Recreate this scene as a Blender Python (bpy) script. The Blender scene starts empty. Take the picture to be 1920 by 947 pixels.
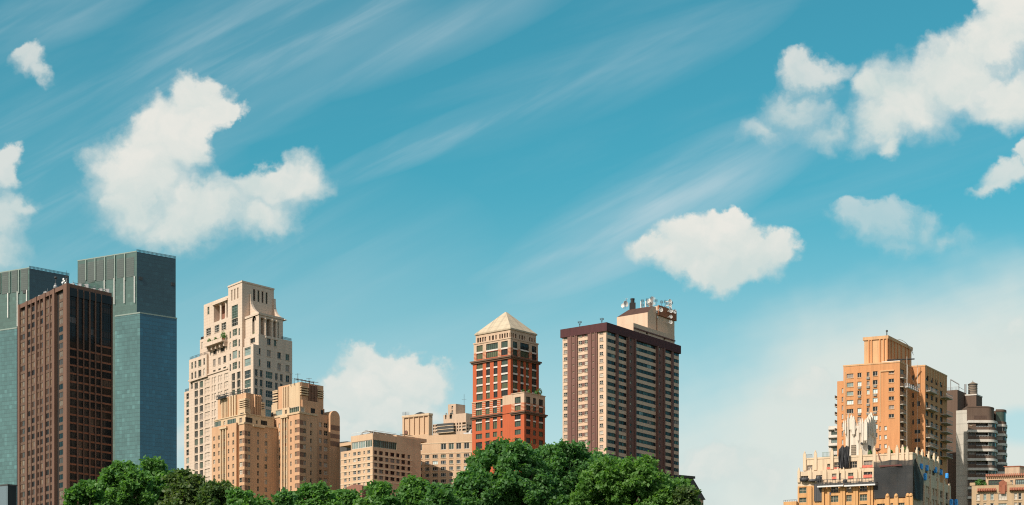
import bpy, math, random
import numpy as np
from mathutils import Vector, Matrix

random.seed(7)
F, HOR, CX, CZ = 3300.0, 1350.0, 960.0, 1.7      # focal length and horizon in photo pixels, eye height in metres
scene = bpy.context.scene
COL = scene.collection
R = math.radians

# ------------------------------------------------------------------ materials
MATS = {}
def new_mat(name):
    m = bpy.data.materials.new(name); m.use_nodes = True
    nt = m.node_tree; nt.nodes.clear()
    out = nt.nodes.new('ShaderNodeOutputMaterial'); b = nt.nodes.new('ShaderNodeBsdfPrincipled')
    nt.links.new(b.outputs[0], out.inputs[0])
    MATS[name] = m
    return m, nt, b
def N(nt, t, **kw):
    n = nt.nodes.new(t)
    for k, v in kw.items():
        if k.startswith('i_'):
            key = k[2:]; key = int(key) if key.isdigit() else key
            n.inputs[key].default_value = v
        else: setattr(n, k, v)
    return n
def math_(nt, op, a, b=None, c=None, clamp=False):
    n = nt.nodes.new('ShaderNodeMath'); n.operation = op; n.use_clamp = clamp
    for i, v in enumerate((a, b, c)):
        if v is None: continue
        if isinstance(v, (int, float)): n.inputs[i].default_value = v
        else: nt.links.new(v, n.inputs[i])
    return n.outputs[0]
def mixc(nt, f, a, b, mode='MIX'):
    n = nt.nodes.new('ShaderNodeMix'); n.data_type = 'RGBA'; n.blend_type = mode
    for s, v in ((n.inputs[0], f), (n.inputs[6], a), (n.inputs[7], b)):
        if isinstance(v, (int, float)): s.default_value = v
        elif isinstance(v, tuple): s.default_value = (*v, 1) if len(v) == 3 else v
        else: nt.links.new(v, s)
    return n.outputs[2]

def masonry(name, rgb, var=.14, course=0, rough=.88, streak=.16, spot=2.2, band=None):
    var *= 1.3; streak = streak*1.25+.06 if streak else 0
    """stone / brick / stucco: mottled, with rain streaks and faint joints (UVs are in metres)"""
    m, nt, b = new_mat(name)
    uv = N(nt, 'ShaderNodeUVMap').outputs[0]
    geo = N(nt, 'ShaderNodeNewGeometry').outputs['Position']
    n1 = N(nt, 'ShaderNodeTexNoise', i_Scale=.10, i_Detail=3.5, i_Roughness=.55); nt.links.new(geo, n1.inputs['Vector'])
    n2 = N(nt, 'ShaderNodeTexNoise', i_Scale=spot, i_Detail=3.0); nt.links.new(geo, n2.inputs['Vector'])
    mp = N(nt, 'ShaderNodeMapping'); mp.inputs['Scale'].default_value = (1.1, .045, 1); nt.links.new(uv, mp.inputs[0])
    n3 = N(nt, 'ShaderNodeTexNoise', i_Scale=1.0, i_Detail=4.0, i_Roughness=.65); nt.links.new(mp.outputs[0], n3.inputs['Vector'])
    v = math_(nt, 'MULTIPLY_ADD', n1.outputs[0], var*2, 1-var)
    v = math_(nt, 'MULTIPLY', v, math_(nt, 'MULTIPLY_ADD', n2.outputs[0], var*.7, 1-var*.35))
    st = math_(nt, 'MULTIPLY_ADD', n3.outputs[0], 3.0, -1.35, clamp=True)
    v = math_(nt, 'MULTIPLY', v, math_(nt, 'MULTIPLY_ADD', st, -streak, 1.0))
    if course:
        sx = N(nt, 'ShaderNodeSeparateXYZ'); nt.links.new(uv, sx.inputs[0])
        fr = math_(nt, 'FRACT', math_(nt, 'DIVIDE', sx.outputs[1], course))
        ln = math_(nt, 'LESS_THAN', fr, .14)
        v = math_(nt, 'MULTIPLY', v, math_(nt, 'MULTIPLY_ADD', ln, -.13, 1.0))
    hue = mixc(nt, n1.outputs[0], tuple(c*k for c, k in zip(rgb, (1.05, .98, .92))), tuple(c*k for c, k in zip(rgb, (.95, 1.01, 1.06))))
    cc = N(nt, 'ShaderNodeCombineColor')
    for i in range(3): nt.links.new(v, cc.inputs[i])
    nt.links.new(mixc(nt, 1.0, hue, cc.outputs[0], 'MULTIPLY'), b.inputs['Base Color'])
    b.inputs['Roughness'].default_value = rough
    return m
def plain(name, rgb, rough=.6, metallic=0., spec=.5, var=.1, scale=1.5):
    m, nt, b = new_mat(name)
    geo = N(nt, 'ShaderNodeNewGeometry').outputs['Position']
    n1 = N(nt, 'ShaderNodeTexNoise', i_Scale=scale, i_Detail=3.0); nt.links.new(geo, n1.inputs['Vector'])
    nt.links.new(mixc(nt, n1.outputs[0], tuple(c*(1-var) for c in rgb), tuple(min(1, c*(1+var)) for c in rgb)), b.inputs['Base Color'])
    b.inputs['Roughness'].default_value = rough; b.inputs['Metallic'].default_value = metallic
    b.inputs['Specular IOR Level'].default_value = spec
    return m
def glass(name, rgb, rough=.08, spec=.5, ior=1.5, metallic=0.):
    """window glass seen from far away: dark room behind a reflecting pane, each pane a little out of true"""
    m, nt, b = new_mat(name)
    geo = N(nt, 'ShaderNodeNewGeometry')
    n1 = N(nt, 'ShaderNodeTexNoise', i_Scale=.55, i_Detail=2.0); nt.links.new(geo.outputs['Position'], n1.inputs['Vector'])
    nt.links.new(mixc(nt, n1.outputs[0], tuple(c*.55 for c in rgb), tuple(c*1.4 for c in rgb)), b.inputs['Base Color'])
    b.inputs['Roughness'].default_value = rough; b.inputs['IOR'].default_value = ior
    b.inputs['Specular IOR Level'].default_value = spec; b.inputs['Metallic'].default_value = metallic
    bp = N(nt, 'ShaderNodeBump', i_Strength=.12, i_Distance=.3); nt.links.new(n1.outputs[0], bp.inputs['Height'])
    nt.links.new(bp.outputs[0], b.inputs['Normal'])
    return m
def curtain(name, rgb, line, du=1.5, dv=3.6, rough=.18, var=.25, spec=.6, sub=0, lw=.09, metallic=0., coarse=0, ior=1.85):
    """curtain wall: panes in a grid of mullions, every pane with its own tint (UVs are in metres)"""
    m, nt, b = new_mat(name)
    uv = N(nt, 'ShaderNodeUVMap').outputs[0]
    sx = N(nt, 'ShaderNodeSeparateXYZ'); nt.links.new(uv, sx.inputs[0])
    u = math_(nt, 'DIVIDE', sx.outputs[0], du); v = math_(nt, 'DIVIDE', sx.outputs[1], dv)
    lu = math_(nt, 'LESS_THAN', math_(nt, 'FRACT', u), lw); lv = math_(nt, 'LESS_THAN', math_(nt, 'FRACT', v), lw*1.3*du/dv*1.6)
    ln = math_(nt, 'MAXIMUM', math_(nt, 'MULTIPLY', lu, .7), lv)
    if coarse:
        lc = math_(nt, 'LESS_THAN', math_(nt, 'FRACT', math_(nt, 'DIVIDE', v, coarse)), .05)
        ln = math_(nt, 'MAXIMUM', ln, lc)
    cv = N(nt, 'ShaderNodeCombineXYZ')
    nt.links.new(math_(nt, 'FLOOR', u), cv.inputs[0]); nt.links.new(math_(nt, 'FLOOR', v), cv.inputs[1])
    wn = N(nt, 'ShaderNodeTexWhiteNoise'); nt.links.new(cv.outputs[0], wn.inputs['Vector'])
    geo = N(nt, 'ShaderNodeNewGeometry').outputs['Position']
    n1 = N(nt, 'ShaderNodeTexNoise', i_Scale=.05, i_Detail=4.0, i_Roughness=.6); nt.links.new(geo, n1.inputs['Vector'])
    mp = N(nt, 'ShaderNodeMapping'); mp.inputs['Scale'].default_value = (.07, .018, 1); nt.links.new(uv, mp.inputs[0])
    n2 = N(nt, 'ShaderNodeTexNoise', i_Scale=1.0, i_Detail=5.0, i_Roughness=.6, i_Distortion=1.2); nt.links.new(mp.outputs[0], n2.inputs['Vector'])  # soft streaky reflections put into the pane colour
    t = math_(nt, 'ADD', math_(nt, 'MULTIPLY_ADD', wn.outputs[0], var*.6, 1-var*.3), math_(nt, 'MULTIPLY_ADD', n2.outputs[0], var*2.4, -var*1.2))
    t = math_(nt, 'MULTIPLY', t, math_(nt, 'MULTIPLY_ADD', math_(nt, 'GREATER_THAN', wn.outputs[0], .94), .16, 1.0))
    cc = N(nt, 'ShaderNodeCombineColor')
    for i in range(3): nt.links.new(t, cc.inputs[i])
    base = mixc(nt, 1.0, rgb, cc.outputs[0], 'MULTIPLY')
    nt.links.new(mixc(nt, math_(nt, 'MULTIPLY', ln, .6), base, line), b.inputs['Base Color'])
    b.inputs['Roughness'].default_value = rough; b.inputs['Specular IOR Level'].default_value = spec
    b.inputs['Metallic'].default_value = metallic
    b.inputs['IOR'].default_value = ior; b.inputs['Roughness'].default_value = rough*.45
    nm = N(nt, 'ShaderNodeBump', i_Strength=.10, i_Distance=.4); nt.links.new(wn.outputs[0], nm.inputs['Height']); nt.links.new(nm.outputs[0], b.inputs['Normal'])
    return m

# ------------------------------------------------------------------ mesh builder
class MB:
    def __init__(s): s.v = []; s.f = []; s.mi = []; s.uv = []
    def quad(s, p, mi=0, uv=None):
        i = len(s.v); s.v += [tuple(q) for q in p]; s.f.append(tuple(range(i, i+len(p)))); s.mi.append(mi)
        if uv is None:
            a = Vector(p[0]); e = (Vector(p[1])-a); L = e.length or 1; e = e/L
            uv = [((Vector(q)-a).dot(e), Vector(q).z) for q in p]
        s.uv += uv
    def hexa(s, c, mi=0):
        """c: eight corners, bottom ring 0-3 then top ring 4-7"""
        for q in ((0,1,5,4),(1,2,6,5),(2,3,7,6),(3,0,4,7)): s.quad([c[k] for k in q], mi)
        s.quad([c[k] for k in (3,2,1,0)], mi); s.quad([c[k] for k in (4,5,6,7)], mi)
    def box(s, x0, x1, y0, y1, z0, z1, mi=0):
        s.hexa([(x0,y0,z0),(x1,y0,z0),(x1,y1,z0),(x0,y1,z0),(x0,y0,z1),(x1,y0,z1),(x1,y1,z1),(x0,y1,z1)], mi)
    def tube(s, p, q, r, n=6, mi=0, r2=None):
        p = Vector(p); q = Vector(q); d = (q-p)
        if d.length < 1e-6: return
        d.normalize(); a = d.orthogonal().normalized(); b = d.cross(a); r2 = r if r2 is None else r2
        A = [p+(a*math.cos(2*math.pi*k/n)+b*math.sin(2*math.pi*k/n))*r for k in range(n)]
        B = [q+(a*math.cos(2*math.pi*k/n)+b*math.sin(2*math.pi*k/n))*r2 for k in range(n)]
        for k in range(n): s.quad([A[k], A[(k+1)%n], B[(k+1)%n], B[k]], mi)
        s.quad(A[::-1], mi); s.quad(B, mi)
    def lathe(s, c, prof, n=14, mi=0, axis=None):
        """prof: list of (r, h) along the axis"""
        ax = Vector(axis or (0,0,1)).normalized(); a = ax.orthogonal().normalized(); b = ax.cross(a); c = Vector(c)
        ring = lambda r, h: [c+ax*h+(a*math.cos(2*math.pi*k/n)+b*math.sin(2*math.pi*k/n))*r for k in range(n)]
        P = [ring(max(r, .002), h) for r, h in prof]
        for A, B in zip(P, P[1:]):
            for k in range(n): s.quad([A[k], A[(k+1)%n], B[(k+1)%n], B[k]], mi)
        s.quad(P[0][::-1], mi); s.quad(P[-1], mi)
    def prism(s, pts, z0, z1, mi=0, cap=True):
        n = len(pts)
        for k in range(n):
            (x0, y0), (x1, y1) = pts[k], pts[(k+1) % n]
            s.quad([(x0,y0,z0),(x1,y1,z0),(x1,y1,z1),(x0,y0,z1)], mi)
        if cap: s.quad([(x,y,z1) for x, y in pts], mi); s.quad([(x,y,z0) for x, y in pts][::-1], mi)
    def build(s, name, mats, parent=None, origin=None, smooth=False):
        """link everything collected so far as ONE mesh object; coordinates are world coordinates"""
        mats = mats if isinstance(mats, (list, tuple)) else [mats]
        if parent is not None:
            o0 = Vector(parent['base'])
        else:
            o0 = Vector(origin) if origin is not None else Vector((0,0,0))
        me = bpy.data.meshes.new(name)
        me.from_pydata([(x-o0.x, y-o0.y, z-o0.z) for x, y, z in s.v], [], s.f)
        for m in mats: me.materials.append(MATS[m])
        me.polygons.foreach_set('material_index', s.mi)
        uvl = me.uv_layers.new(name='UVMap'); uvl.data.foreach_set('uv', [c for q in s.uv for c in q])
        if smooth: me.polygons.foreach_set('use_smooth', [True]*len(s.f))
        o = bpy.data.objects.new(name, me); COL.objects.link(o)
        if parent is not None: o.parent = parent; o['base'] = tuple(o0)
        else: o.location = o0; o['base'] = tuple(o0)
        return o

def tag(o, label, cat, group=None):
    o['label'] = label; o['category'] = cat
    if group: o['group'] = group
    return o
def thing(name, label, cat, loc, group=None):
    o = bpy.data.objects.new(name, None); COL.objects.link(o); o.location = loc; o['base'] = tuple(loc)
    o.empty_display_size = 1
    return tag(o, label, cat, group)
def base_of(mb):
    xs = [v[0] for v in mb.v]; ys = [v[1] for v in mb.v]; zs = [v[2] for v in mb.v]
    return ((min(xs)+max(xs))/2, (min(ys)+max(ys))/2, min(zs))
def single(name, mb, mats, label, cat, group=None, smooth=False):
    return tag(mb.build(name, mats, None, base_of(mb), smooth), label, cat, group)

# ------------------------------------------------------------------ building frames
def at(x, y, Y):
    """the point in the world that the photo shows at pixel (x, y), Y metres from the camera"""
    return Vector(((x-CX)/F*Y, Y, CZ+(HOR-y)/F*Y))
class Face:
    def __init__(s, O, u):
        s.O = O; s.u = u; n = Vector((u.y, -u.x)); s.n = n if n.dot(O) < 0 else -n
    def s(s_, x):
        k = (x-CX)/F; O, u = s_.O, s_.u
        return (k*O.y-O.x)/(u.x-k*u.y)
    def z(s_, x, y):
        a = s_.s(x); return CZ+(HOR-y)/F*(s_.O.y+a*s_.u.y)
    def p(s_, a, z, d=0.):
        q = s_.O+s_.u*a+s_.n*d; return (q.x, q.y, z)
    def px(s_, a, z):
        q = s_.O+s_.u*a; return (CX+F*q.x/q.y, HOR-(z-CZ)*F/q.y)
    def box(s_, mb, a0, a1, d0, d1, z0, z1, mi=0):
        mb.hexa([s_.p(a0,z0,d0), s_.p(a1,z0,d0), s_.p(a1,z0,d1), s_.p(a0,z0,d1), s_.p(a0,z1,d0), s_.p(a1,z1,d0), s_.p(a1,z1,d1), s_.p(a0,z1,d1)], mi)
class Fr:
    """a building's ground frame: near corner P, the left face runs along uL, the right face along uR"""
    def __init__(s, xc, Y, tL, tR):
        s.P = Vector(((xc-CX)/F*Y, Y)); s.xc = xc
        s.uL = Vector((-math.cos(R(tL)), math.sin(R(tL)))); s.uR = Vector((math.sin(R(tR)), math.cos(R(tR))))
    def L(s, off=0.): return Face(s.P+s.uR*off, s.uL)
    def Rt(s, off=0.): return Face(s.P+s.uL*off, s.uR)
    def zc(s, y, a=0., b=0.): return CZ+(HOR-y)/F*(s.P+s.uL*a+s.uR*b).y
    def pt(s, a, b, z): q = s.P+s.uL*a+s.uR*b; return (q.x, q.y, z)
    def base(s): return (s.P.x, s.P.y, 0.)
    def abox(s, mb, a0, a1, b0, b1, z0, z1, mi=0):
        mb.hexa([s.pt(a0,b0,z0), s.pt(a1,b0,z0), s.pt(a1,b1,z0), s.pt(a0,b1,z0), s.pt(a0,b0,z1), s.pt(a1,b0,z1), s.pt(a1,b1,z1), s.pt(a0,b1,z1)], mi)
def solve(xc, yc, Y, left, right):
    """the two face directions from the roof edge the photo shows: near corner, left end, right end"""
    H = HOR-yc
    relL = CX-xc+H*(xc-left[0])/(left[1]-yc); relR = xc-CX+H*(right[0]-xc)/(right[1]-yc)
    return Fr(xc, Y, math.degrees(math.atan2(F, relL)), math.degrees(math.atan2(relR, F)))

def wall_face(mb, f, a0, a1, z0, z1, holes=(), mi=0, plain_=False):
    """one wall plane with real openings: hole = (a0, a1, z0, z1, depth, material of the back or None)"""
    if a1 < a0: a0, a1 = a1, a0
    hs = []
    for h in holes:
        p, q = sorted(h[:2]); r, t = sorted(h[2:4])
        p, q, r, t = max(p, a0+.02), min(q, a1-.02), max(r, z0+.02), min(t, z1-.02)
        if q-p > .05 and t-r > .05: hs.append((p, q, r, t, h[4], h[5]))
    def uniq(v):
        v = sorted(v); o = [v[0]]
        for x in v[1:]:
            if x-o[-1] > 1e-4: o.append(x)
        return o
    A = uniq([a0, a1]+[h[0] for h in hs]+[h[1] for h in hs])
    Zs = uniq([z0, z1]+[h[2] for h in hs]+[h[3] for h in hs])
    import bisect
    inside = set()
    for h in hs:
        i0 = bisect.bisect_left(A, h[0]-1e-3); i1 = bisect.bisect_left(A, h[1]-1e-3)
        j0 = bisect.bisect_left(Zs, h[2]-1e-3); j1 = bisect.bisect_left(Zs, h[3]-1e-3)
        for i in range(i0, i1):
            for j in range(j0, j1): inside.add((i, j))
    for i in range(len(A)-1):
        j = 0
        while j < len(Zs)-1:
            if (i, j) in inside: j += 1; continue
            k = j
            while k < len(Zs)-1 and (i, k) not in inside: k += 1
            q = [(A[i], Zs[j]), (A[i+1], Zs[j]), (A[i+1], Zs[k]), (A[i], Zs[k])]
            mb.quad([f.p(a, z) for a, z in q], mi, q); j = k
    for p, q, r, t, d, back in hs:
        c = [(p, r), (q, r), (q, t), (p, t)]
        for (x0, y0), (x1, y1) in zip(c, c[1:]+c[:1]):
            mb.quad([f.p(x0, y0), f.p(x1, y1), f.p(x1, y1, -d), f.p(x0, y0, -d)], mi, [(x0,y0),(x1,y1),(x1+d,y1+d),(x0+d,y0+d)])
        if back is not None: mb.quad([f.p(a, z, -d) for a, z in c], back, c)
def block(mb, fr, a0, a1, b0, b1, z0, z1, hl=(), hr=(), mi=0, mr=None, parapet=0., top=None):
    wall_face(mb, fr.L(b0), a0, a1, z0, z1, hl, mi)
    wall_face(mb, fr.Rt(a0), b0, b1, z0, z1, hr, mi if mr is None else mr)
    mb.quad([fr.pt(a1,b0,z0), fr.pt(a1,b1,z0), fr.pt(a1,b1,z1), fr.pt(a1,b0,z1)], mi)
    mb.quad([fr.pt(a0,b1,z0), fr.pt(a1,b1,z0), fr.pt(a1,b1,z1), fr.pt(a0,b1,z1)], mi)
    mb.quad([fr.pt(a0,b0,z1-parapet), fr.pt(a1,b0,z1-parapet), fr.pt(a1,b1,z1-parapet), fr.pt(a0,b1,z1-parapet)], mi if top is None else top)

# ------------------------------------------------------------------ windows
class Win:
    __slots__ = ('f', 'a0', 'a1', 'z0', 'z1', 'st', 'g')
def style(frame='frame_white', glasses=(('glass_dark', 5), ('glass_green', 2), ('blind_pale', 2)), nx=2, ny=1, fw=.11, sill=None, rec=.28, label=None):
    return dict(frame=frame, glasses=glasses, nx=nx, ny=ny, fw=fw, sill=sill, rec=rec)
def pick(gl):
    t = random.uniform(0, sum(w for _, w in gl))
    for g, w in gl:
        t -= w
        if t <= 0: return g
    return gl[-1][0]
def openings(f, cols, rows, xref, st, wins, depth=None, skip=None, prob=1., jig=0.):
    """cols: pixel ranges on the face; rows: pixel ranges measured at xref. Returns the wall's holes and adds the windows."""
    hs = []
    for ci, c in enumerate(cols):
        a0, a1 = sorted((f.s(c[0]), f.s(c[1])))
        for ri, r in enumerate(rows):
            if skip and skip(ci, ri): continue
            if random.random() > prob: continue
            z1, z0 = f.z(xref, r[0]), f.z(xref, r[1])
            hs.append((a0, a1, z0, z1, depth or st['rec']+.12, None))
            w = Win(); w.f = f; w.a0 = a0; w.a1 = a1; w.z0 = z0; w.z1 = z1; w.st = st; w.g = pick(st['glasses']); wins.append(w)
    return hs
def win_frame(mb, w, mi=0):
    f, st = w.f, w.st; a0, a1, z0, z1 = w.a0, w.a1, w.z0, w.z1; fw = min(st['fw'], (a1-a0)*.2, (z1-z0)*.2); d0, d1 = -st['rec']-.02, -st['rec']+.09
    f.box(mb, a0+.01, a0+fw, d0, d1, z0+.01, z1-.01, mi); f.box(mb, a1-fw, a1-.01, d0, d1, z0+.01, z1-.01, mi)
    f.box(mb, a0+fw, a1-fw, d0, d1, z0+.012, z0+fw, mi); f.box(mb, a0+fw, a1-fw, d0, d1, z1-fw, z1-.012, mi)
    for k in range(1, st['nx']):
        a = a0+(a1-a0)*k/st['nx']; f.box(mb, a-fw*.4, a+fw*.4, d0, d1-.03, z0+fw, z1-fw, mi)
    for k in range(1, st['ny']):
        z = z0+(z1-z0)*k/st['ny']; f.box(mb, a0+fw, a1-fw, d0+.003, d1-.035, z-fw*.4, z+fw*.4, mi)
    if st['sill']: f.box(mb, a0-.12, a1+.12, .003, .14, z0-.16, z0-.003, mi+1)
def win_pane(mb, w, mi=0):
    st = w.st; d = -st['rec']-.02
    w.f.box(mb, w.a0+.015, w.a1-.015, d-.05, d-.004, w.z0+.015, w.z1-.015, mi)
def make_windows(root, wins, most=100, name='window'):
    def area(w):
        p = w.f.px(w.a0, w.z0); q = w.f.px(w.a1, w.z1)
        return abs(p[0]-q[0])*abs(p[1]-q[1])*(1 if p[1] < 960 else .01)
    wins = sorted(wins, key=area, reverse=True)
    for w in wins[:most]:
        mb = MB(); win_frame(mb, w); ms = [w.st['frame']]+([w.st['sill']] if w.st['sill'] else [])
        o = mb.build(name, ms, root)
        pb = MB(); win_pane(pb, w); pb.build('pane', w.g, o)
    rest = wins[most:]
    if rest:
        mb = MB(); names = []
        def ix(n):
            if n not in names: names.append(n)
            return names.index(n)
        for w in rest:
            fm = MB(); win_frame(fm, w)
            remap = [ix(w.st['frame'])]+([ix(w.st['sill'])] if w.st['sill'] else [])
            k = len(mb.v); mb.v += fm.v; mb.f += [tuple(i+k for i in t) for t in fm.f]; mb.mi += [remap[i] for i in fm.mi]; mb.uv += fm.uv
            win_pane(mb, w, ix(w.g))
        o = mb.build(name, names, root); o['kind'] = 'stuff'
class Zm:
    """coordinates read off an enlarged crop of the photo: crop origin and magnification"""
    def __init__(s, ox, oy, k): s.ox, s.oy, s.k = ox, oy, k
    def x(s, v): return s.ox+v/s.k
    def y(s, v): return s.oy+v/s.k
    def cols(s, *c): return [(s.x(a), s.x(b)) for a, b in c]
    def rows(s, *c): return [(s.y(a), s.y(b)) for a, b in c]
def steps(c0, pitch, n, h): return [(c0+k*pitch-h/2, c0+k*pitch+h/2) for k in range(n)]
# ------------------------------------------------------------------ the palette
masonry('limestone', (.60, .48, .385), var=.07, streak=.08, course=1.2)
masonry('limestone_dark', (.30, .235, .17), var=.08)
masonry('loggia_red', (.25, .115, .08))
masonry('buff_brick', (.55, .33, .195), var=.10, streak=.14)
masonry('buff_band', (.21, .115, .075), var=.10)
masonry('buff_trim', (.58, .43, .28), var=.08)
masonry('rust_panel', (.34, .10, .04))
masonry('beige_stucco', (.56, .385, .25), var=.06, streak=.07)
masonry('beige_trim', (.60, .46, .32), var=.06)
masonry('red_brick', (.45, .098, .036), var=.10, streak=.12)
masonry('red_stripe', (.58, .36, .23), var=.08)
masonry('tan_stone', (.54, .39, .28), var=.08)
masonry('cornice_brown', (.15, .085, .055))
masonry('tower_buff', (.62, .445, .325), var=.06, streak=.08)
masonry('tower_brown', (.175, .088, .072), var=.10)
masonry('tower_cap', (.075, .024, .026), var=.12, streak=.3)
masonry('mansard_brown', (.075, .035, .025), var=.25, course=.6)
masonry('orange_brick', (.56, .265, .115), var=.09, streak=.16)
masonry('orange_trim', (.60, .36, .19), var=.09)
masonry('rust_brick', (.33, .12, .055), var=.1)
masonry('deco_orange', (.60, .33, .14), var=.10, streak=.2)
masonry('deco_cream', (.66, .51, .36), var=.08, streak=.2)
masonry('deco_white', (.68, .60, .51), var=.10, streak=.38)
masonry('umber_brick', (.13, .085, .062), var=.12)
masonry('concrete', (.50, .46, .40), var=.07, streak=.12, course=3.6)
masonry('band_white', (.62, .58, .53), var=.06, streak=.15)
masonry('pale_brick', (.48, .34, .21), var=.1)
masonry('terracotta', (.36, .13, .075), var=.2)
masonry('slate', (.085, .085, .08), var=.2, course=.5)
masonry('roof_stone', (.49, .405, .295), var=.16, course=2.0, streak=.25)
masonry('bronze_pier', (.155, .085, .060), var=.10)
masonry('bronze_spandrel', (.125, .076, .052), var=.2)
masonry('orange_reflection', (.21, .08, .042), var=.3)
masonry('roofing', (.18, .16, .14))
curtain('curtain_green', (.075, .135, .12), (.07, .11, .10), du=1.6, dv=1.95, var=.3, rough=.22, coarse=2, ior=1.5)
curtain('curtain_dark', (.022, .062, .075), (.015, .035, .042), du=1.6, dv=1.95, var=.3, rough=.12, spec=.7, coarse=2, ior=1.5)  # upper right faces: their shade put into a darker base colour
curtain('curtain_teal', (.070, .160, .162), (.045, .085, .09), du=1.6, dv=1.95, var=.4, rough=.2, coarse=2, ior=1.5)
curtain('curtain_blue', (.018, .105, .165), (.012, .045, .065), du=1.6, dv=1.95, var=.3, rough=.12, spec=.7, coarse=2, ior=1.5)  # lower right faces: shade and teal sky reflection put into the base colour
curtain('louvre_dark', (.06, .085, .07), (.03, .045, .04), du=1.6, dv=.98, var=.2, rough=.4)
curtain('bronze_glass', (.13, .085, .055), (.10, .055, .035), du=1.4, dv=30, var=.5, rough=.14, spec=.7)
curtain('black_glass', (.012, .014, .015), (.03, .02, .016), du=1.3, dv=30, var=.5, rough=.12, spec=.4, ior=1.35)
curtain('block_glass', (.10, .16, .19), (.05, .09, .11), du=9, dv=30, rough=.3)
glass('glass_dark', (.024, .029, .028), spec=.28); glass('glass_green', (.06, .09, .07), spec=.3); glass('glass_blue', (.03, .05, .065), spec=.3)
glass('glass_pale', (.22, .29, .27), rough=.15); glass('glass_black', (.010, .011, .013), spec=.25)
glass('glass_olive', (.10, .115, .065), rough=.12, spec=.3)
plain('blind_pale', (.52, .47, .40), rough=.5); plain('blind_mid', (.24, .20, .17), rough=.5); plain('blind_sky', (.55, .66, .66), rough=.3)
plain('frame_white', (.50, .47, .42)); plain('frame_dark', (.05, .05, .05)); plain('frame_tan', (.42, .33, .24)); plain('frame_grey', (.20, .21, .195)); plain('frame_brown', (.10, .06, .045))
plain('frame_green', (.22, .28, .25))
plain('strip_white', (.8, .78, .74)); plain('metal_dark', (.045, .045, .045), rough=.5); plain('metal_grey', (.32, .32, .32), rough=.45, metallic=.4)
plain('metal_pale', (.62, .63, .62), rough=.4); plain('dish_white', (.62, .60, .57), rough=.35); plain('soot_black', (.015, .014, .013), rough=.7)
plain('tarp_black', (.02, .021, .024), rough=.45, var=.3); plain('tarp_grey', (.05, .05, .055), rough=.5, var=.3)
plain('tarp_blue', (.02, .27, .72), rough=.4, var=.2); plain('mesh_dark', (.11, .035, .03), rough=.8)
plain('mesh_red', (.62, .16, .11), rough=.8, var=.15); plain('wood_grey', (.20, .155, .115), rough=.85, var=.2, scale=3)
plain('plank', (.36, .29, .23), rough=.8); plain('rope', (.6, .56, .5), rough=.8); plain('steel_white', (.66, .66, .66), rough=.4)
plain('bark', (.07, .052, .038), rough=.95, var=.4, scale=6)
def net_mat(name, rgb):
    m, nt, b = new_mat(name)
    g = N(nt, 'ShaderNodeNewGeometry').outputs['Position']
    n1 = N(nt, 'ShaderNodeTexNoise', i_Scale=.45, i_Detail=4.0); nt.links.new(g, n1.inputs['Vector'])
    nt.links.new(mixc(nt, n1.outputs[0], tuple(c*.5 for c in rgb), tuple(c*1.6 for c in rgb)), b.inputs['Base Color'])
    nt.links.new(math_(nt, 'MULTIPLY_ADD', n1.outputs[0], -.35, 1.08, clamp=True), b.inputs['Alpha']); b.inputs['Roughness'].default_value = .8
net_mat('net_black', (.020, .023, .026))
def leaf_mat(name, rgb, rgb2, trans=.52):
    m = bpy.data.materials.new(name); m.use_nodes = True; nt = m.node_tree; nt.nodes.clear(); MATS[name] = m
    out = N(nt, 'ShaderNodeOutputMaterial'); b = N(nt, 'ShaderNodeBsdfPrincipled'); t = N(nt, 'ShaderNodeBsdfTranslucent'); mx = N(nt, 'ShaderNodeMixShader')
    g = N(nt, 'ShaderNodeNewGeometry')
    n1 = N(nt, 'ShaderNodeTexNoise', i_Scale=.5, i_Detail=3.0); nt.links.new(g.outputs['Position'], n1.inputs['Vector'])
    f = math_(nt, 'ADD', math_(nt, 'MULTIPLY', g.outputs['Random Per Island'], .55), math_(nt, 'MULTIPLY_ADD', n1.outputs[0], 1.5, -.53), clamp=True)
    c = mixc(nt, f, rgb, rgb2)
    nt.links.new(c, b.inputs['Base Color']); b.inputs['Roughness'].default_value = .5; b.inputs['Specular IOR Level'].default_value = .35
    nt.links.new(mixc(nt, 1.0, c, (1.15, 1.25, .5), 'MULTIPLY'), t.inputs[0])
    mx.inputs[0].default_value = trans
    nt.links.new(b.outputs[0], mx.inputs[1]); nt.links.new(t.outputs[0], mx.inputs[2]); nt.links.new(mx.outputs[0], out.inputs[0])
leaf_mat('leaf_deep', (.066, .178, .054), (.155, .32, .11))
leaf_mat('leaf_mid', (.080, .208, .054), (.180, .35, .10))
leaf_mat('leaf_light', (.086, .215, .046), (.195, .35, .095))
leaf_mat('leaf_rust', (.060, .138, .042), (.175, .225, .09))
masonry('grass_ground', (.05, .075, .025), var=.3, streak=0, spot=.6)
masonry('asphalt', (.05, .05, .052), var=.2, streak=0)
masonry('pavement', (.30, .28, .26), var=.1, streak=0)
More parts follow.
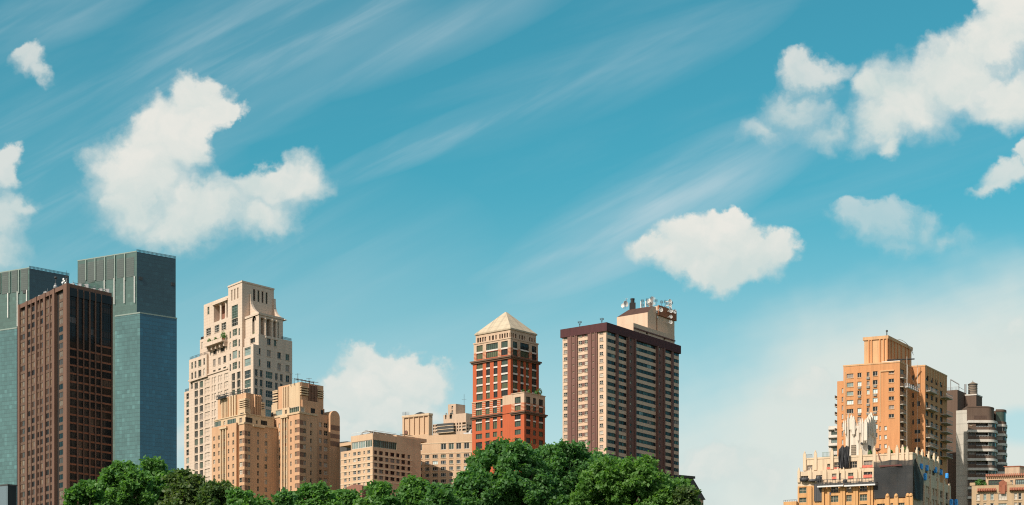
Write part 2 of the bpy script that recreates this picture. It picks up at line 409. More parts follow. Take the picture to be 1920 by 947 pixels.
# ------------------------------------------------------------------ camera, sun, sky
cam = bpy.data.cameras.new('Camera'); camo = bpy.data.objects.new('Camera', cam); COL.objects.link(camo)
camo.location = (0, 0, CZ); camo.rotation_euler = (R(90), 0, 0)
cam.sensor_width = 36; cam.sensor_fit = 'HORIZONTAL'; cam.lens = 36*F/1920; cam.shift_y = (HOR-473.5)/1920
cam.clip_start = .5; cam.clip_end = 20000
scene.camera = camo
SUN_EL, SUN_AZ = 40., 45.            # height of the sun; how far left of straight behind the camera it stands
to_sun = Vector((-math.sin(R(SUN_AZ))*math.cos(R(SUN_EL)), -math.cos(R(SUN_AZ))*math.cos(R(SUN_EL)), math.sin(R(SUN_EL))))
sl = bpy.data.lights.new('Sun', 'SUN'); sl.energy = 4.3; sl.angle = R(.53); sl.color = (1, .91, .78)
so = bpy.data.objects.new('Sun', sl); COL.objects.link(so); so.location = (-200, -200, 300); so.rotation_euler = (-to_sun).to_track_quat('-Z', 'Y').to_euler()

world = bpy.data.worlds.new('World'); scene.world = world; world.use_nodes = True
nt = world.node_tree; nt.nodes.clear()
wo = nt.nodes.new('ShaderNodeOutputWorld'); bg = nt.nodes.new('ShaderNodeBackground'); nt.links.new(bg.outputs[0], wo.inputs[0])
bg.inputs[1].default_value = .10
sky = N(nt, 'ShaderNodeTexSky'); sky.sky_type = 'NISHITA'; sky.sun_disc = False
sky.sun_elevation = R(SUN_EL); sky.sun_rotation = R(180+SUN_AZ); sky.air_density = 1.0; sky.dust_density = .6; sky.ozone_density = 1.5
tc = N(nt, 'ShaderNodeTexCoord'); sp = N(nt, 'ShaderNodeSeparateXYZ'); nt.links.new(tc.outputs['Generated'], sp.inputs[0])
M = lambda op, a, b=None, c=None, clamp=False: math_(nt, op, a, b, c, clamp)
ay = M('ADD', M('ABSOLUTE', sp.outputs[1]), .05)
# where a ray of the sky goes, as the tangents of its bearing and of its height, in thousandths of the focal length
PX = M('MULTIPLY', M('DIVIDE', sp.outputs[0], ay), 3.3*1.05); PY = M('MULTIPLY', M('DIVIDE', sp.outputs[2], ay), 3.3*1.05)
def vec(x, y, z=0.):
    n = nt.nodes.new('ShaderNodeCombineXYZ')
    for i, v in enumerate((x, y, z)):
        if isinstance(v, (int, float)): n.inputs[i].default_value = v
        else: nt.links.new(v, n.inputs[i])
    return n.outputs[0]
def noise(v, scale, detail=5., rough=.55, dist=0., typ=None):
    n = N(nt, 'ShaderNodeTexNoise', i_Scale=scale, i_Detail=detail, i_Roughness=rough, i_Distortion=dist); nt.links.new(v, n.inputs['Vector']); return n.outputs[0]
def sstep(lo, hi, x):
    n = N(nt, 'ShaderNodeMapRange'); n.interpolation_type = 'SMOOTHSTEP'
    for i, v in ((0, x), (1, lo), (2, hi)):
        if isinstance(v, (int, float)): n.inputs[i].default_value = v
        else: nt.links.new(v, n.inputs[i])
    return n.outputs[0]
def blob(cx, cy, rx, ry, rot=0., co=None):
    """1 at the middle of an oval of sky, 0 at its rim, negative outside; bearings and heights as above"""
    qx, qy = co or (PX, PY)
    X = M('SUBTRACT', qx, (cx-960)/1000); Y = M('SUBTRACT', qy, (1350-cy)/1000)
    if rot:
        c, s = math.cos(R(rot)), math.sin(R(rot))
        X, Y = M('ADD', M('MULTIPLY', X, c), M('MULTIPLY', Y, s)), M('SUBTRACT', M('MULTIPLY', Y, c), M('MULTIPLY', X, s))
    d = M('ADD', M('POWER', M('MULTIPLY', X, 1000/rx), 2.), M('POWER', M('MULTIPLY', Y, 1000/ry), 2.))
    return M('SUBTRACT', 1., M('SQRT', d))
def union(bs):
    r = bs[0]
    for b in bs[1:]: r = M('SMOOTH_MAX', r, b, .12)
    return r
P2 = vec(PX, PY)
def warped(scale, amp, detail, rough, seed):
    w = N(nt, 'ShaderNodeTexNoise', i_Scale=scale, i_Detail=detail, i_Roughness=rough); nt.links.new(vec(PX, PY, seed), w.inputs['Vector'])
    v = nt.nodes.new('ShaderNodeSeparateColor'); nt.links.new(w.outputs['Color'], v.inputs[0])
    return M('MULTIPLY_ADD', v.outputs[0], amp, -.5*amp), M('MULTIPLY_ADD', v.outputs[1], amp, -.5*amp)
w1 = warped(7., .14, 6., .57, 1.3); w2 = warped(32., .030, 4., .55, 4.1)
WX = M('ADD', PX, M('ADD', w1[0], w2[0])); WY = M('ADD', PY, M('ADD', w1[1], w2[1]))
PW = vec(WX, WY)
# the same billows looked up a little towards the sun: the difference gives the clouds their relief
PO = vec(M('ADD', WX, -.010), M('ADD', WY, .016))
bil = noise(PW, 10., 8., .60); bil2 = noise(PO, 10., 8., .60); big = noise(PW, 5., 3., .5); big2 = noise(vec(M('ADD', WX, -.03), M('ADD', WY, .045)), 5., 3., .5)
low = noise(P2, 6., 3., .5)
def union(bs):
    r = bs[0]
    for b in bs[1:]: r = M('SMOOTH_MAX', r, b, .24)
    return r
def cumulus(blobs, amp):
    f = union([blob(*b, co=(WX, WY)) for b in blobs])
    return M('ADD', f, M('ADD', M('MULTIPLY_ADD', bil, amp, -.5*amp), M('MULTIPLY_ADD', big, amp*.5, -.25*amp)))
CUM = [
 # (ovals of one cloud, softness of the edge, opacity, how ragged)
 ([(375,205,75,60),(335,265,125,90),(265,335,110,115),(245,400,100,80),(370,405,170,85),(500,350,110,90),(555,345,80,80),(330,430,140,55),(500,415,90,45),(430,210,40,24)], .80, .96, 1.2),
 ([(1350,428,62,45),(1330,455,105,52),(1268,483,92,36),(1390,478,100,56),(1450,477,46,38),(1340,505,145,36)], .55, .98, 1.0),
 ([(1890,30,60,70),(1850,90,85,70),(1790,150,110,85),(1700,190,120,90),(1640,235,80,65),(1880,180,85,75),(1640,170,55,45),(1665,270,40,30)], .75, .98, 1.25),
 ([(740,685,110,58),(690,715,90,64),(795,705,70,62),(725,765,150,88),(640,770,70,65),(700,830,120,50)], .6, .95, 1.1),
 ([(1525,140,85,45),(1490,205,85,55),(1560,245,70,40),(1440,240,60,40)], 1.15, .78, 2.1),
 ([(1885,340,62,36),(1910,300,40,32),(1860,357,50,18)], .7, .85, 1.4),
 ([(1650,430,110,50),(1730,435,60,50),(1780,455,75,34),(1690,462,100,32),(1590,415,40,36)], 1.5, .52, 2.9),
 ([(65,130,50,36),(90,145,34,22),(45,118,24,24)], 1.0, .72, 1.8),
 ([(15,330,34,44),(10,420,55,66),(30,400,45,36),(0,470,66,52)], 1.0, .8, 1.7),
 ([(1525,740,62,46),(1480,750,52,40),(1545,725,40,34)], 1.1, .6, 1.6),
 ([(1350,870,100,46),(1440,890,80,50),(1310,920,70,46)], 1.0, .72, 1.6),
 ([(1890,640,65,46),(1850,650,46,30)], 1.2, .5, 1.8),
 ([(345,840,30,60)], 1.0, .6, 1.4),
]
alpha = None; lit = None
for ci, (bl, soft, op, rag) in enumerate(CUM):
    g = M('SUBTRACT', cumulus(bl, rag*.52), -.02)
    if ci == 0: g = M('SUBTRACT', g, M('MULTIPLY', M('MAXIMUM', blob(458, 288, 78, 62, 25., (WX, WY)), 0.), 1.5))
    y0 = min(1350-b_[1]-b_[3] for b_ in bl)/1000; y1 = max(1350-b_[1]+b_[3] for b_ in bl)/1000
    up = M('DIVIDE', M('SUBTRACT', PY, y0), y1-y0, clamp=True)              # 0 at the cloud's foot, 1 at its crown
    a = M('MULTIPLY', sstep(0., M('MULTIPLY_ADD', up, -soft*.80, soft*1.18), g), op)
    lc = M('ADD', M('MULTIPLY_ADD', up, .95, -.12), M('MULTIPLY', sstep(.1, 1.0, g), .25))
    lit = lc if lit is None else M('ADD', M('MULTIPLY', lit, M('SUBTRACT', 1., a)), M('MULTIPLY', lc, a))
    alpha = a if alpha is None else M('MAXIMUM', alpha, a)
# high cirrus: long streaks combed up to the right
def streaky(rot, sx, sy, scale, detail=6.):
    c, s = math.cos(R(rot)), math.sin(R(rot))
    x = M('ADD', M('MULTIPLY', PX, c*sx), M('MULTIPLY', PY, s*sx)); y = M('ADD', M('MULTIPLY', PX, -s*sy), M('MULTIPLY', PY, c*sy))
    return noise(vec(x, y, rot), scale, detail, .58, .35)
st1 = streaky(25., .8, 4.6, 1.3, 4.); st2 = streaky(29., 1.6, 15., 1.5, 7.); st3 = streaky(18., .7, 5., 1.3)
def veil(b, pw=1.): return M('POWER', M('MAXIMUM', b, 0.), pw)
masks = M('MULTIPLY', veil(blob(450,120,560,150,27.), .8), .95)
for bb, k in (((640,45,300,55,26.), 1.1), ((860,245,330,38,22.), 1.0), ((1240,385,370,95,27.), 1.0), ((150,330,330,240,20.), .75), ((120,25,260,70,24.), .7), ((1130,150,400,70,22.), .5), ((820,70,330,60,22.), .55), ((1080,470,220,26,16.), .8), ((1800,640,260,120,8.), .5), ((520,470,420,160,5.), .35)):
    masks = M('MAXIMUM', masks, M('MULTIPLY', veil(blob(*bb), .7), k))
comb = M('MULTIPLY', M('ADD', M('MULTIPLY', sstep(.34, .74, st1), .66), M('MULTIPLY', sstep(.40, .74, st2), .34)), masks)
thin = M('ADD', M('MULTIPLY', comb, .78), M('MULTIPLY', masks, .10))
thin = M('ADD', thin, M('MULTIPLY', sstep(.45, .8, st3), .12), clamp=True)
# a broad milky sheet low on the right, thinning upward
sheet = sstep(.0, .52, M('ADD', M('ADD', blob(1740,860,735,395,13.), M('MULTIPLY_ADD', low, .35, -.17)), M('MULTIPLY_ADD', st3, .3, -.15)))
gap = sstep(.0, .6, M('ADD', blob(1905,800,80,50), M('MULTIPLY_ADD', low, .6, -.3)))
sheet = M('MULTIPLY', M('MULTIPLY', sheet, .93), M('SUBTRACT', 1., M('MULTIPLY', gap, .8)))
hz = sstep(1.08, .33, PY)            # paler towards the horizon
tint = mixc(nt, hz, (.31, 1.10, .93), (.74, 1.12, .90))
tint = mixc(nt, sstep(-.25, .35, sp.outputs[1]), (.80, 1.02, .92), tint)
base = mixc(nt, 1.0, sky.outputs[0], tint, 'MULTIPLY')
base = mixc(nt, M('MULTIPLY', M('POWER', hz, 1.5), .78), base, (4.9, 6.1, 6.3))
c1 = mixc(nt, thin, base, (4.9, 5.8, 6.1))
c1 = mixc(nt, sheet, c1, (5.95, 6.4, 6.0))
rel = M('ADD', M('MULTIPLY_ADD', M('SUBTRACT', bil, bil2), 1.35, 0.), M('MULTIPLY', M('SUBTRACT', big, big2), 1.4))
lit = M('ADD', lit, rel, clamp=True)
ccol = mixc(nt, lit, (5.1, 5.85, 5.65), (6.85, 6.75, 6.25))
final = mixc(nt, alpha, c1, ccol)
# unseen white cloud added behind the camera and overhead as warm fill for facades
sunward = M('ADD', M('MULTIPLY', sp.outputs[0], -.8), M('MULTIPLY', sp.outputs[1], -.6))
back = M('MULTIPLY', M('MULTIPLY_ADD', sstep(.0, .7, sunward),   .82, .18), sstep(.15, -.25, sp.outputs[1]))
fill_cloud = M('MULTIPLY', M('MULTIPLY', back, sstep(.25, .55, noise(tc.outputs['Generated'], 2.2, 6., .6))), sstep(-.02, .06, sp.outputs[2]))
final = mixc(nt, M('MULTIPLY', fill_cloud, .8), final, (8.6, 7.4, 6.6))
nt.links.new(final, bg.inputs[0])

scene.view_settings.view_transform = 'Standard'; scene.view_settings.look = 'None'
scene.view_settings.exposure = .28; scene.view_settings.gamma = 1; scene.view_settings.use_curve_mapping = False
scene.render.engine = 'CYCLES'
cy = scene.cycles; cy.max_bounces = 6; cy.diffuse_bounces = 4; cy.glossy_bounces = 2; cy.transmission_bounces = 2; cy.use_denoising = False; cy.filter_width = 1.15
cy.caustics_reflective = False; cy.caustics_refractive = False; cy.sample_clamp_indirect = 4

# ------------------------------------------------------------------ the ground
def sheet_obj(name, x0, x1, y0, y1, z, m):
    mb = MB(); mb.quad([(x0,y0,z),(x1,y0,z),(x1,y1,z),(x0,y1,z)]); o = mb.build(name, m); o['kind'] = 'structure'; return o
sheet_obj('ground', -9000, 9000, -9000, 9000, 0., 'grass_ground')
o = sheet_obj('road', -700, 700, 250, 262, .004, 'asphalt')
mb = MB(); mb.box(-700, 700, 262, 268, -.1, .13); o = mb.build('pavement', 'pavement'); o['kind'] = 'structure'
mb = MB(); mb.box(-700, 700, 244, 250, -.1, .13); o = mb.build('footpath', 'pavement'); o['kind'] = 'structure'
# ------------------------------------------------------------------ the trees of the park
def fast_mesh(name, verts, nq, mat, parent):
    """verts: (4*nq, 3) corners of nq loose leaf quads, relative to the parent"""
    me = bpy.data.meshes.new(name)
    me.vertices.add(4*nq); me.vertices.foreach_set('co', verts.astype(np.float32).ravel())
    me.loops.add(4*nq); me.loops.foreach_set('vertex_index', np.arange(4*nq, dtype=np.int32))
    me.polygons.add(nq); me.polygons.foreach_set('loop_start', np.arange(0, 4*nq, 4, dtype=np.int32))
    me.update(calc_edges=True); me.validate()
    me.materials.append(MATS[mat])
    o = bpy.data.objects.new(name, me); COL.objects.link(o); o.parent = parent; o['base'] = tuple(parent['base']); return o
def unit(v): return v/np.maximum(np.linalg.norm(v, axis=-1, keepdims=True), 1e-9)
def tree(px, ytop, rpx, Y, leaf, seed, label, flat=1.0, kind='tree'):
    rng = np.random.default_rng(seed); rnd = random.Random(seed)
    H = CZ+(HOR-ytop-6)/F*Y; Rr = rpx/F*Y*.86; X = (px-CX)/F*Y
    root = thing('park_tree', label, 'tree', (X, Y, 0.), 'park trees along the foot of the skyline')
    rz = min(H*.40, max(Rr*1.1*flat, 3.2)); zc = H-rz*1.0
    zlim = CZ+(HOR-1010)/F*Y
    # clumps: many overlapping bosses of foliage over the crown's envelope, smaller towards the top
    n = int(95+Rr*Rr*7.0)
    d = unit(rng.normal(size=(n, 3))); d[:, 2] = np.abs(d[:, 2])*np.where(rng.random(n) < .8, 1, -.7); d = unit(d)
    wob = 1+.13*np.sin(d[:, 0]*3.1+seed)+.10*np.sin(d[:, 1]*4.3+2*seed)+.08*np.sin(d[:, 2]*6+seed*3)
    rad = np.where(rng.random(n) < .24, rng.uniform(.25, .62, n), rng.uniform(.72, .94, n))*wob; rad = np.minimum(rad, .95)
    cen = d*rad[:, None]*np.array([Rr, Rr*.95, rz])+np.array([0, 0, zc])
    cr = rng.uniform(.45, 1.2, n)*(.30+.080*Rr)
    cen[:4, :2] = rng.uniform(-.3, .3, size=(4, 2))*Rr; cen[:4, 2] = np.minimum(H-cr[:4]*.8, zc+rz*.93-cr[:4]*.55)
    cen[:, 2] = np.minimum(cen[:, 2], H-cr*.75)
    out = []
    for c, r in zip(cen, cr):
        seen = c[2]+r > zlim
        k = int((520 if seen else 60)*r*r) + 20
        q = unit(rng.normal(size=(k, 3))); sh = rng.uniform(.35, 1.0, k)**.45*(1+.22*np.sin(q[:, 0]*5+c[0]*3)*np.sin(q[:, 2]*5+c[1]*2))
        p = c+q*(sh*r)[:, None]*np.array([1.08, 1.08, .82])
        nrm = unit(q*.8+np.array([0, 0, .55])+rng.normal(size=(k, 3))*.55)
        t = unit(np.cross(nrm, rng.normal(size=(k, 3)))); b = np.cross(nrm, t)
        L = rng.uniform(.09, .20, k)*(1. if seen else 2.2); W = L*rng.uniform(.6, .95, k)
        droop = nrm*(L*.30)[:, None]
        quad = np.stack([p+t*L[:, None]-droop, p+b*W[:, None]*.75, p-t*L[:, None]*.8-droop*.6, p-b*W[:, None]*.75], axis=1)
        out.append(quad.reshape(-1, 3))
    # leaf sprays that break the outline
    m = int(90+Rr*55)
    d2 = unit(rng.normal(size=(m, 3))); d2[:, 2] = np.abs(d2[:, 2])
    for dd in d2:
        i = int(np.argmax(cen @ dd+rng.random(n)*Rr*.7)); c = cen[i]+unit(dd+rng.normal(size=3)*.6)*cr[i]*rng.uniform(.85, 1.22)
        c[2] = min(c[2], H+.12)
        k = 22; p = c+rng.normal(size=(k, 3))*np.array([.16, .16, .14])
        nrm = unit(rng.normal(size=(k, 3))+np.array([0, 0, .8])); t = unit(np.cross(nrm, rng.normal(size=(k, 3)))); b = np.cross(nrm, t)
        L = rng.uniform(.11, .22, k)
        out.append(np.stack([p+t*L[:, None], p+b*L[:, None]*.6, p-t*L[:, None]*.8, p-b*L[:, None]*.6], axis=1).reshape(-1, 3))
    v = np.concatenate(out); fast_mesh('crown', v, len(v)//4, leaf, root)
    # trunk with limbs
    mb = MB(); tr = .16+H*.012; zt = zc-rz*.55
    mb.tube((X, Y, -.2), (X+.1, Y, .5), tr*1.5, 9, r2=tr*1.1); mb.tube((X+.1, Y, .45), (X-.1, Y+.1, zt), tr*1.1, 9, r2=tr*.8); mb.tube((X-.1, Y+.1, zt-.1), (X, Y, H-rz*.5), tr*.8, 7, r2=tr*.2)
    for k in range(9):
        a = k*2.4+seed; z0 = zt+(H-rz-zt)*rnd.uniform(-.1, .6); e = rnd.uniform(.55, .85)
        p0 = Vector((X, Y, z0)); p1 = Vector((X+math.cos(a)*Rr*.4*e, Y+math.sin(a)*Rr*.4*e, z0+rz*.35)); p2 = Vector((X+math.cos(a)*Rr*e, Y+math.sin(a)*Rr*e, z0+rz*.8))
        mb.tube(p0, p1, tr*.45, 6, r2=tr*.28); mb.tube(p1, p2, tr*.28, 5, r2=tr*.06)
    mb.build('trunk', 'bark', root)
    return root
TREES = [
 (165, 899, 48, 128, 'leaf_mid', 'mid green tree at the foot of the brown tower'),
 (233, 862, 60, 131, 'leaf_mid', 'tall green tree before the brown tower\'s right corner'),
 (286, 857, 46, 134, 'leaf_mid', 'tallest green tree before the blue glass tower'),
 (346, 881, 52, 126, 'leaf_rust', 'dark tree with reddish tips left of the pale stepped tower'),
 (405, 899, 42, 124, 'leaf_rust', 'dark reddish tipped tree under the pale stepped tower'),
 (452, 916, 36, 121, 'leaf_mid', 'low round green tree under the left buff twin tower'),
 (492, 931, 30, 127, 'leaf_mid', 'lowest green treetop between the two buff twin towers'),
 (536, 917, 20, 122, 'leaf_deep', 'small dark treetop under the left edge of the right buff tower'),
 (590, 902, 56, 128, 'leaf_mid', 'broad green tree under the right buff twin tower'),
 (645, 914, 44, 131, 'leaf_mid', 'green tree below the rounded brick fin of the buff tower'),
 (682, 934, 26, 119, 'leaf_light', 'small yellowish treetop before the beige block\'s left wing'),
 (708, 898, 52, 127, 'leaf_mid', 'light green tree before the corner of the beige block'),
 (776, 894, 52, 131, 'leaf_mid', 'green tree under the inner angle of the beige block'),
 (826, 905, 40, 124, 'leaf_deep', 'darker tree before the right wing of the beige block'),
 (888, 879, 64, 130, 'leaf_deep', 'dark tree at the foot of the red tower\'s left corner'),
 (966, 824, 122, 133, 'leaf_deep', 'largest dark maple under the red tower'),
 (1062, 826, 96, 137, 'leaf_deep', 'large dark tree between the red tower and the banded tower'),
 (1114, 843, 72, 141, 'leaf_deep', 'dark tree closing the dip between the large dark tree and the yellowish green tree'),
 (1168, 852, 122, 130, 'leaf_light', 'broad yellowish green tree before the banded tower'),
 (1240, 884, 76, 132, 'leaf_light', 'yellowish green tree under the banded tower\'s right end'),
 (1285, 913, 46, 128, 'leaf_rust', 'last tree on the right beside the grey slate roof'),
]
for i, (px, yt, rp, Y, leaf, lab) in enumerate(TREES): tree(px, yt+3, rp, Y, leaf, 11+i*7, lab)
# ================================================================== the two green glass towers and the brown one
def glass_tower(label, lower, upper, slopes, Y, left_to, hide_to, lower_right, upper_right, ref, strips, louvres, tall_strip, mats):
    (lx, ly), (ux, uy) = lower, upper
    fr = Fr(lx, Y, *slopes)
    root = thing('glass_tower', label, 'skyscraper', fr.base())
    z_low = fr.zc(ly)
    b0 = 1.6; fl = fr.L(b0); a0 = fl.s(ux)
    z_top = fr.zc(uy, a0, b0)
    fr2 = fr.Rt(0.)
    # upper shaft
    fR = fr.Rt(a0); bR = fR.s(upper_right); aL = fl.s(left_to)
    mb = MB(); block(mb, fr, a0, aL, b0, bR, 0, z_top, mi=0, mr=1, parapet=6)
    mb.build('glass_shaft', [mats[0], mats[1]], root)
    # the thicker lower shaft in front of it
    mb = MB(); aH = fr.L(0).s(hide_to); bl = fr2.s(lower_right)
    block(mb, fr, 0, aH, 0, bl, 0, z_low, mi=0, mr=1)
    mb.build('lower_shaft', [mats[2], mats[3]], root)
    mb = MB(); fr.abox(mb, -.15, aH+.1, -.15, bl+.1, z_low-.5, z_low+.12); mb.build('ledge', 'frame_green', root)
    # open glass screen above the roof: posts and rails
    mb = MB(); k = bR-b0; n = 30
    for i in range(n+1):
        b = b0+k*i/n; fR.box(mb, b-.07, b+.07, -.1, .1, z_top-.02, z_top+1.15)
    for zz in (.4, .78, 1.12): fR.box(mb, b0, bR, -.06, .06, z_top+zz-.06, z_top+zz+.06)
    mb.build('roof_screen', 'curtain_dark', root)
    mb = MB(); fl.box(mb, a0, aL, -.1, .1, z_top+.003, z_top+.5); mb.build('coping', 'frame_green', root)
    for x, y0, y1 in strips:
        a = fl.s(x); mb = MB(); fl.box(mb, a-.17, a+.17, .003, .7, fl.z(x, y1), fl.z(x, y0)); mb.build('light_fin', 'strip_white', root)
    for x in tall_strip:
        a = fl.s(x); mb = MB(); fl.box(mb, a-.28, a+.28, .004, .5, fl.z(x, strips[0][1]), z_top-.1); mb.build('corner_fin', 'frame_green', root)
    for x0, x1, y0, y1 in louvres:
        mb = MB(); a1, a2 = fl.s(x1), fl.s(x0); q = MB()
        fl.box(mb, a1, a2, .003, .12, fl.z(x0, y1), fl.z(x0, y0)); mb.build('louvre_panel', 'louvre_dark', root)
    for wx, wy in ref:
        mb = MB(); f = fR if wx > ux else fl; s = f.s(wx); f.box(mb, s-.9, s+.9, .01, .35, f.z(wx, wy+3), f.z(wx, wy-3)); mb.build('hatch', 'metal_dark', root)
    return fr, root
glass_tower('tall green glass tower, its top screened by dark louvres, behind the brown tower\'s right side', (262.5, 585.5), (256.5, 472), (28.3, 52.), 850,
    145.5, 216, 331.5, 329.5, [(263.5, 522), (324, 533)],
    [(197, 526, 546), (215.5, 522, 571), (234.3, 521, 569), (253.3, 518, 568)],
    [(147.5, 160, 496, 533), (164.5, 177.5, 492, 531), (181, 194.5, 489, 528), (200, 213.5, 487, 525), (219, 232.5, 486, 522), (237, 251.5, 484, 520)], [162, 179.3, 197.6, 216, 235],
    ('curtain_green', 'curtain_dark', 'curtain_teal', 'curtain_blue'))
glass_tower('green glass tower cut by the photo\'s left edge, behind the brown tower', (31.5, 614), (55, 503), (28.3, 48.), 850,
    -75, -80, 46, 129.5, [(46, 547)],
    [(16.3, 550, 596), (34, 547, 612), (51.3, 544, 575)],
    [(-30, -16, 514, 556), (-12, 0, 513, 554), (4, 15.5, 511, 552), (22, 33, 508, 549), (39.5, 52.5, 505, 545)], [1, 18.5, 36],
    ('curtain_green', 'curtain_dark', 'curtain_teal', 'curtain_blue'))
# low dark glass block at the very left
fr = Fr(14.5, 560, 28., 50.)
mb = MB(); block(mb, fr, 0, 16, 0, 3, 0, fr.zc(910), mi=0, mr=1); root = thing('glass_block', 'low grey glass block in the photo\'s bottom left corner', 'building', fr.base())
mb.build('facade', ['block_glass', 'black_glass'], root)
mb = MB(); fr.abox(mb, -.2, 16.2, -.2, 3.2, fr.zc(910), fr.zc(910)+.4); mb.build('coping', 'frame_dark', root)

# ------------------------------------------------------------------ brown tower
Z = Zm(30, 500, 4.735)
fr = Fr(125.5, 693, 51.5, 40.)
root = thing('brown_tower', 'dark brown glass tower with copper piers, in front of the green glass towers', 'skyscraper', fr.base())
fL, fR = fr.L(0), fr.Rt(0)
zt = fr.zc(530.6); aW = fL.s(33.8); bW = fR.s(209.6)
core = MB(); block(core, fr, 1.1, aW-.05, 1.1, bW-.05, 0, zt-1.0, mi=0, parapet=.5); core.build('core', 'soot_black', root)
pitch = 15.5
pier_L = [(20, 37), (87, 102), (131, 137), (172, 186), (208, 213), (245, 262), (295, 301), (325, 346), (425, 456)]
bays_L = [(37, 87), (102, 131), (137, 172), (186, 208), (213, 245), (262, 295), (301, 325), (378, 425)]
for p in pier_L:
    x0, x1 = Z.x(p[0]), Z.x(p[1]); mb = MB(); fL.box(mb, fL.s(x1), fL.s(x0), -1.0, .32 if p[1]-p[0] > 9 else .1, 0, zt-.02); mb.build('pier', 'bronze_pier', root)
pier_R = [(537, 553), (593, 605), (645, 660), (698, 711), (750, 762), (845, 860)]
xe = [456, 539.5, 550.5, 595.5, 602.5, 647.5, 657.5, 700.5, 708.5, 752.5, 759.5, 847.5]
for p in pier_R:
    x0, x1 = Z.x(p[0]+2.5), Z.x(p[1]-2.5); mb = MB(); fR.box(mb, fR.s(x0), min(fR.s(x1), bW+.3), -1.0, .32, 0, zt-1.6); mb.build('pier', 'bronze_pier', root)
mb = MB(); fr.abox(mb, .02, aW, .02, bW, zt-1.7, zt); mb.build('roof_band', 'bronze_pier', root)
mb = MB(); fR.box(mb, .3, bW-.1, .003, .2, zt-4.8, zt-1.5); mb.build('roof_louvre', 'black_glass', root)
# spandrels and glazing, storey by storey
spL, spD, spO, glL, glR = MB(), MB(), MB(), MB(), MB(); wins = []
stL = style('frame_brown', (('bronze_tint', 6), ('glass_black', 2), ('bronze_deep', 3)), nx=3, ny=1, fw=.14, rec=.30)
stS = style('frame_brown', (('bronze_tint', 6), ('bronze_deep', 3)), nx=2, ny=1, fw=.14, rec=.30)
stR = style('soot_black', (('glass_black', 7), ('bronze_black', 3), ('bronze_deep', 1)), nx=4, ny=1, fw=.09, rec=.22)
plain_g = dict(rough=.12, spec=.7)
glass('bronze_tint', (.20, .135, .09), rough=.15); glass('bronze_deep', (.075, .045, .032), rough=.12); glass('bronze_black', (.03, .019, .014), rough=.08, spec=.25)
for k in range(31):
    y = 545+k*pitch; za, zb = fr.zc(y+pitch), fr.zc(y)          # one storey, measured at the corner
    zm = za+(zb-za)*.30
    for bi, b in enumerate(bays_L):
        a0, a1 = fL.s(Z.x(b[1])), fL.s(Z.x(b[0])); fL.box(spL, a0-.05, a1+.05, -1.0, -.18, za+.01, zm)
        w = Win(); w.f = fL; w.a0, w.a1, w.z0, w.z1 = a0, a1, zm, zb; w.st = stL if a1-a0 > 3.2 else stS; w.g = pick(w.st['glasses']) if y < 775 or bi == 0 or random.random() < .25 else pick((('glass_black', 3), ('bronze_black', 3), ('bronze_deep', 1))); wins.append(w)  # lower storeys mostly darker: reflected surroundings put into the glass colour
    for i in range(0, len(xe), 2):
        b0, b1 = fR.s(Z.x(xe[i])), fR.s(Z.x(xe[i+1])); zr = za+(zb-za)*.22
        tgt = spO if (y > 632 or (y > 618 and i > 6)) else spD  # lower floors: orange reflections of sunlit buildings put into the spandrel colour
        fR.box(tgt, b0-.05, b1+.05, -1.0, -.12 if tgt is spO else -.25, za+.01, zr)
        w = Win(); w.f = fR; w.a0, w.a1, w.z0, w.z1 = b0, b1, zr, zb; w.st = stR; w.g = pick(stR['glasses']); wins.append(w)
spL.build('spandrel', 'bronze_spandrel', root)['kind'] = 'stuff'; spD.build('spandrel', 'black_glass', root)['kind'] = 'stuff'; spO.build('spandrel', 'orange_reflection', root)['kind'] = 'stuff'
make_windows(root, wins)
ztop = zt
# roof plant of the brown tower
def roof_pt(f, x, d, z):
    Y = (f.O+f.u*f.s(x)).y+d; return ((x-CX)/F*Y, Y, z)
p = roof_pt(fL, 104, 3, ztop); mb = MB(); mb.lathe(p, [(.35, 0), (.35, .4), (.75, .7), (.85, 1.3), (.6, 1.9), (.25, 2.2), (.4, 2.5), (.1, 2.8)], 12)
single('satellite_drum', mb, 'metal_grey', 'grey drum shaped antenna dome on the brown tower\'s roof', 'antenna')
p = roof_pt(fL, 104.5, 5, ztop); mb = MB(); mb.tube(p, (p[0], p[1], p[2]+5.2), .10, 6); mb.lathe((p[0], p[1], p[2]+5.0), [(.3, 0), (.7, .3), (.5, .75)], 10)
single('antenna_mast', mb, 'metal_dark', 'thin mast with a dark round head on the brown tower\'s roof', 'antenna')
p = roof_pt(fL, 120.5, 2, ztop); mb = MB()
for dx in (-.7, -.2, .3, .8): mb.tube((p[0]+dx, p[1], p[2]), (p[0]+dx, p[1], p[2]+2.4+dx*.5), .06, 5)
for dx, dz in ((-.6, 1.0), (.1, 1.7), (.6, .8), (-.2, 2.4)): mb.lathe((p[0]+dx, p[1]-.3, p[2]+dz), [(.05, 0), (.36, .15), (.4, .2), (.05, .22)], 10, axis=(-.4, -1, .2))
for z in (.6, 1.5): mb.tube((p[0]-1.0, p[1], p[2]+z), (p[0]+1.0, p[1], p[2]+z), .05, 5)
single('dish_rack', mb, 'metal_pale', 'rack of small pale dishes at the brown tower\'s front roof corner', 'antenna rack')
p = roof_pt(fL, 125, 6, ztop); mb = MB()
for dx in (-.5, .5):
    for dy in (-.5, .5): mb.tube((p[0]+dx, p[1]+dy, p[2]), (p[0]+dx*.8, p[1]+dy*.8, p[2]+4.4), .06, 5)
for z in (1, 2, 3, 4): mb.box(p[0]-.55, p[0]+.55, p[1]-.55, p[1]+.55, p[2]+z, p[2]+z+.1)
mb.tube((p[0], p[1], p[2]+4), (p[0], p[1], p[2]+6.5), .06, 5)
single('lattice_mast', mb, 'metal_dark', 'dark lattice mast standing on the brown tower\'s roof', 'antenna')
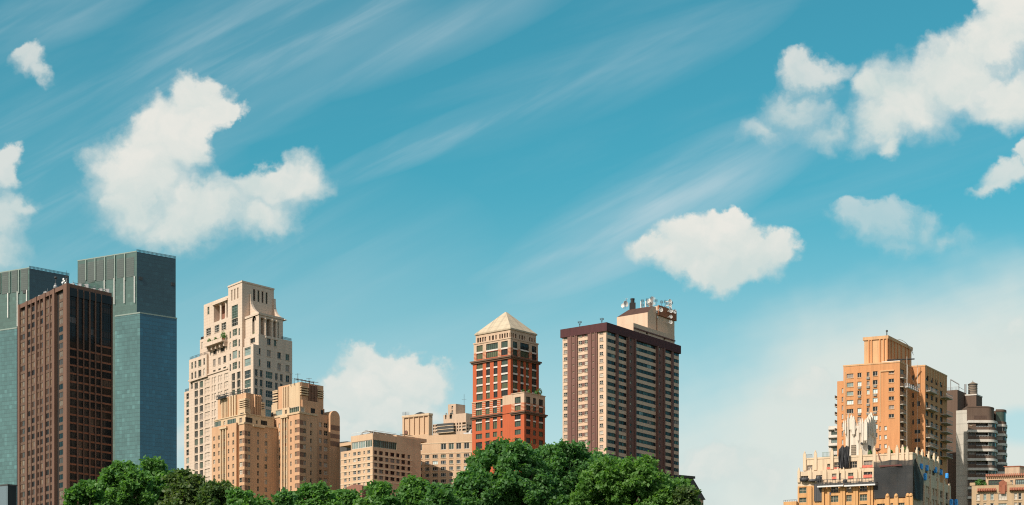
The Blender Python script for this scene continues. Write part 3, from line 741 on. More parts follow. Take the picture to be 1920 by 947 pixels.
for x, h, lab in ((86, 3.6, 'small pale cooler near the middle of the brown tower\'s left roof edge'), (76, 2.0, 'small grey cooler near the left end of the brown tower\'s roof edge')):
    p = roof_pt(fL, x, 3, ztop); mb = MB(); h *= .42; mb.box(p[0]-.8, p[0]+.8, p[1]-.7, p[1]+.7, p[2]-.3, p[2]+h*.6); mb.lathe((p[0], p[1], p[2]+h*.6), [(.5, 0), (.5, h*.25), (.6, h*.3)], 10); mb.tube((p[0]+.7, p[1], p[2]), (p[0]+.7, p[1], p[2]+h*1.6), .05, 5)
    single('roof_cooler', mb, 'metal_grey', lab, 'cooling unit', 'coolers on the brown tower\'s roof')
p = roof_pt(fR, 172, 4, ztop); mb = MB()
for k in range(6):
    dx = -9+k*3.4; q = (p[0]+dx*fr.uR.x, p[1]+dx*fr.uR.y); mb.box(q[0]-.9, q[0]+.7, q[1]-.8, q[1]+.8, p[2], p[2]+1.2+.5*(k % 3)); mb.tube((q[0], q[1], p[2]), (q[0], q[1], p[2]+2.6), .09, 5)
mb.tube((p[0]-9*fr.uR.x, p[1]-9*fr.uR.y, p[2]+1.7), (p[0]+9*fr.uR.x, p[1]+9*fr.uR.y, p[2]+1.7), .12, 5)
single('roof_track', mb, 'metal_grey', 'window cleaning rig along the brown tower\'s right roof edge', 'roof rig')

# ================================================================== pale stepped tower
def stepped_tower():
    Z4 = Zm(340, 520, 4.305); Z3 = Zm(340, 660, 3.945)
    fr = Fr(475, 655, 52., 40.)
    root = thing('stepped_tower', 'tall pale limestone tower stepping up to a square top with an arcade', 'skyscraper', fr.base())
    wins = []
    S = style('frame_white', (('glass_dark', 5), ('glass_green', 3), ('blind_mid', 1)), nx=2, ny=1, fw=.09, sill='limestone', rec=.30)
    SB = style('frame_white', (('glass_dark', 3), ('glass_green', 3), ('glass_pale', 2)), nx=3, ny=2, fw=.10, rec=.25)
    SN = style('frame_white', (('glass_dark', 4), ('glass_green', 2), ('blind_pale', 1)), nx=1, ny=2, fw=.11, rec=.28)
    fM = fr.L(1.6)                                      # main left wall
    f0 = fr.L(0.); fR0 = fr.Rt(0.)
    # --- bay at the corner
    aB = f0.s(456)
    h = openings(f0, Z4.cols((510, 560)), Z4.rows((565, 630), (655, 715), (750, 815), (826, 890), (900, 962), (975, 1035), (1048, 1105), (1120, 1175)), Z4.x(535), SB, wins)
    rowsR = Z4.rows((570, 622), (660, 714)); low = [(Z4.y(745+k*77), Z4.y(745+k*77+55)) for k in range(5)]
    xr = Z4.x(625)
    hR = openings(fR0, Z4.cols((612, 642), (693, 724), (776, 806), (842, 874)), rowsR, xr, S, wins, depth=.42)
    hR += openings(fR0, Z4.cols((595, 618), (634, 658), (758, 780), (798, 820), (844, 874)), low, xr, S, wins, depth=.42)
    hR += openings(fR0, Z4.cols((682, 737)), low, xr, SB, wins, depth=.42)
    hR += openings(fR0, Z4.cols((694, 724), (747, 770)), Z4.rows((475, 528)), xr, S, wins, depth=.42)
    zB = fr.zc(645); bE = fR0.s(548)
    bS = fR0.s(485)
    mb = MB(); block(mb, fr, 0, aB, 0, bS, 0, zB, h, [q for q in hR if q[1] < bS], parapet=1.)
    mb.build('corner_bay', 'limestone', root)
    # --- right volume
    f1 = fr.L(bS); z1 = fr.zc(626, 0, bS)
    h1 = openings(f1, Z4.cols((556, 594)), Z4.rows((490, 530)), Z4.x(575), S, wins)
    mb = MB(); block(mb, fr, .03, 24, bS, bE, 0, z1, h1, [(max(q[0], bS+.1),)+q[1:] for q in hR if q[1] > bS+.4], parapet=.9)
    mb.build('right_volume', 'limestone', root)
    # --- arcade on top of it
    a2, b2 = .6, bS+.5; f2 = fr.L(b2); fR2 = fr.Rt(a2); z2 = fr.zc(587, a2, b2); bA = fR2.s(530.5)
    ar = MB(); zar = z1-.9
    arch = (f2.s(Z4.x(602)), f2.s(Z4.x(572)), f2.z(Z4.x(587), Z4.y(455)), f2.z(Z4.x(587), Z4.y(345)), 3., 1)
    hl = [arch]
    am = (arch[0]+arch[1])/2; r0 = (arch[1]-arch[0])/2
    for k in range(5):                                   # the round head of the arch, in steps
        t0, t1 = k/5, (k+1)/5; w = r0*math.sqrt(max(0, 1-((t0+t1)/2)**2)); hl.append((am-w, am+w, arch[3]+t0*r0*1.2, arch[3]+t1*r0*1.2, 3., 1))
    zc1 = fR2.z(Z4.x(640), Z4.y(322)); cols = [(640, 668), (684, 722), (740, 762), (770, 786)]
    hr = [(fR2.s(Z4.x(c0)), fR2.s(Z4.x(c1)), zar+.3, zc1, 3.4, 1) for c0, c1 in cols]
    block(ar, fr, a2, 14, b2, bA, zar, z2, hl, hr)
    ar.build('arcade', ['limestone', 'loggia_red'], root)
    mb = MB(); fr.abox(mb, a2-.35, 14.2, b2-.35, bA+.3, z2-.55, z2+.25); mb.build('arcade_cornice', 'limestone', root)
    for k in range(len(cols)-1):
        s = fR2.s(Z4.x((cols[k][1]+cols[k+1][0])/2)); mb = MB(); c = fR2.p(s, zar, .1); mb.lathe(c, [(.75, 0), (.75, .5), (.5, .8), (.45, zc1-zar-.9), (.8, zc1-zar-.3), (.8, zc1-zar)], 10); mb.build('column', 'limestone', root)
    # --- square top
    fT = fM; aT = fM.s(454); fRT = fr.Rt(aT); zT = fr.zc(529, aT, 1.6); aTe = fM.s(428); bT = fRT.s(513.5)
    SL = style('frame_dark', (('glass_dark', 3), ('glass_green', 2)), nx=1, ny=5, fw=.1, rec=.5)
    SG = style('frame_green', (('glass_green', 3), ('glass_pale', 1)), nx=3, ny=5, fw=.12, rec=.3)
    hT = openings(fM, Z4.cols((403, 413), (427, 437), (450, 461)), Z4.rows((92, 180)), Z4.x(432), style('limestone', (('limestone_dark', 1),), nx=1, ny=4, fw=.1, rec=.5), wins)
    hT += openings(fM, Z4.cols((406, 456)), Z4.rows((225, 330)), Z4.x(432), SG, wins)
    hT += openings(fM, Z4.cols((406, 456)), Z4.rows((333, 392)), Z4.x(432), SB, wins)
    hT += openings(fM, Z4.cols((413, 450)), Z4.rows((417, 470), (505, 560), (592, 656), (685, 742)), Z4.x(432), SB, wins)
    hT += openings(fM, Z4.cols((389, 401), (461, 473)), Z4.rows((425, 480), (513, 570), (605, 660), (690, 747)), Z4.x(432), SN, wins)
    low_rows = [(Z3.y(200+k*61-26), Z3.y(200+k*61+26)) for k in range(3)]
    hT += openings(fM, Z3.cols((372, 397), (410, 437)), low_rows, Z3.x(335), S, wins)
    hTR = openings(fRT, Z4.cols((580, 598), (615, 632), (648, 664), (681, 697)), Z4.rows((97, 190)), Z4.x(590), SL, wins)
    hTR += openings(fRT, Z4.cols((513, 532)), Z4.rows((320, 372), (408, 470), (500, 545)), Z4.x(520), style('limestone', (('limestone_dark', 1),), nx=1, ny=1, fw=.1, rec=.35), wins)
    mb = MB(); block(mb, fr, aT, aTe, 1.6, bT, 0, zT, hT, hTR, parapet=1.); mb.build('square_top', 'limestone', root)
    mb = MB(); fr.abox(mb, aT-.22, aTe+.2, 1.38, bT+.2, zT+.004, zT+.6); mb.build('coping', 'limestone', root)
    # flying buttresses sweeping from the top down to the arcade
    for xx, yy, nm in ((548, 135, 0), (735, 172, 1)):
        b = fRT.s(Z4.x(xx))+.3; mb = MB(); za = fRT.z(Z4.x(xx), Z4.y(yy)); zb = z2+.2; n = 9
        prof = [(aT+.02, zb), (aT+.02, za)]+[(aT-.5-(aT-1.2)*(t/n)**2.6*.9, za-(za-zb)*(t/n)**.8) for t in range(n+1)]
        P = [fr.pt(a, b, z) for a, z in prof]; Q = [fr.pt(a, b+1.1, z) for a, z in prof]
        mb.quad(P); mb.quad(Q[::-1])
        for i in range(len(P)): mb.quad([P[i], P[(i+1) % len(P)], Q[(i+1) % len(P)], Q[i]])
        mb.build('buttress', 'limestone', root)
    # --- left shoulder with the loggia
    b3 = 1.9; f3 = fr.L(b3); z3 = f3.z(Z4.x(260), Z4.y(193)); a3 = f3.s(382)
    SW = style('frame_white', (('glass_dark', 4), ('glass_green', 2)), nx=3, ny=3, fw=.13, rec=.3, sill='limestone')
    h3 = [(f3.s(Z4.x(374)), f3.s(Z4.x(262)), f3.z(Z4.x(318), Z4.y(345)), f3.z(Z4.x(318), Z4.y(208)), 3.2, 1)]
    h3 += openings(f3, Z4.cols((210, 226)), Z4.rows((238, 300)), Z4.x(218), SN, wins)
    h3 += openings(f3, Z4.cols((200, 238), (268, 306), (323, 362)), Z4.rows((405, 462)), Z4.x(235), SW, wins)
    h3 += openings(f3, Z4.cols((272, 306), (326, 362)), Z4.rows((484, 520)), Z4.x(318), S, wins)
    h3 += openings(f3, Z4.cols((255, 285), (315, 350)), Z4.rows((566, 612)), Z4.x(300), S, wins)
    h3 += openings(f3, Z4.cols((255, 276), (297, 318), (338, 361)), Z4.rows((648, 702), (735, 775)), Z4.x(307), S, wins)
    mb = MB(); block(mb, fr, aTe+.02, a3, b3, 26, 0, z3, h3, parapet=1.2); mb.build('left_shoulder', ['limestone', 'loggia_red'], root)
    for xx in (308, 350):
        s = f3.s(Z4.x(xx)); zb_, zt_ = f3.z(Z4.x(318), Z4.y(345)), f3.z(Z4.x(318), Z4.y(208)); mb = MB(); mb.lathe(f3.p(s, zb_, -.7), [(.7, 0), (.5, .6), (.45, zt_-zb_-.8), (.75, zt_-zb_)], 10); mb.build('column', 'limestone', root)
    mb = MB(); f3.box(mb, f3.s(Z4.x(376)), f3.s(Z4.x(258)), .003, .5, f3.z(Z4.x(318), Z4.y(206)), f3.z(Z4.x(318), Z4.y(190))); mb.build('loggia_lintel', 'limestone', root)
    # balcony
    mb = MB(); s0, s1 = f3.s(Z4.x(374)), f3.s(Z4.x(233)); zb0 = f3.z(Z4.x(300), Z4.y(548)); f3.box(mb, s0, s1, .004, 2.6, zb0, zb0+.7)
    for k in range(5): s = s0+.5+(s1-s0-1)*k/4; f3.box(mb, s-.3, s+.3, .004, 1.6, zb0-1.6, zb0)
    bal = mb.build('balcony', 'limestone', root)
    mb = MB(); f3.box(mb, s0, s1, 2.4, 2.6, zb0+.7, zb0+1.5); mb.build('railing', 'limestone', bal)
    plants = [(f3, s0+(s1-s0)*t, 1.4, zb0+.7, r) for t, r in ((.06, 1.5), (.2, .7), (.36, .6), (.5, 1.0), (.66, .7), (.86, 1.2))]
    # --- next steps down to the left
    b4 = 2.2; f4 = fr.L(b4); z4 = f4.z(Z4.x(152), Z4.y(506)); a4 = f4.s(Z4.x(150))
    h4 = openings(f4, Z4.cols((162, 172)), Z4.rows((522, 580)), Z4.x(168), SN, wins)+openings(f4, Z4.cols((190, 222)), Z4.rows((585, 640)), Z4.x(205), S, wins)+openings(f4, Z4.cols((210, 228)), Z4.rows((500, 560)), Z4.x(218), SN, wins)
    mb = MB(); block(mb, fr, a3-3.5, a4, b4, 30, 0, z4, h4, parapet=1.); mb.build('left_step', 'limestone', root)
    # main wall below, all storeys
    b5 = 1.62; f5 = fr.L(b5); z5 = f5.z(Z4.x(240), Z4.y(785)); a5 = f5.s(354.5)
    mcols = [(97, 122), (135, 160)]; thin = [(225, 237), (243, 256), (272, 284), (290, 302)]; wide = [(173, 210), (318, 355)]
    rows = steps(Z3.y(250), 15.1, 13, 11.6)
    h5 = openings(f5, Z3.cols(*mcols), rows, Z3.x(110), S, wins)+openings(f5, Z3.cols(*thin), rows, Z3.x(110), SN, wins)+openings(f5, Z3.cols(*wide), rows, Z3.x(110), SB, wins)
    h5 += openings(f5, Z3.cols((70, 84)), rows[:1], Z3.x(80), SN, wins)
    mb = MB(); block(mb, fr, aTe+.01, a5, b5, 28, 0, z5, h5, parapet=.6); mb.build('main_wall', 'limestone', root)
    mb = MB(); f5.box(mb, aTe, a5+.2, .003, .35, z5+.003, z5+.55); mb.build('string_course', 'limestone', root)
    # projecting left step above it
    b6 = .9; f6 = fr.L(b6); z6 = f6.z(Z4.x(62), Z4.y(668)); s60, s61 = f6.s(Z4.x(204)), f6.s(Z4.x(62))
    h6 = openings(f6, Z4.cols((79, 93), (107, 121), (177, 190)), Z4.rows((665, 718), (748, 802)), Z4.x(150), SN, wins)+openings(f6, Z4.cols((135, 161)), Z4.rows((665, 718), (748, 802)), Z4.x(150), S, wins)
    mb = MB(); block(mb, fr, s60, s61, b6, 22, z5-.5, z6, h6, parapet=.8); mb.build('projecting_step', 'limestone', root)
    # far left wing
    b7 = 3.5; f7 = fr.L(b7); z7 = f7.z(Z3.x(40), Z3.y(292)); s7 = f7.s(345.5)
    h7 = openings(f7, Z3.cols((36, 75)), steps(Z3.y(325), 15.1, 11, 11), Z3.x(55), SB, wins)
    mb = MB(); block(mb, fr, a5-1.5, s7, b7, 24, 0, z7, h7, parapet=.8); mb.build('left_wing', 'limestone', root)
    make_windows(root, wins)
    # planters and roof gardens
    global PLANTS
    PLANTS = plants+[(f1, f1.s(Z4.x(575)), -1.2, z1, .9)]
    for f, s0, s1, z in ((f6, s60+.3, s61-.2, z6), (fR0, fR0.s(530), bE-.2, z1), (f4, a3+.2, a4-.2, z4), (f7, a5, s7-.2, z7)):
        mb = MB()
        for k in range(14):
            s = s0+(s1-s0)*k/13; f.box(mb, s-.05, s+.05, -.4, -.3, z-.4, z+1.1)
        for zz in (.55, 1.08): f.box(mb, min(s0, s1), max(s0, s1), -.38, -.32, z+zz-.04, z+zz+.04)
        mb.build('railing', 'metal_dark', root)
    return fr, root
st_fr, _ = stepped_tower()
def bush(f, s, d, z, r, label, leaf='leaf_deep', group=None, name='potted_shrub'):
    p = f.p(s, z, d); root = thing(name, label, 'shrub', p, group); rng = np.random.default_rng(int(s*100) % 9973)
    k = int(120*r)+60; q = unit(rng.normal(size=(k, 3))); c = q*(r*rng.uniform(.4, 1, k)**.5)[:, None]*np.array([.7, .7, 1.1])+np.array([0, 0, r*1.1])
    n = unit(q+rng.normal(size=(k, 3))*.6); t = unit(np.cross(n, rng.normal(size=(k, 3)))); b = np.cross(n, t); L = rng.uniform(.15, .32, k)[:, None]
    fast_mesh('foliage', np.stack([c+t*L, c+b*L*.6, c-t*L, c-b*L*.6], axis=1).reshape(-1, 3), k, leaf, root)
    mb = MB(); mb.lathe(p, [(r*.35, 0), (r*.42, r*.5), (r*.40, r*.52)], 8); mb.build('pot', 'terracotta', root)
    return root
where = ['at the right end of the pale tower\'s balcony', 'second from the right end of the pale tower\'s balcony', 'right of the middle of the pale tower\'s balcony', 'left of the middle of the pale tower\'s balcony', 'second from the left end of the pale tower\'s balcony', 'at the left end of the pale tower\'s balcony', 'on the terrace under the pale tower\'s arch']
for (f, s, d, z, r), w in zip(PLANTS, where): bush(f, s, d, z, r, 'potted shrub '+w, group='potted shrubs on the pale tower')
# ================================================================== the buff brick twin towers
def louvre_box(root, fr, a0, a1, b0, b1, z0, z1, n=5):
    mb = MB(); fr.abox(mb, a0+.35, a1-.35, b0+.35, b1-.35, z0, z1-.1, 1)
    for k in range(n):
        za = z0+(z1-z0)*k/n; fr.abox(mb, a0, a1, b0, b1, za+.006, za+(z1-z0)/n*.52, 0)
    fr.abox(mb, a0-.02, a1+.02, b0-.02, b1+.02, z1-.35, z1)
    return mb.build('louvre_crown', ['buff_trim', 'soot_black'], root)
def flutes(root, f, s0, s1, z0, z1, n=6, m='buff_brick', d=.45):
    for k in range(n):
        a = s0+(s1-s0)*(k+.5)/n; w = abs(s1-s0)/n*.27; mb = MB(); f.box(mb, a-w, a+w, .004, d, z0, z1); mb.build('flute', m, root)
SB_ = style('frame_tan', (('glass_dark', 4), ('blind_mid', 3), ('blind_pale', 2), ('glass_blue', 1)), nx=2, ny=2, fw=.1, rec=.26)
SN_ = style('frame_tan', (('glass_dark', 5), ('blind_mid', 3), ('blind_pale', 1)), nx=1, ny=2, fw=.1, rec=.26)
SU_ = style('frame_white', (('glass_pale', 3), ('glass_green', 2)), nx=5, ny=1, fw=.12, rec=.15)
SD_ = style('frame_dark', (('glass_dark', 3), ('glass_blue', 2)), nx=4, ny=1, fw=.12, rec=.15)
Zt = Zm(390, 700, 3.835)
def bands(f, s0, s1, rows, xref, depth=.06):
    """darker brick bands let into the wall beside the corner windows"""
    return [(s0, s1, f.z(xref, r1), f.z(xref, r0), depth, 1) for r0, r1 in rows]
# ---- right twin
fr = Fr(561.6, 615, 45., 42.)
root = thing('brick_tower', 'right one of two buff brick towers, with a rounded fin on its right end', 'tower', fr.base())
fL, fR = fr.L(0), fr.Rt(0); wins = []
X, Y_ = Zt.x, Zt.y
z0 = fr.zc(Y_(288)); aE = fL.s(502); bC = fR.s(X(783)); pit = 57.3
rowsL = [(Y_(390-18+k*pit), Y_(390+14+k*pit)) for k in range(11)]
hl = openings(fL, Zt.cols((444, 470), (478, 490)), rowsL, X(457), SB_, wins)
hl += openings(fL, Zt.cols((507, 518), (590, 601)), rowsL, X(457), SN_, wins)
hl += [(fL.s(X(570)), fL.s(X(540)), 20., fL.z(X(555), Y_(322)), .22, 2)]
rowsC = [(Y_(352-18+k*pit), Y_(352+16+k*pit)) for k in range(11)]
hl += openings(fL, Zt.cols((625, 638)), rowsC, X(631), SB_, wins)
rowsR = [(Y_(357-17+k*pit), Y_(357+17+k*pit)) for k in range(11)]
hr = openings(fR, Zt.cols((686, 706)), rowsR, X(695), SB_, wins, depth=.5)
hr += bands(fR, .05, fR.s(X(685)), rowsR, X(695))
hl += bands(fL, .05, fL.s(X(639)), rowsC, X(631))
hr += openings(fR, Zt.cols((735, 748)), [(a+4, b+4) for a, b in rowsR], X(741), SN_, wins, depth=.5)
mb = MB(); block(mb, fr, 0, aE, 0, bC, 0, z0, hl, hr, parapet=.8); mb.build('shaft', ['buff_brick', 'buff_band', 'buff_trim'], root)
# slot with slender windows and rust panels
f_in = Face(fL.O-fL.n*.225, fL.u)
w_ = []
for c in ((541, 552), (558, 570)):
    for r0, r1 in [(Y_(372-16+k*pit), Y_(372+16+k*pit)) for k in range(11)]:
        w = Win(); w.f = Face(fL.O-fL.n*.02, fL.u); w.a0, w.a1 = sorted((fL.s(X(c[0])), fL.s(X(c[1])))); w.z0, w.z1 = fL.z(X(555), r1), fL.z(X(555), r0); w.st = dict(SN_, rec=.13); w.g = pick(SN_['glasses']); wins.append(w)
for k in range(4):
    mb = MB(); f_in.box(mb, fL.s(X(569)), fL.s(X(541)), .004, .03, fL.z(X(555), Y_(352+k*pit)), fL.z(X(555), Y_(330+k*pit))); mb.build('rust_panel', 'rust_panel', root)
for xx in (536, 554.5, 574):
    mb = MB(); s = fL.s(X(xx)); fL.box(mb, s-.28, s+.28, .003, .4, 10, fL.z(X(555), Y_(312))); mb.build('pilaster', 'buff_trim', root)
mb = MB(); fL.box(mb, fL.s(X(582)), fL.s(X(528)), .005, .7, fL.z(X(555), Y_(322)), fL.z(X(555), Y_(306))); mb.build('slot_hood', 'buff_trim', root)
for nm, f, c0, c1, y0, y1 in ((0, fL, 432, 658, 292, 300),):
    mb = MB(); fr.abox(mb, -.25, aE+.2, -.25, bC+.1, z0+.004, z0+.7); mb.build('parapet', 'buff_trim', root)
# wing towards the fin
b1 = fR.s(X(882)); bF = fR.s(636.8); a1 = 1.6; fW = fr.Rt(a1); zW = fW.z(X(800), Y_(262)); 
hw = openings(fW, Zt.cols((800, 818)), [(a, b) for a, b in rowsR], X(741), SN_, wins)+openings(fW, Zt.cols((833, 862)), rowsR, X(741), SB_, wins)
mb = MB(); block(mb, fr, a1, 16, bC+.02, b1+1.5, 0, fW.z(X(840), Y_(300)), (), hw, parapet=.8); mb.build('wing', 'buff_brick', root)
mb = MB(); block(mb, fr, a1+1.2, 14, bC+.3, fW.s(X(853)), 0, fW.z(X(830), Y_(250)), (), openings(fr.Rt(a1+1.2), Zt.cols((812, 832)), Zt.rows((262, 300)), X(822), SB_, wins), parapet=.5); mb.build('wing_step', 'buff_brick', root)
# the fin: a wall with a round head
fF = fr.Rt(.2); s0, s1 = fF.s(X(880)), fF.s(X(948)); zf = fF.z(X(914), Y_(270)); rr = (s1-s0)/2; zs = zf-rr*1.0; mb = MB()
pr = [(s0, 0), (s1, 0), (s1, zs)]+[((s0+s1)/2+rr*math.cos(t*math.pi/12), zs+rr*math.sin(t*math.pi/12)) for t in range(1, 12)]+[(s0, zs)]
P = [fF.p(s, z) for s, z in pr]; Q = [fF.p(s, z, -9) for s, z in pr]; mb.quad(P, 0, pr); mb.quad(Q[::-1])
for i in range(len(P)): mb.quad([P[i], Q[i], Q[(i+1) % len(P)], P[(i+1) % len(P)]])
fin = mb.build('fin', 'buff_brick', root)
for y0, y1 in ((375, 410), (437, 468), (490, 525)):
    mb = MB(); fF.box(mb, s0+.02, s1-.02, .003, .06, fF.z(X(914), Y_(y1)), fF.z(X(914), Y_(y0))); mb.build('brick_band', 'buff_band', fin)
# glazed setback floor
a2, b2 = 1.0, 1.0; fL2, fR2 = fr.L(b2), fr.Rt(a2); z2 = fr.zc(Y_(236), a2, b2)
h2 = openings(fL2, Zt.cols((584, 655)), Zt.rows((242, 286)), X(620), SU_, wins)
h2r = openings(fR2, Zt.cols((668, 694)), Zt.rows((246, 276)), X(680), SU_, wins)
mb = MB(); block(mb, fr, a2, fL2.s(X(578)), b2, fR2.s(X(700)), z0, z2, h2, h2r, parapet=.4); mb.build('glazed_corner', 'buff_trim', root)
a3 = fL2.s(X(535)); f3 = fr.L(1.3)
h3 = openings(f3, Zt.cols((486, 534)), Zt.rows((264, 302)), X(510), SU_, wins)+openings(f3, Zt.cols((450, 470)), Zt.rows((282, 316)), X(460), SD_, wins)+openings(f3, Zt.cols((552, 566)), Zt.rows((262, 292)), X(559), SN_, wins)
mb = MB(); block(mb, fr, fL2.s(X(577)), aE-.4, 1.3, 14, z0, f3.z(X(510), Y_(258)), h3, parapet=.4); mb.build('glazed_wing', 'buff_trim', root)
# crown
a4 = fL2.s(X(655))+.8; b4 = 2.6; fL4, fR4 = fr.L(b4), fr.Rt(2.2); z4 = fr.zc(Y_(62), 2.2, b4); aC = fL4.s(X(506)); bK = fR4.s(X(830))
hk = [(fR4.s(X(668)), fR4.s(X(712)), fR4.z(X(690), Y_(162)), fR4.z(X(690), Y_(92)), 2., 1), (fR4.s(X(788)), fR4.s(X(822)), fR4.z(X(805), Y_(182)), fR4.z(X(805), Y_(118)), 2., 1)]
mb = MB(); block(mb, fr, 2.2, aC, b4, bK, z0-.3, z4, (), hk, parapet=.8); mb.build('crown', ['buff_brick', 'soot_black'], root)
flutes(root, fL4, fL4.s(X(600)), fL4.s(X(540)), z2, z4-.6, 5, 'buff_trim'); flutes(root, fR4, fR4.s(X(718)), fR4.s(X(782)), fR4.z(X(750), Y_(205)), z4-.3, 6, 'buff_band')
for xx, w in ((602, .8), (640, 2.2)):
    mb = MB(); s = fL4.s(X(xx)); fL4.box(mb, s-w, s+w, .006, .5, z2, z4-.1); mb.build('pilaster', 'buff_trim', root)
for h in hk:
    n = 4
    for k in range(n):
        mb = MB(); za = h[2]+(h[3]-h[2])*(k+.25)/n; fR4.box(mb, h[0]-.25, h[1]+.25, -.3, .5, za, za+(h[3]-h[2])/n*.5); mb.build('louvre', 'buff_trim', root)
fX = fr.L(3.4); louvre_box(root, fr, fX.s(X(500)), fX.s(X(464)), 3.4, 9, fX.z(X(480), Y_(222)), fX.z(X(480), Y_(124)), 5)
mb = MB(); fr.abox(mb, fX.s(X(502)), fX.s(X(460)), 3.2, 10, z0, fX.z(X(480), Y_(224))); mb.build('crown_base', 'buff_trim', root)
hu = openings(fr.Rt(1.7), Zt.cols((738, 770), (812, 830)), Zt.rows((252, 290)), X(755), SD_, wins)
mb = MB(); block(mb, fr, 1.7, 12, fR.s(X(701)), fR.s(X(832)), z0-.2, fr.Rt(1.7).z(X(740), Y_(200)), (), hu, parapet=.3); mb.build('upper_setback', 'buff_brick', root)
make_windows(root, wins)
def antenna(p, h, label, arms=3, group=None, mat='metal_dark', r=.09, spread=1.0):
    mb = MB(); mb.tube(p, (p[0], p[1], p[2]+h), r, 5)
    for k in range(arms):
        z = p[2]+h*(.55+.4*k/max(arms-1, 1)); mb.tube((p[0]-spread, p[1]+.2, z), (p[0]+spread, p[1]-.2, z), r*.7, 4)
    return single('roof_antenna', mb, mat, label, 'antenna', group)
G = 'antennas on the buff twin towers'
for x, h, d, lab in ((562, 3.6, 5, 'thin antenna over the front corner of the right buff tower'), (583, 4.6, 7, 'tallest antenna on the right buff tower\'s crown'), (597, 3.2, 5, 'thin antenna at the right end of the right buff tower\'s crown')):
    antenna(fR4.p(fR4.s(x), z4-.8, -d), h+.8, lab, 2, G)
mb = MB(); s0, s1 = fR4.s(X(660)), fR4.s(X(800)); z = z4+1.4; mb.tube(fR4.p(s0, z, -3), fR4.p(s1, z, -3), .16, 5)
for k in range(6): s = s0+(s1-s0)*k/5; mb.tube(fR4.p(s, z4-.8, -3), fR4.p(s, z+.2, -3), .12, 5); mb.tube(fR4.p(s, z, -3), fR4.p(s+.4, z-.2, -1), .09, 4)
single('roof_pipe_rail', mb, 'metal_dark', 'dark pipe rail along the right buff tower\'s crown', 'railing')

# ---- left twin
fr = Fr(458.3, 612, 47., 40.)
root = thing('brick_tower', 'left one of two buff brick towers, before the pale stepped tower', 'tower', fr.base())
fL, fR = fr.L(0), fr.Rt(0); wins = []
pit = 56.; aS = fL.s(X(222)); z0 = fr.zc(Y_(362)); bE = fR.s(X(426))
rC = [(Y_(433-18+k*pit), Y_(433+16+k*pit)) for k in range(9)]
hl = openings(fL, Zt.cols((225, 247)), rC, X(235), SB_, wins)+bands(fL, .05, fL.s(X(249)), rC, X(235))
rR = [(Y_(434-17+k*pit), Y_(434+17+k*pit)) for k in range(9)]
hr = openings(fR, Zt.cols((286, 304)), rR, X(295), SB_, wins)+bands(fR, .05, fR.s(X(284)), rR, X(295))
hr += openings(fR, Zt.cols((353, 367)), rR, X(330), SN_, wins)+openings(fR, Zt.cols((407, 426)), rR, X(330), SB_, wins)
mb = MB(); block(mb, fr, 0, aS, 0, bE+5, 0, z0, hl, hr, parapet=.8); mb.build('corner_shaft', ['buff_brick', 'buff_band'], root)
fN = fr.L(2.2); mb = MB(); block(mb, fr, aS-.6, fN.s(X(203)), 2.2, 14, 0, z0-1.5, [q for q in bands(fN, fN.s(X(221)), fN.s(X(205)), rC, X(215))]); mb.build('recess', ['buff_brick', 'buff_band'], root)
fK = fr.L(.5); aE = fK.s(397); aK = fK.s(X(204)); zK = fK.z(X(120), Y_(372))
rL = [(Y_(462-17+k*pit), Y_(462+14+k*pit)) for k in range(9)]
hk = openings(fK, Zt.cols((37, 51), (175, 188)), rL, X(90), SB_, wins)+openings(fK, Zt.cols((72, 84), (142, 153)), rL, X(90), SN_, wins)
hk += [(fK.s(X(128)), fK.s(X(99)), 20., fK.z(X(113), Y_(400)), .22, 2)]
mb = MB(); block(mb, fr, aK, aE, .5, 20, 0, zK, hk, parapet=.8); mb.build('shaft', ['buff_brick', 'buff_band', 'buff_trim'], root)
for c in ((100, 111), (116, 127)):
    for r0, r1 in rL:
        w = Win(); w.f = Face(fK.O-fK.n*.02, fK.u); w.a0, w.a1 = sorted((fK.s(X(c[0])), fK.s(X(c[1])))); w.z0, w.z1 = fK.z(X(85), r1), fK.z(X(85), r0); w.st = dict(SN_, rec=.13); w.g = pick(SN_['glasses']); wins.append(w)
f_in = Face(fK.O-fK.n*.225, fK.u)
for k in range(2):
    mb = MB(); f_in.box(mb, fK.s(X(127)), fK.s(X(100)), .004, .03, fK.z(X(113), Y_(487+k*pit)), fK.z(X(113), Y_(465+k*pit))); mb.build('rust_panel', 'rust_panel', root)
for xx in (95, 113.5, 132):
    mb = MB(); s = fK.s(X(xx)); fK.box(mb, s-.28, s+.28, .003, .4, 10, fK.z(X(113), Y_(392))); mb.build('pilaster', 'buff_trim', root)
mb = MB(); fK.box(mb, fK.s(X(142)), fK.s(X(90)), .005, .7, fK.z(X(113), Y_(402)), fK.z(X(113), Y_(388))); mb.build('slot_hood', 'buff_trim', root)
mb = MB(); fr.abox(mb, -.25, aS+.1, -.25, bE+5.1, z0+.004, z0+.6); mb.build('parapet', 'buff_trim', root)
mb = MB(); fR.box(mb, fR.s(X(318)), fR.s(X(404)), .005, .6, fR.z(X(360), Y_(390)), fR.z(X(360), Y_(378))); mb.build('slot_hood', 'buff_trim', root)
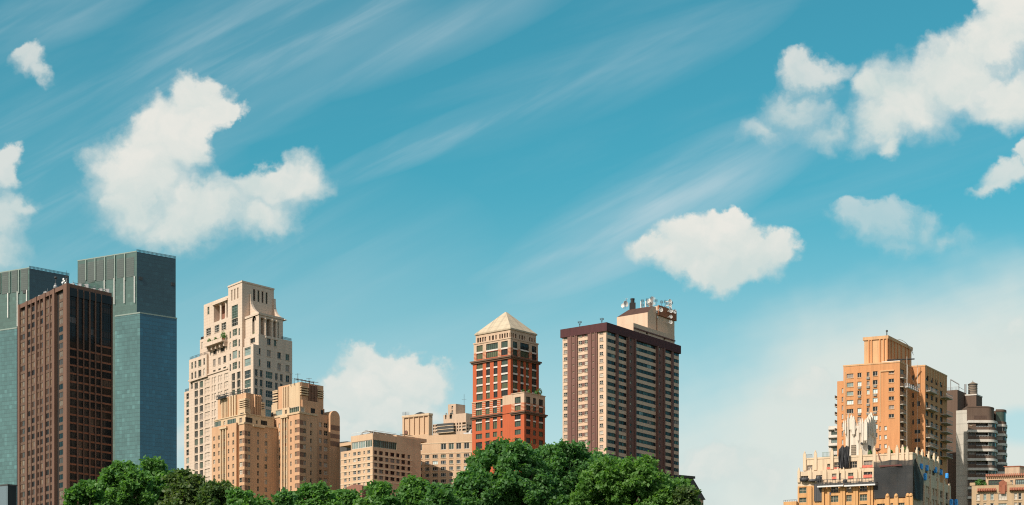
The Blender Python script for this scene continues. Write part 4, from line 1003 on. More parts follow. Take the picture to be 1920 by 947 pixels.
# setback floor
f2 = fr.L(1.4); z2 = f2.z(X(170), Y_(316))
h2 = openings(f2, Zt.cols((138, 200)), Zt.rows((328, 366)), X(170), SU_, wins)+openings(f2, Zt.cols((226, 244)), Zt.rows((320, 360)), X(235), SB_, wins)
h2 += openings(f2, Zt.cols((44, 92)), Zt.rows((346, 384)), X(68), SU_, wins)+openings(f2, Zt.cols((111, 123)), Zt.rows((345, 375)), X(117), SN_, wins)
fR2 = fr.Rt(1.0); h2r = openings(fR2, Zt.cols((270, 320)), Zt.rows((318, 360)), X(295), SD_, wins)+openings(fR2, Zt.cols((345, 358)), Zt.rows((338, 374)), X(352), SN_, wins)+openings(fR2, Zt.cols((380, 426)), Zt.rows((340, 376)), X(400), SD_, wins)
mb = MB(); block(mb, fr, 1.0, aE-.6, 1.4, bE+4, zK-.3, z2, h2, h2r, parapet=.4); mb.build('glazed_setback', 'buff_trim', root)
mb = MB(); fr.abox(mb, .8, aE-.4, 1.2, bE+4.2, z2+.004, z2+.35); mb.build('setback_cornice', 'buff_trim', root)
# crown
fC = fr.L(3.0); aC0, aC1 = fC.s(X(218)), fC.s(X(70)); zC = fC.z(X(150), Y_(168)); fRC = fr.Rt(3.0); bC = fRC.s(X(382))
mb = MB(); block(mb, fr, 3.0, aC1, 3.0, bC, z2-.2, zC, parapet=.8); mb.build('crown', 'buff_brick', root)
flutes(root, fC, fC.s(X(150)), fC.s(X(100)), z2+.3, zC-.3, 5, 'buff_trim'); flutes(root, fC, fC.s(X(214)), fC.s(X(160)), z2+.3, zC-.1, 3, 'buff_trim', .7)
flutes(root, fRC, fRC.s(X(325)), fRC.s(X(378)), z2+.3, zC-.2, 4, 'buff_brick', .7)
louvre_box(root, fr, 1.6, fr.L(1.6).s(X(219)), 1.6, fr.Rt(1.6).s(X(302)), fr.zc(Y_(250), 1.6, 1.6), fr.zc(Y_(178), 1.6, 1.6), 5)
mb = MB(); h_ = openings(fr.L(1.3), Zt.cols((232, 258)), Zt.rows((284, 304)), X(245), SD_, wins); block(mb, fr, 1.3, fr.L(1.3).s(X(214)), 1.3, fr.Rt(1.3).s(X(306)), z2, fr.zc(Y_(252), 1.3, 1.3), h_, openings(fr.Rt(1.3), Zt.cols((268, 292)), Zt.rows((282, 302)), X(280), SD_, wins)); mb.build('crown_base', 'buff_trim', root)
fQ = fr.Rt(2.0); mb_ = louvre_box(root, fr, 2.0, 6, fQ.s(X(384)), fQ.s(X(410)), fQ.z(X(396), Y_(262)), fQ.z(X(396), Y_(208)), 4)
mb = MB(); fr.abox(mb, 2.0, 7, fQ.s(X(382)), fQ.s(X(412)), z2, fQ.z(X(396), Y_(264))); mb.build('crown_base', 'buff_trim', root)
make_windows(root, wins)
# stage hung at the crown, roof rails
p0, p1 = fC.s(X(146)), fC.s(X(88)); z = fC.z(X(115), Y_(188)); mb = MB(); fC.box(mb, p0, p1, .8, 1.8, z, z+.2); 
for k in range(5): s = p0+(p1-p0)*k/4; fC.box(mb, s-.06, s+.06, 1.7, 1.8, z, z+1.3)
for zz in (.7, 1.25): fC.box(mb, p0, p1, 1.7, 1.8, z+zz, z+zz+.1)
fC.box(mb, p0, p1, .8, .9, z, z+1.0)
single('swing_stage', mb, 'metal_dark', 'dark work platform hung at the left buff tower\'s crown', 'work platform')
mb = MB(); s0, s1 = 3.3, aC1; z = zC+1.5
for yy in (z, z-.7): mb.tube(fr.pt(s0, 4, yy), fr.pt(s1, 4, yy+.1), .10, 5)
for k in range(9): a = s0+(s1-s0)*k/8; mb.tube(fr.pt(a, 4, zC-.8), fr.pt(a, 4, z+(.6 if k % 3 == 0 else .1)), .09, 5); 
for k in range(4): a = s0+(s1-s0)*(k+.5)/4; mb.tube(fr.pt(a, 4, zC+.2), fr.pt(a+1.4, 1.8, zC+.9), .13, 5)
single('roof_pipe_rail', mb, 'metal_dark', 'dark pipe rail along the left buff tower\'s crown', 'railing')
antenna(fr.pt(aC1-.5, 3.4, zC-1), 2.6, 'short antenna on the left edge of the left buff tower\'s crown', 2, G)
# ================================================================== the beige block with two wings
Zl = Zm(630, 745, 5.262); X, Y_ = Zl.x, Zl.y
fr = Fr(X(362), 600, 41., 47.); root = thing('beige_block', 'long beige two-winged block left of the red tower, with a glazed top floor', 'building', fr.base())
fL, fR = fr.L(0), fr.Rt(0); wins = []
SW = style('frame_white', (('glass_dark', 5), ('glass_blue', 2), ('blind_pale', 1)), nx=2, ny=2, fw=.11, rec=.22)
SWN = style('frame_white', (('glass_dark', 3), ('blind_pale', 2)), nx=1, ny=2, fw=.11, rec=.22)
SWD = style('frame_brown', (('glass_dark', 3), ('glass_black', 3), ('blind_mid', 2)), nx=2, ny=1, fw=.1, rec=.26)
SWM = style('frame_white', (('glass_dark', 5), ('glass_blue', 3), ('blind_sky', 2), ('glass_green', 1)), nx=3, ny=1, fw=.11, rec=.22, sill='beige_trim')
SWT = style('frame_white', (('glass_dark', 3), ('glass_green', 1)), nx=2, ny=1, fw=.16, rec=.25)
aE = fL.s(X(46)); z0 = fr.zc(Y_(493)); zT = fr.zc(Y_(353)); bE = fR.s(X(752))
rows = [(Y_(540-17+k*62), Y_(540+17+k*62)) for k in range(6)]
hl = openings(fL, Zl.cols((80, 104), (168, 197), (212, 242), (308, 336)), rows, X(322), SW, wins)+openings(fL, Zl.cols((126, 138), (270, 284)), rows, X(322), SWN, wins)
rR = [(Y_(545-20+k*60.5), Y_(545+18+k*60.5)) for k in range(5)]
hr = openings(fR, Zl.cols((377, 406), (426, 463), (486, 518), (537, 577), (596, 627), (646, 681), (706, 732)), rR, X(392), SWD, wins)
mb = MB(); block(mb, fr, 0, aE, 0, bE+4, 0, z0, hl, hr, parapet=.5); wing = mb.build('left_wing', 'beige_stucco', root)
for k in range(7):
    z = fr.zc(Y_(575+k*62)); mb = MB(); fL.box(mb, .02, aE, .003, .1, z-.18, z+.18); fR.box(mb, .02, bE, .003, .1, z-.18, z+.18); mb.build('string_course', 'beige_trim', root)
# glazed top floor
zg0, zg1 = fr.zc(Y_(490)), fr.zc(Y_(415)); aG = fL.s(X(147)); bG = fR.s(X(600))
SGL = style('frame_white', (('glass_pale', 2), ('glass_green', 1)), nx=9, ny=1, fw=.2, rec=.25)
SGD = style('frame_green', (('glass_green', 2), ('glass_dark', 1)), nx=7, ny=1, fw=.14, rec=.25)
hgl = [(.35, aG-.3, zg0+.1, zg1, .6, None)]; hgr = [(.35, bG, zg0+.1, zg1, .6, None)]
for f, h, st in ((fr.L(.04), hgl[0], SGL), (fr.Rt(.04), hgr[0], SGD)):
    n = 3
    for k in range(n):
        w = Win(); w.f = f; w.a0, w.a1 = h[0]+(h[1]-h[0])*k/n, h[0]+(h[1]-h[0])*(k+1)/n; w.z0, w.z1 = h[2], h[3]; w.st = dict(st, nx=4); w.g = pick(st['glasses']); wins.append(w)
mb = MB(); block(mb, fr, .04, aG, .04, bE+3.9, z0-.2, zT, hgl, hgr, parapet=.4); mb.build('glazed_floor', 'beige_stucco', root)
mb = MB(); fr.abox(mb, 1.5, 30, fR.s(X(628)), bE+8, zT-.3, fR.z(X(630), Y_(367))); mb.build('roof_step', 'beige_stucco', root)
mb = MB(); fR.box(mb, fR.s(X(628)), bE+.1, .006, .12, fR.z(X(690), Y_(375)), fR.z(X(690), Y_(369))); mb.build('roof_step_coping', 'beige_trim', root)
# right wing, facing us
zM = 0; xk = 885.; frm = Fr(950., 622, 14.5, 60.); fM = frm.L(0)
aa, ab = fM.s(896), fM.s(X(742)); zM = fM.z(X(1050), Y_(371)); wm = []
rowM = [(Y_(577-18+k*61.5), Y_(577+18+k*61.5)) for k in range(5)]
hm = openings(fM, Zl.cols((798, 849), (880, 921), (952, 1004), (1034, 1084), (1117, 1156), (1189, 1229), (1261, 1313)), rowM, X(1137), SWM, wins)
hm += openings(fM, Zl.cols((752, 770)), rowM, X(1137), SWD, wins)
hm += openings(fM, Zl.cols((798, 849), (1034, 1087), (1111, 1163), (1185, 1236), (1263, 1315)), [(Y_(452), Y_(514))], X(1137), SWT, wins)
mb = MB(); wall_face(mb, fM, aa, ab, 0, zM, hm); block(mb, frm, aa, ab, 1.0, 20, 0, zM-.3, parapet=.2); mb.build('right_wing', 'beige_stucco', root)
for yy in (455, 555):
    z = fM.z(X(1137), Y_(yy-8)); mb = MB(); fM.box(mb, aa, fM.s(X(770)), .003, .1, z-.15, z+.15); mb.build('string_course', 'beige_trim', root)
make_windows(root, wins)
# vaulted trellis and rails on the roof
mb = MB(); s0, s1 = -fR.s(X(380)), 0
for k in range(7):
    b = 1.5+k*3.5; pts = []
    for t in range(9):
        a = 2+6*t/8; pts.append(Vector(fr.pt(a, b, zT+1.5*math.sin(math.pi*t/8))))
    for p, q in zip(pts, pts[1:]): mb.tube(p, q, .12, 5)
for t in range(9):
    a = 2+6*t/8; zz = zT+1.5*math.sin(math.pi*t/8); mb.tube(fr.pt(a, 1.5, zz), fr.pt(a, 22.5, zz), .1, 5)
single('roof_trellis', mb, 'wood_grey', 'grey arched trellis on the beige block\'s left wing roof', 'trellis')
mb = MB()
for k in range(14): a = aG*k/13; mb.tube(fr.pt(a, .3, zT-.4), fr.pt(a, .3, zT+1.0), .05, 4)
mb.tube(fr.pt(0, .3, zT+1.), fr.pt(aG, .3, zT+1.), .06, 4); mb.tube(fr.pt(0, .3, zT+1.), fr.pt(.3, bG, zT+1.), .06, 4)
single('roof_railing', mb, 'metal_pale', 'thin pale railing round the roof over the glazed floor', 'railing')
# the panelled block behind it
fp = Fr(X(915), 680, 30., 52.); root = thing('plant_house', 'windowless beige tower with tall panels behind the beige block', 'building', fp.base())
f = fp.L(0); aP = f.s(X(655)); zP = fp.zc(Y_(158)); cols = [(672, 716), (722, 764), (770, 814), (820, 862), (868, 905)]
h = [(f.s(X(c1)), f.s(X(c0)), f.z(X(790), Y_(372)), f.z(X(790), Y_(194)), .45, 0) for c0, c1 in cols]; ww = []
h = [q for q in h]
mb = MB(); block(mb, fp, 0, aP, 0, fp.Rt(0).s(X(952)), 0, zP, h, mi=0, mr=1, parapet=.6); mb.build('wall', ['beige_stucco', 'beige_stucco'], root)
mb = MB(); fp.abox(mb, -.15, aP+.15, -.15, fp.Rt(0).s(X(952))+.1, zP-.7, zP+.1); mb.build('coping', 'beige_trim', root)
w = Win(); w.f = Face(f.O+f.n*.02, f.u); w.a0, w.a1 = sorted((f.s(X(673)), f.s(X(700)))); w.z0, w.z1 = f.z(X(790), Y_(352)), f.z(X(790), Y_(318)); w.st = dict(SWD, rec=.1); w.g = 'loggia_red'; make_windows(root, [w])
mb = MB(); q = f.s(X(765)); mb.lathe(fp.pt(q, 3.4, zP-.6), [(3.0, 0), (2.8, .9), (1.4, 1.7), (.2, 2.1)], 10); single('roof_vent', mb, 'metal_dark', 'dark domed vent on the panelled beige tower\'s roof', 'vent')
antenna(fp.pt(aP-1, .6, zP-.6), 2.2, 'cluster of short antennas at the left roof edge of the panelled beige tower', 3, spread=1.4)
# stepped beige tower far behind
fb = Fr(X(1285), 760, 27., 50.); root = thing('terraced_tower', 'distant beige terraced apartment tower just left of the red tower\'s shoulder', 'building', fb.base())
f = fb.L(0); fbR = fb.Rt(0); wins = []
SA = style('frame_grey', (('glass_dark', 3), ('blind_pale', 2), ('glass_green', 1)), nx=2, ny=1, fw=.12, rec=.5)
rw = [(Y_(268+k*32), Y_(268+k*32+20)) for k in range(3)]
h = openings(f, Zl.cols((958, 972), (980, 1000), (1012, 1034), (1066, 1080), (1088, 1108), (1120, 1146), (1152, 1176), (1192, 1204), (1216, 1232), (1246, 1280)), [(a-2, b-2) for a, b in rw], X(1130), SA, wins)
hR_ = openings(fbR, Zl.cols((1290, 1310), (1316, 1336)), rw, X(1300), SA, wins)
zb = fb.zc(Y_(240)); mb = MB(); block(mb, fb, 0, f.s(X(955)), 0, fbR.s(X(1345)), 0, zb, h, hR_, parapet=.5); mb.build('wall', 'tan_stone', root)
f2 = fb.L(.8); mb = MB(); block(mb, fb, .8, f2.s(X(1060)), .8, 14, zb-.2, fb.zc(Y_(152)), openings(f2, Zl.cols((1076, 1090), (1120, 1146)), [(Y_(150), Y_(212))], X(1130), SA, wins), parapet=.4); mb.build('upper_step', 'tan_stone', root)
a3 = fb.L(2).s(X(1183)); f3 = fb.L(2); z3 = f3.z(X(1183), Y_(64)); mb = MB(); block(mb, fb, a3, f3.s(X(1105)), 2, fb.Rt(a3).s(X(1275)), zb, z3, openings(f3, Zl.cols((1140, 1156)), [(Y_(84), Y_(118)), (Y_(128), Y_(170))], X(1150), SA, wins), parapet=.4); mb.build('water_house', 'tan_stone', root)
for k in range(3):
    mb = MB(); z = f.z(X(1050), rw[k][1]); f.box(mb, f.s(X(1176)), f.s(X(1010)), .004, 1.5, z-.25, z); o = mb.build('balcony', 'beige_trim', root); mb = MB(); f.box(mb, f.s(X(1176)), f.s(X(1012)), 1.38, 1.46, z+.01, z+1.0); mb.build('railing', 'metal_dark', o)
make_windows(root, wins)
antenna(fb.pt(a3-.5 if a3 > 1 else 1, 6, z3-.4), 5, 'thin mast on top of the distant terraced tower', 1, r=.07)
# white rooftop unit on the beige block's right wing
p = frm.pt(fM.s(X(1255)), 4, zM-.3); mb = MB(); mb.box(p[0]-1.0, p[0]+1.5, p[1]-1, p[1]+1, p[2], p[2]+2.1); mb.box(p[0]-3.4, p[0]-1.02, p[1]-.8, p[1]+.8, p[2], p[2]+1.0); mb.hexa([(p[0]-2.6,p[1]-.7,p[2]+1.),(p[0]-1.02,p[1]-.7,p[2]+1.),(p[0]-1.02,p[1]+.7,p[2]+1.),(p[0]-2.6,p[1]+.7,p[2]+1.),(p[0]-1.7,p[1]-.7,p[2]+1.02),(p[0]-1.02,p[1]-.7,p[2]+2.),(p[0]-1.02,p[1]+.7,p[2]+2.),(p[0]-1.7,p[1]+.7,p[2]+1.02)])
ru = thing('rooftop_unit', 'white air handling unit with a dark intake on the beige block\'s roof', 'air handler', p); mb.build('housing', 'steel_white', ru)
mb = MB(); mb.box(p[0]-.6, p[0]+1.2, p[1]-1.05, p[1]-1.003, p[2]+.8, p[2]+1.8); mb.build('intake', 'soot_black', ru)
# small dark building and curved annex seen left of the beige block
fs = Fr(650, 760, 30, 50); root = thing('dark_block', 'small dark glazed block between the buff tower\'s fin and the beige block', 'building', fs.base()); f = fs.L(0); wins = []
h = openings(f, [(639, 642), (643.5, 646), (647, 649)], [(830, 834), (835, 838.5)], 645, SWD, wins); mb = MB(); block(mb, fs, 0, f.s(636), 0, 4, 0, fs.zc(827.5), h); mb.build('wall', 'slate', root); make_windows(root, wins)
fa = Fr(679, 570, 40, 47); root = thing('curved_annex', 'low brown annex with a curved roofline at the foot of the beige block', 'building', fa.base()); mb = MB(); f = fa.L(0); aA = f.s(637)
n = 10
pr = [(0, 0), (aA, 0)]+[(aA*(1-t/n), f.z(660, 909)+1.9*(math.sin(math.pi*(.25+.75*(1-t/n)))-1)*(1 if t < n*.7 else 1.35)) for t in range(n+1)]
P = [f.p(a, z) for a, z in pr]; Q = [f.p(a, z, -8) for a, z in pr]; mb.quad(P, 0, pr); mb.quad(Q[::-1])
for i in range(len(P)): mb.quad([P[i], Q[i], Q[(i+1) % len(P)], P[(i+1) % len(P)]])
mb.build('wall', 'loggia_red', root)

# ================================================================== the red tower
ZA = Zm(860, 575, 5.26); ZB = Zm(870, 720, 5.572)
fr = solve(957.3, 668, 604, (885.5, 680), (1012, 680.5)); root = thing('red_tower', 'red brick tower with striped bands and a pale pyramid roof', 'skyscraper', fr.base())
fL, fR = fr.L(0), fr.Rt(0); wins = []
SR = style('frame_dark', (('glass_olive', 3), ('glass_green', 4), ('glass_dark', 4)), nx=3, ny=1, fw=.10, rec=.25)
SR2 = dict(SR, nx=2); SRW = dict(SR, nx=6)
zc = fr.zc; zcor = zc(668); aL = fL.s(886.4); bR = fR.s(1010.5)
pit = 77.5
def tiers(f, cols, ytop, n, xref, k, first=None):
    """storeys of one window column: glass and the white spandrel panels between"""
    out = []
    for c, st in cols:
        out += openings(f, [(k.x(c[0]), k.x(c[1]))], [(k.y(ytop+i*pit), k.y(ytop+i*pit+61)) for i in range(n)], xref, st, wins)
        for i in range(n-1):
            mb = MB(); s0, s1 = sorted((f.s(k.x(c[0])), f.s(k.x(c[1])))); f.box(mb, s0, s1, -.2, .06, f.z(xref, k.y(ytop+i*pit+77.5)), f.z(xref, k.y(ytop+i*pit+61))); mb.build('spandrel', 'band_white', root)
    return out
colsL = [((176, 237), SR), ((271, 309), SR2), ((345, 383), SR2), ((420, 484), SR)]
colsR = [((535, 580), SR), ((609, 640), SR2), ((664, 692), SR2), ((722, 766), SR)]
hl = tiers(fL, colsL, 513, 5, ZA.x(452), ZA); hr = tiers(fR, colsR, 513, 6, ZA.x(540), ZA)
zsh = zc(ZA.y(895)); zlow0 = fL.z(957, ZB.y(135))
mb = MB(); block(mb, fr, 0, aL, 0, bR, zlow0-1, zcor, hl, hr); mb.build('shaft', 'red_brick', root)
def stripes(f, cols, s0, s1, zs, z0, z1, n=6, th=.22):
    """pale stone courses on the piers between the windows"""
    edges = sorted([s0, s1]+[v for c in cols for v in (f.s(c[0]), f.s(c[1]))])
    for i in range(0, len(edges)-1, 2):
        if edges[i+1]-edges[i] < .2: continue
        mb = MB()
        for k in range(n):
            z = z0+(z1-z0)*(k+.5)/n; f.box(mb, edges[i]+.01, edges[i+1]-.01, .003, .05, z-th/2, z+th/2)
        mb.build('stone_course', 'red_stripe', root)
cL = [(ZA.x(c[0]), ZA.x(c[1])) for c, _ in colsL]; cR = [(ZA.x(c[0]), ZA.x(c[1])) for c, _ in colsR]
# upper tier: striped red below, buff stone above
zU = zc(633); zmid = zc(651)
e = .12; aU, bU = aL-.35, bR-.35; fLu, fRu = fr.L(e), fr.Rt(e)
cu = [(176, 237), (271, 387), (420, 484)]; cur = [(535, 580), (608, 694), (722, 766)]
hu = openings(fLu, ZA.cols(cu[0], cu[2]), ZA.rows((340, 402), (420, 478)), ZA.x(452), SR, wins, depth=.5)+openings(fLu, ZA.cols(cu[1]), ZA.rows((352, 414), (432, 492)), ZA.x(380), SRW, wins, depth=.5)
hur = openings(fRu, ZA.cols(cur[0], cur[2]), ZA.rows((342, 404), (422, 480)), ZA.x(540), SR, wins, depth=.5)+openings(fRu, ZA.cols(cur[1]), ZA.rows((350, 416), (428, 492)), ZA.x(600), SRW, wins, depth=.5)
def cut(hs, za, zb): return [(q[0], q[1], max(q[2], za), min(q[3], zb), q[4], q[5]) for q in hs if q[3] > za+.1 and q[2] < zb-.1]
for nm, za, zb, m in (('striped_tier', zcor+.25, zmid, 'red_brick'), ('stone_tier', zmid, zU, 'tan_stone')):
    mb = MB(); ee = 0 if m == 'red_brick' else .05
    block(mb, fr, e+ee*0, aU, e, bU, za, zb, cut(hu, za-.02, zb+.02), cut(hur, za-.02, zb+.02)); mb.build(nm, m, root)
for f, cs, xr, dy in ((fLu, [cu[0], cu[2]], 452, 0), (fLu, [cu[1]], 380, 10), (fRu, [cur[0], cur[2]], 540, 2), (fRu, [cur[1]], 600, 12)):
    for c in cs:
        mb = MB(); s0, s1 = sorted((f.s(ZA.x(c[0])), f.s(ZA.x(c[1])))); f.box(mb, s0, s1, -.2, .06, f.z(ZA.x(xr), ZA.y(418+dy)), f.z(ZA.x(xr), ZA.y(404+dy))); mb.build('spandrel', 'band_white', root)
stripes(fLu, [(ZA.x(a), ZA.x(b)) for a, b in cu], e, aU, 0, zcor+.4, zmid, 6); stripes(fRu, [(ZA.x(a), ZA.x(b)) for a, b in cur], e, bU, 0, zcor+.4, zmid, 6)
mb = MB(); fr.abox(mb, -.75, aL+.75, -.75, bR+.75, zcor-.25, zcor+.25); fr.abox(mb, -.4, aL+.4, -.4, bR+.4, zcor-.75, zcor-.26); mb.build('cornice', 'cornice_brown', root)
# attic with slit windows
zat = zc(616); g = .55; fLa, fRa = fr.L(g), fr.Rt(g); aA, bA = aU-.5, bU-.5
sl_ = [(183, 199), (206, 222), (231, 247), (255, 271), (300, 313), (328, 347), (362, 374), (400, 413), (423, 437), (448, 462), (473, 486)]
slr = [(508, 524), (532, 546), (557, 571), (598, 610), (620, 637), (648, 657), (696, 709), (718, 731), (741, 752)]
SS = style('cornice_brown', (('glass_black', 2), ('glass_dark', 2), ('blind_mid', 1)), nx=1, ny=1, fw=.08, rec=.4)
ha = openings(fLa, ZA.cols(*sl_), ZA.rows((258, 304)), ZA.x(480), SS, wins)+[]; har = openings(fRa, ZA.cols(*slr), ZA.rows((256, 304)), ZA.x(515), SS, wins)
mb = MB(); block(mb, fr, g, aA, g, bA, zU+.1, zat, ha, har); mb.build('attic', 'tan_stone', root)
mb = MB(); fr.abox(mb, -.05, aU+.2, -.05, bU+.2, zU-.2, zU+.25); mb.build('attic_ledge', 'tan_stone', root)
mb = MB(); fr.abox(mb, .25, aA+.3, .25, bA+.3, zat-.1, zat+.45); mb.build('eaves', 'roof_stone', root)
ap = fr.pt((aA+g)/2, (bA+g)/2, zc(585.5, (aA+g)/2, (bA+g)/2)); base_z = zat+.45
c4 = [fr.pt(.35, .35, base_z), fr.pt(aA+.2, .35, base_z), fr.pt(aA+.2, bA+.2, base_z), fr.pt(.35, bA+.2, base_z)]
t4 = [tuple(Vector(ap)+(Vector(c)-Vector((ap[0], ap[1], c[2])))*.035) for c in c4]
mb = MB()
for i in range(4): mb.quad([c4[i], c4[(i+1) % 4], t4[(i+1) % 4], t4[i]])
mb.quad(t4); mb.build('pyramid_roof', 'roof_stone', root)
# lower tiers: main left part
o = .35; fLl, fRl = fr.L(-o), fr.Rt(-o); aLl = fLl.s(885.2)
zb1 = fLl.z(957, ZB.y(300)); zst = fLl.z(957, ZB.y(135))
colB = [((123, 189), SR), ((225, 268), SR2), ((303, 346), SR2), ((382, 453), SR)]
def rowsB(f, cols, rows, xref):
    out = []
    for c, st in cols: out += openings(f, [(ZB.x(c[0]), ZB.x(c[1]))], [(ZB.y(a), ZB.y(b)) for a, b in rows], xref, st, wins)
    return out
rB = [(150, 216), (232, 292), (325, 360), (377, 452), (487, 540), (574, 646), (672, 725), (748, 800), (826, 880)]
rB = [(150, 217), (233, 293), (322, 360), (376, 456), (487, 541), (574, 648), (674, 726), (750, 804), (826, 880)]
hB = rowsB(fLl, colB, rB, ZB.x(418))
zbelt = zst
mb = MB(); block(mb, fr, -o, aLl, -o, 3, 0, zst, hB, mi=0); mb.build('lower_shaft', 'red_brick', root)
for c, _ in colB:
    for y0, y1 in ((219, 231), (362, 374)):
        mb = MB(); s0, s1 = sorted((fLl.s(ZB.x(c[0])), fLl.s(ZB.x(c[1])))); fLl.box(mb, s0, s1, -.2, .06, fLl.z(ZB.x(418), ZB.y(y1)), fLl.z(ZB.x(418), ZB.y(y0))); mb.build('spandrel', 'band_white', root)
cB = [(ZB.x(c[0]), ZB.x(c[1])) for c, _ in colB]
stripes(fLl, cB, -o+.05, aLl, 0, zb1+.4, zst-.3, 7)
mb = MB(); fLl.box(mb, -o, aLl+.5, .003, .7, zb1-.2, zb1+.2); fLl.box(mb, -o, aLl+.5, .003, .35, zb1-.7, zb1-.21); mb.build('cornice', 'cornice_brown', root)
mb = MB(); fLl.box(mb, -o, aLl+.1, .003, .2, zst-.3, zst+.02); mb.build('belt', 'red_stripe', root)
# projecting chunk on the right
Yc = fr.P.y-4.; fc = Fr(983, 594, 41., 41.); cl, cr_ = fc.L(0), fc.Rt(0); aC = cl.s(958.8); bC = cr_.s(1022)
zt, zm_, zcn = fc.zc(736), fc.zc(754), fc.zc(771.5)
cc_ = [((530, 592), SR)]; ccr = [((650, 693), SR), ((722, 752), SR2), ((782, 826), SR)]
rc = [(130, 200), (218, 272), (308, 364), (382, 440), (470, 524), (560, 616)]
h1 = rowsB(cl, cc_, rc, ZB.x(600)); h2 = rowsB(cr_, ccr, [(a-3, b-3) for a, b in rc[:6]], ZB.x(640))
for nm, za, zb, m in (('chunk_shaft', 0, zcn, 'red_brick'), ('chunk_striped', zcn+.2, zm_, 'red_brick'), ('chunk_stone', zm_, zt, 'tan_stone')):
    mb = MB(); block(mb, fc, 0, aC+4, 0, bC, za, zb, cut(h1, za-.02, zb+.02), cut(h2, za-.02, zb+.02), parapet=0); mb.build('shoulder', m, root)
for f, cs, xr in ((cl, cc_, 600), (cr_, ccr, 640)):
    for c, _ in cs:
        for y0, y1 in ((202, 216), (366, 380)):
            mb = MB(); s0, s1 = sorted((f.s(ZB.x(c[0])), f.s(ZB.x(c[1])))); f.box(mb, s0, s1, -.2, .06, f.z(ZB.x(xr), ZB.y(y1)), f.z(ZB.x(xr), ZB.y(y0))); mb.build('spandrel', 'band_white', root)
stripes(cl, [(ZB.x(530), ZB.x(592))], 0, aC, 0, zcn+.4, zm_, 6); stripes(cr_, [(ZB.x(c[0]), ZB.x(c[1])) for c, _ in ccr], 0, bC, 0, zcn+.4, zm_, 6)
mb = MB(); fc.abox(mb, -.7, aC+.2, -.7, bC+.7, zcn-.22, zcn+.22); fc.abox(mb, -.35, aC+.1, -.35, bC+.35, zcn-.7, zcn-.23); mb.build('cornice', 'cornice_brown', root)
mb = MB(); fc.abox(mb, -.15, aC+.1, -.15, bC+.15, zt+.003, zt+.3); mb.build('coping', 'tan_stone', root)
make_windows(root, wins)
for x, d, r, lab, leaf in ((976, 1.5, .9, 'small shrub at the left end of the red tower\'s roof terrace', 'leaf_deep'), (998, 1.5, 1.0, 'middle shrub on the red tower\'s roof terrace', 'leaf_mid'), (1012, 1.6, 1.2, 'dark shrub on the red tower\'s terrace', 'leaf_deep')):
    bush(cr_ if x > 983 else cl, (cr_ if x > 983 else cl).s(x), -d, zt+.1, r*.7, lab, leaf, 'shrubs on the red tower\'s terrace')
bush(cr_, cr_.s(1016.5), -1.2, zt+.1, 1.3, 'reddish shrub overhanging the right end of the red tower\'s terrace', 'leaf_rust', 'shrubs on the red tower\'s terrace')

# ================================================================== the brown and cream banded tower
Zg = Zm(1040, 545, 4.735); X, Y_ = Zg.x, Zg.y
fr = solve(1137.5, 604, 590, (1050.5, 618), (1277, 648.5)); root = thing('banded_tower', 'wide tower banded in cream and dark brown with a maroon roof band', 'skyscraper', fr.base())
i_ = .55; fL, fR = fr.L(i_), fr.Rt(i_); wins = []
aE = fr.L(0).s(1050.5); bE = fr.Rt(0).s(1277); zt = fr.zc(604); zb = fr.zc(620)
S1 = style('frame_white', (('glass_dark', 5), ('blind_mid', 3), ('blind_pale', 2), ('glass_green', 2)), nx=2, ny=2, fw=.10, rec=.2, sill='frame_tan')
S2 = style('frame_tan', (('glass_dark', 4), ('blind_mid', 2), ('blind_pale', 2)), nx=1, ny=2, fw=.1, rec=.25)
S3 = style('frame_dark', (('glass_dark', 6), ('glass_black', 4), ('glass_green', 3), ('glass_blue', 3), ('blind_mid', 1), ('glass_pale', 1)), nx=3, ny=1, fw=.10, rec=.12)
n = 19; pt_ = 63.6
rows = [(Y_(433+(k-1)*pt_-16), Y_(433+(k-1)*pt_+15)) for k in range(n)]
xr = X(415)
# cream wall with windows, brown shafts set forward
hl = openings(fL, Zg.cols((80, 113), (398, 431)), rows, xr, S1, wins)
hl += openings(fL, Zg.cols((210, 243), (266, 297)), rows, xr, S1, wins)
rowsR = [(Y_(375+k*64-17), Y_(375+k*64+16)) for k in range(n)]; xR = X(470)
bands_ = [(468, 541), (560, 636), (711, 897), (968, 1034), (1051, 1102)]
def strip_cols(c0, c1, m): return [(c0+(c1-c0)*k/m, c0+(c1-c0)*(k+1)/m) for k in range(m)]
hr = []
for c0, c1 in bands_:
    m = max(1, round((c1-c0)/37)); s0, s1 = fR.s(X(c0)), fR.s(X(c1))
    for r0, r1 in rowsR:
        z1_, z0_ = fR.z(xR, r0), fR.z(xR, r1); hr.append((s0, s1, z0_, z1_, .3, None))
        for k in range(m):
            w = Win(); w.f = fR; w.a0 = s0+(s1-s0)*k/m+.01; w.a1 = s0+(s1-s0)*(k+1)/m-.01; w.z0, w.z1 = z0_, z1_; w.st = S3; w.g = pick(S3['glasses']); wins.append(w)
mb = MB(); block(mb, fr, i_, aE-i_, i_, bE-i_, 0, zb+.5, hl, hr); mb.build('shaft', 'tower_buff', root)
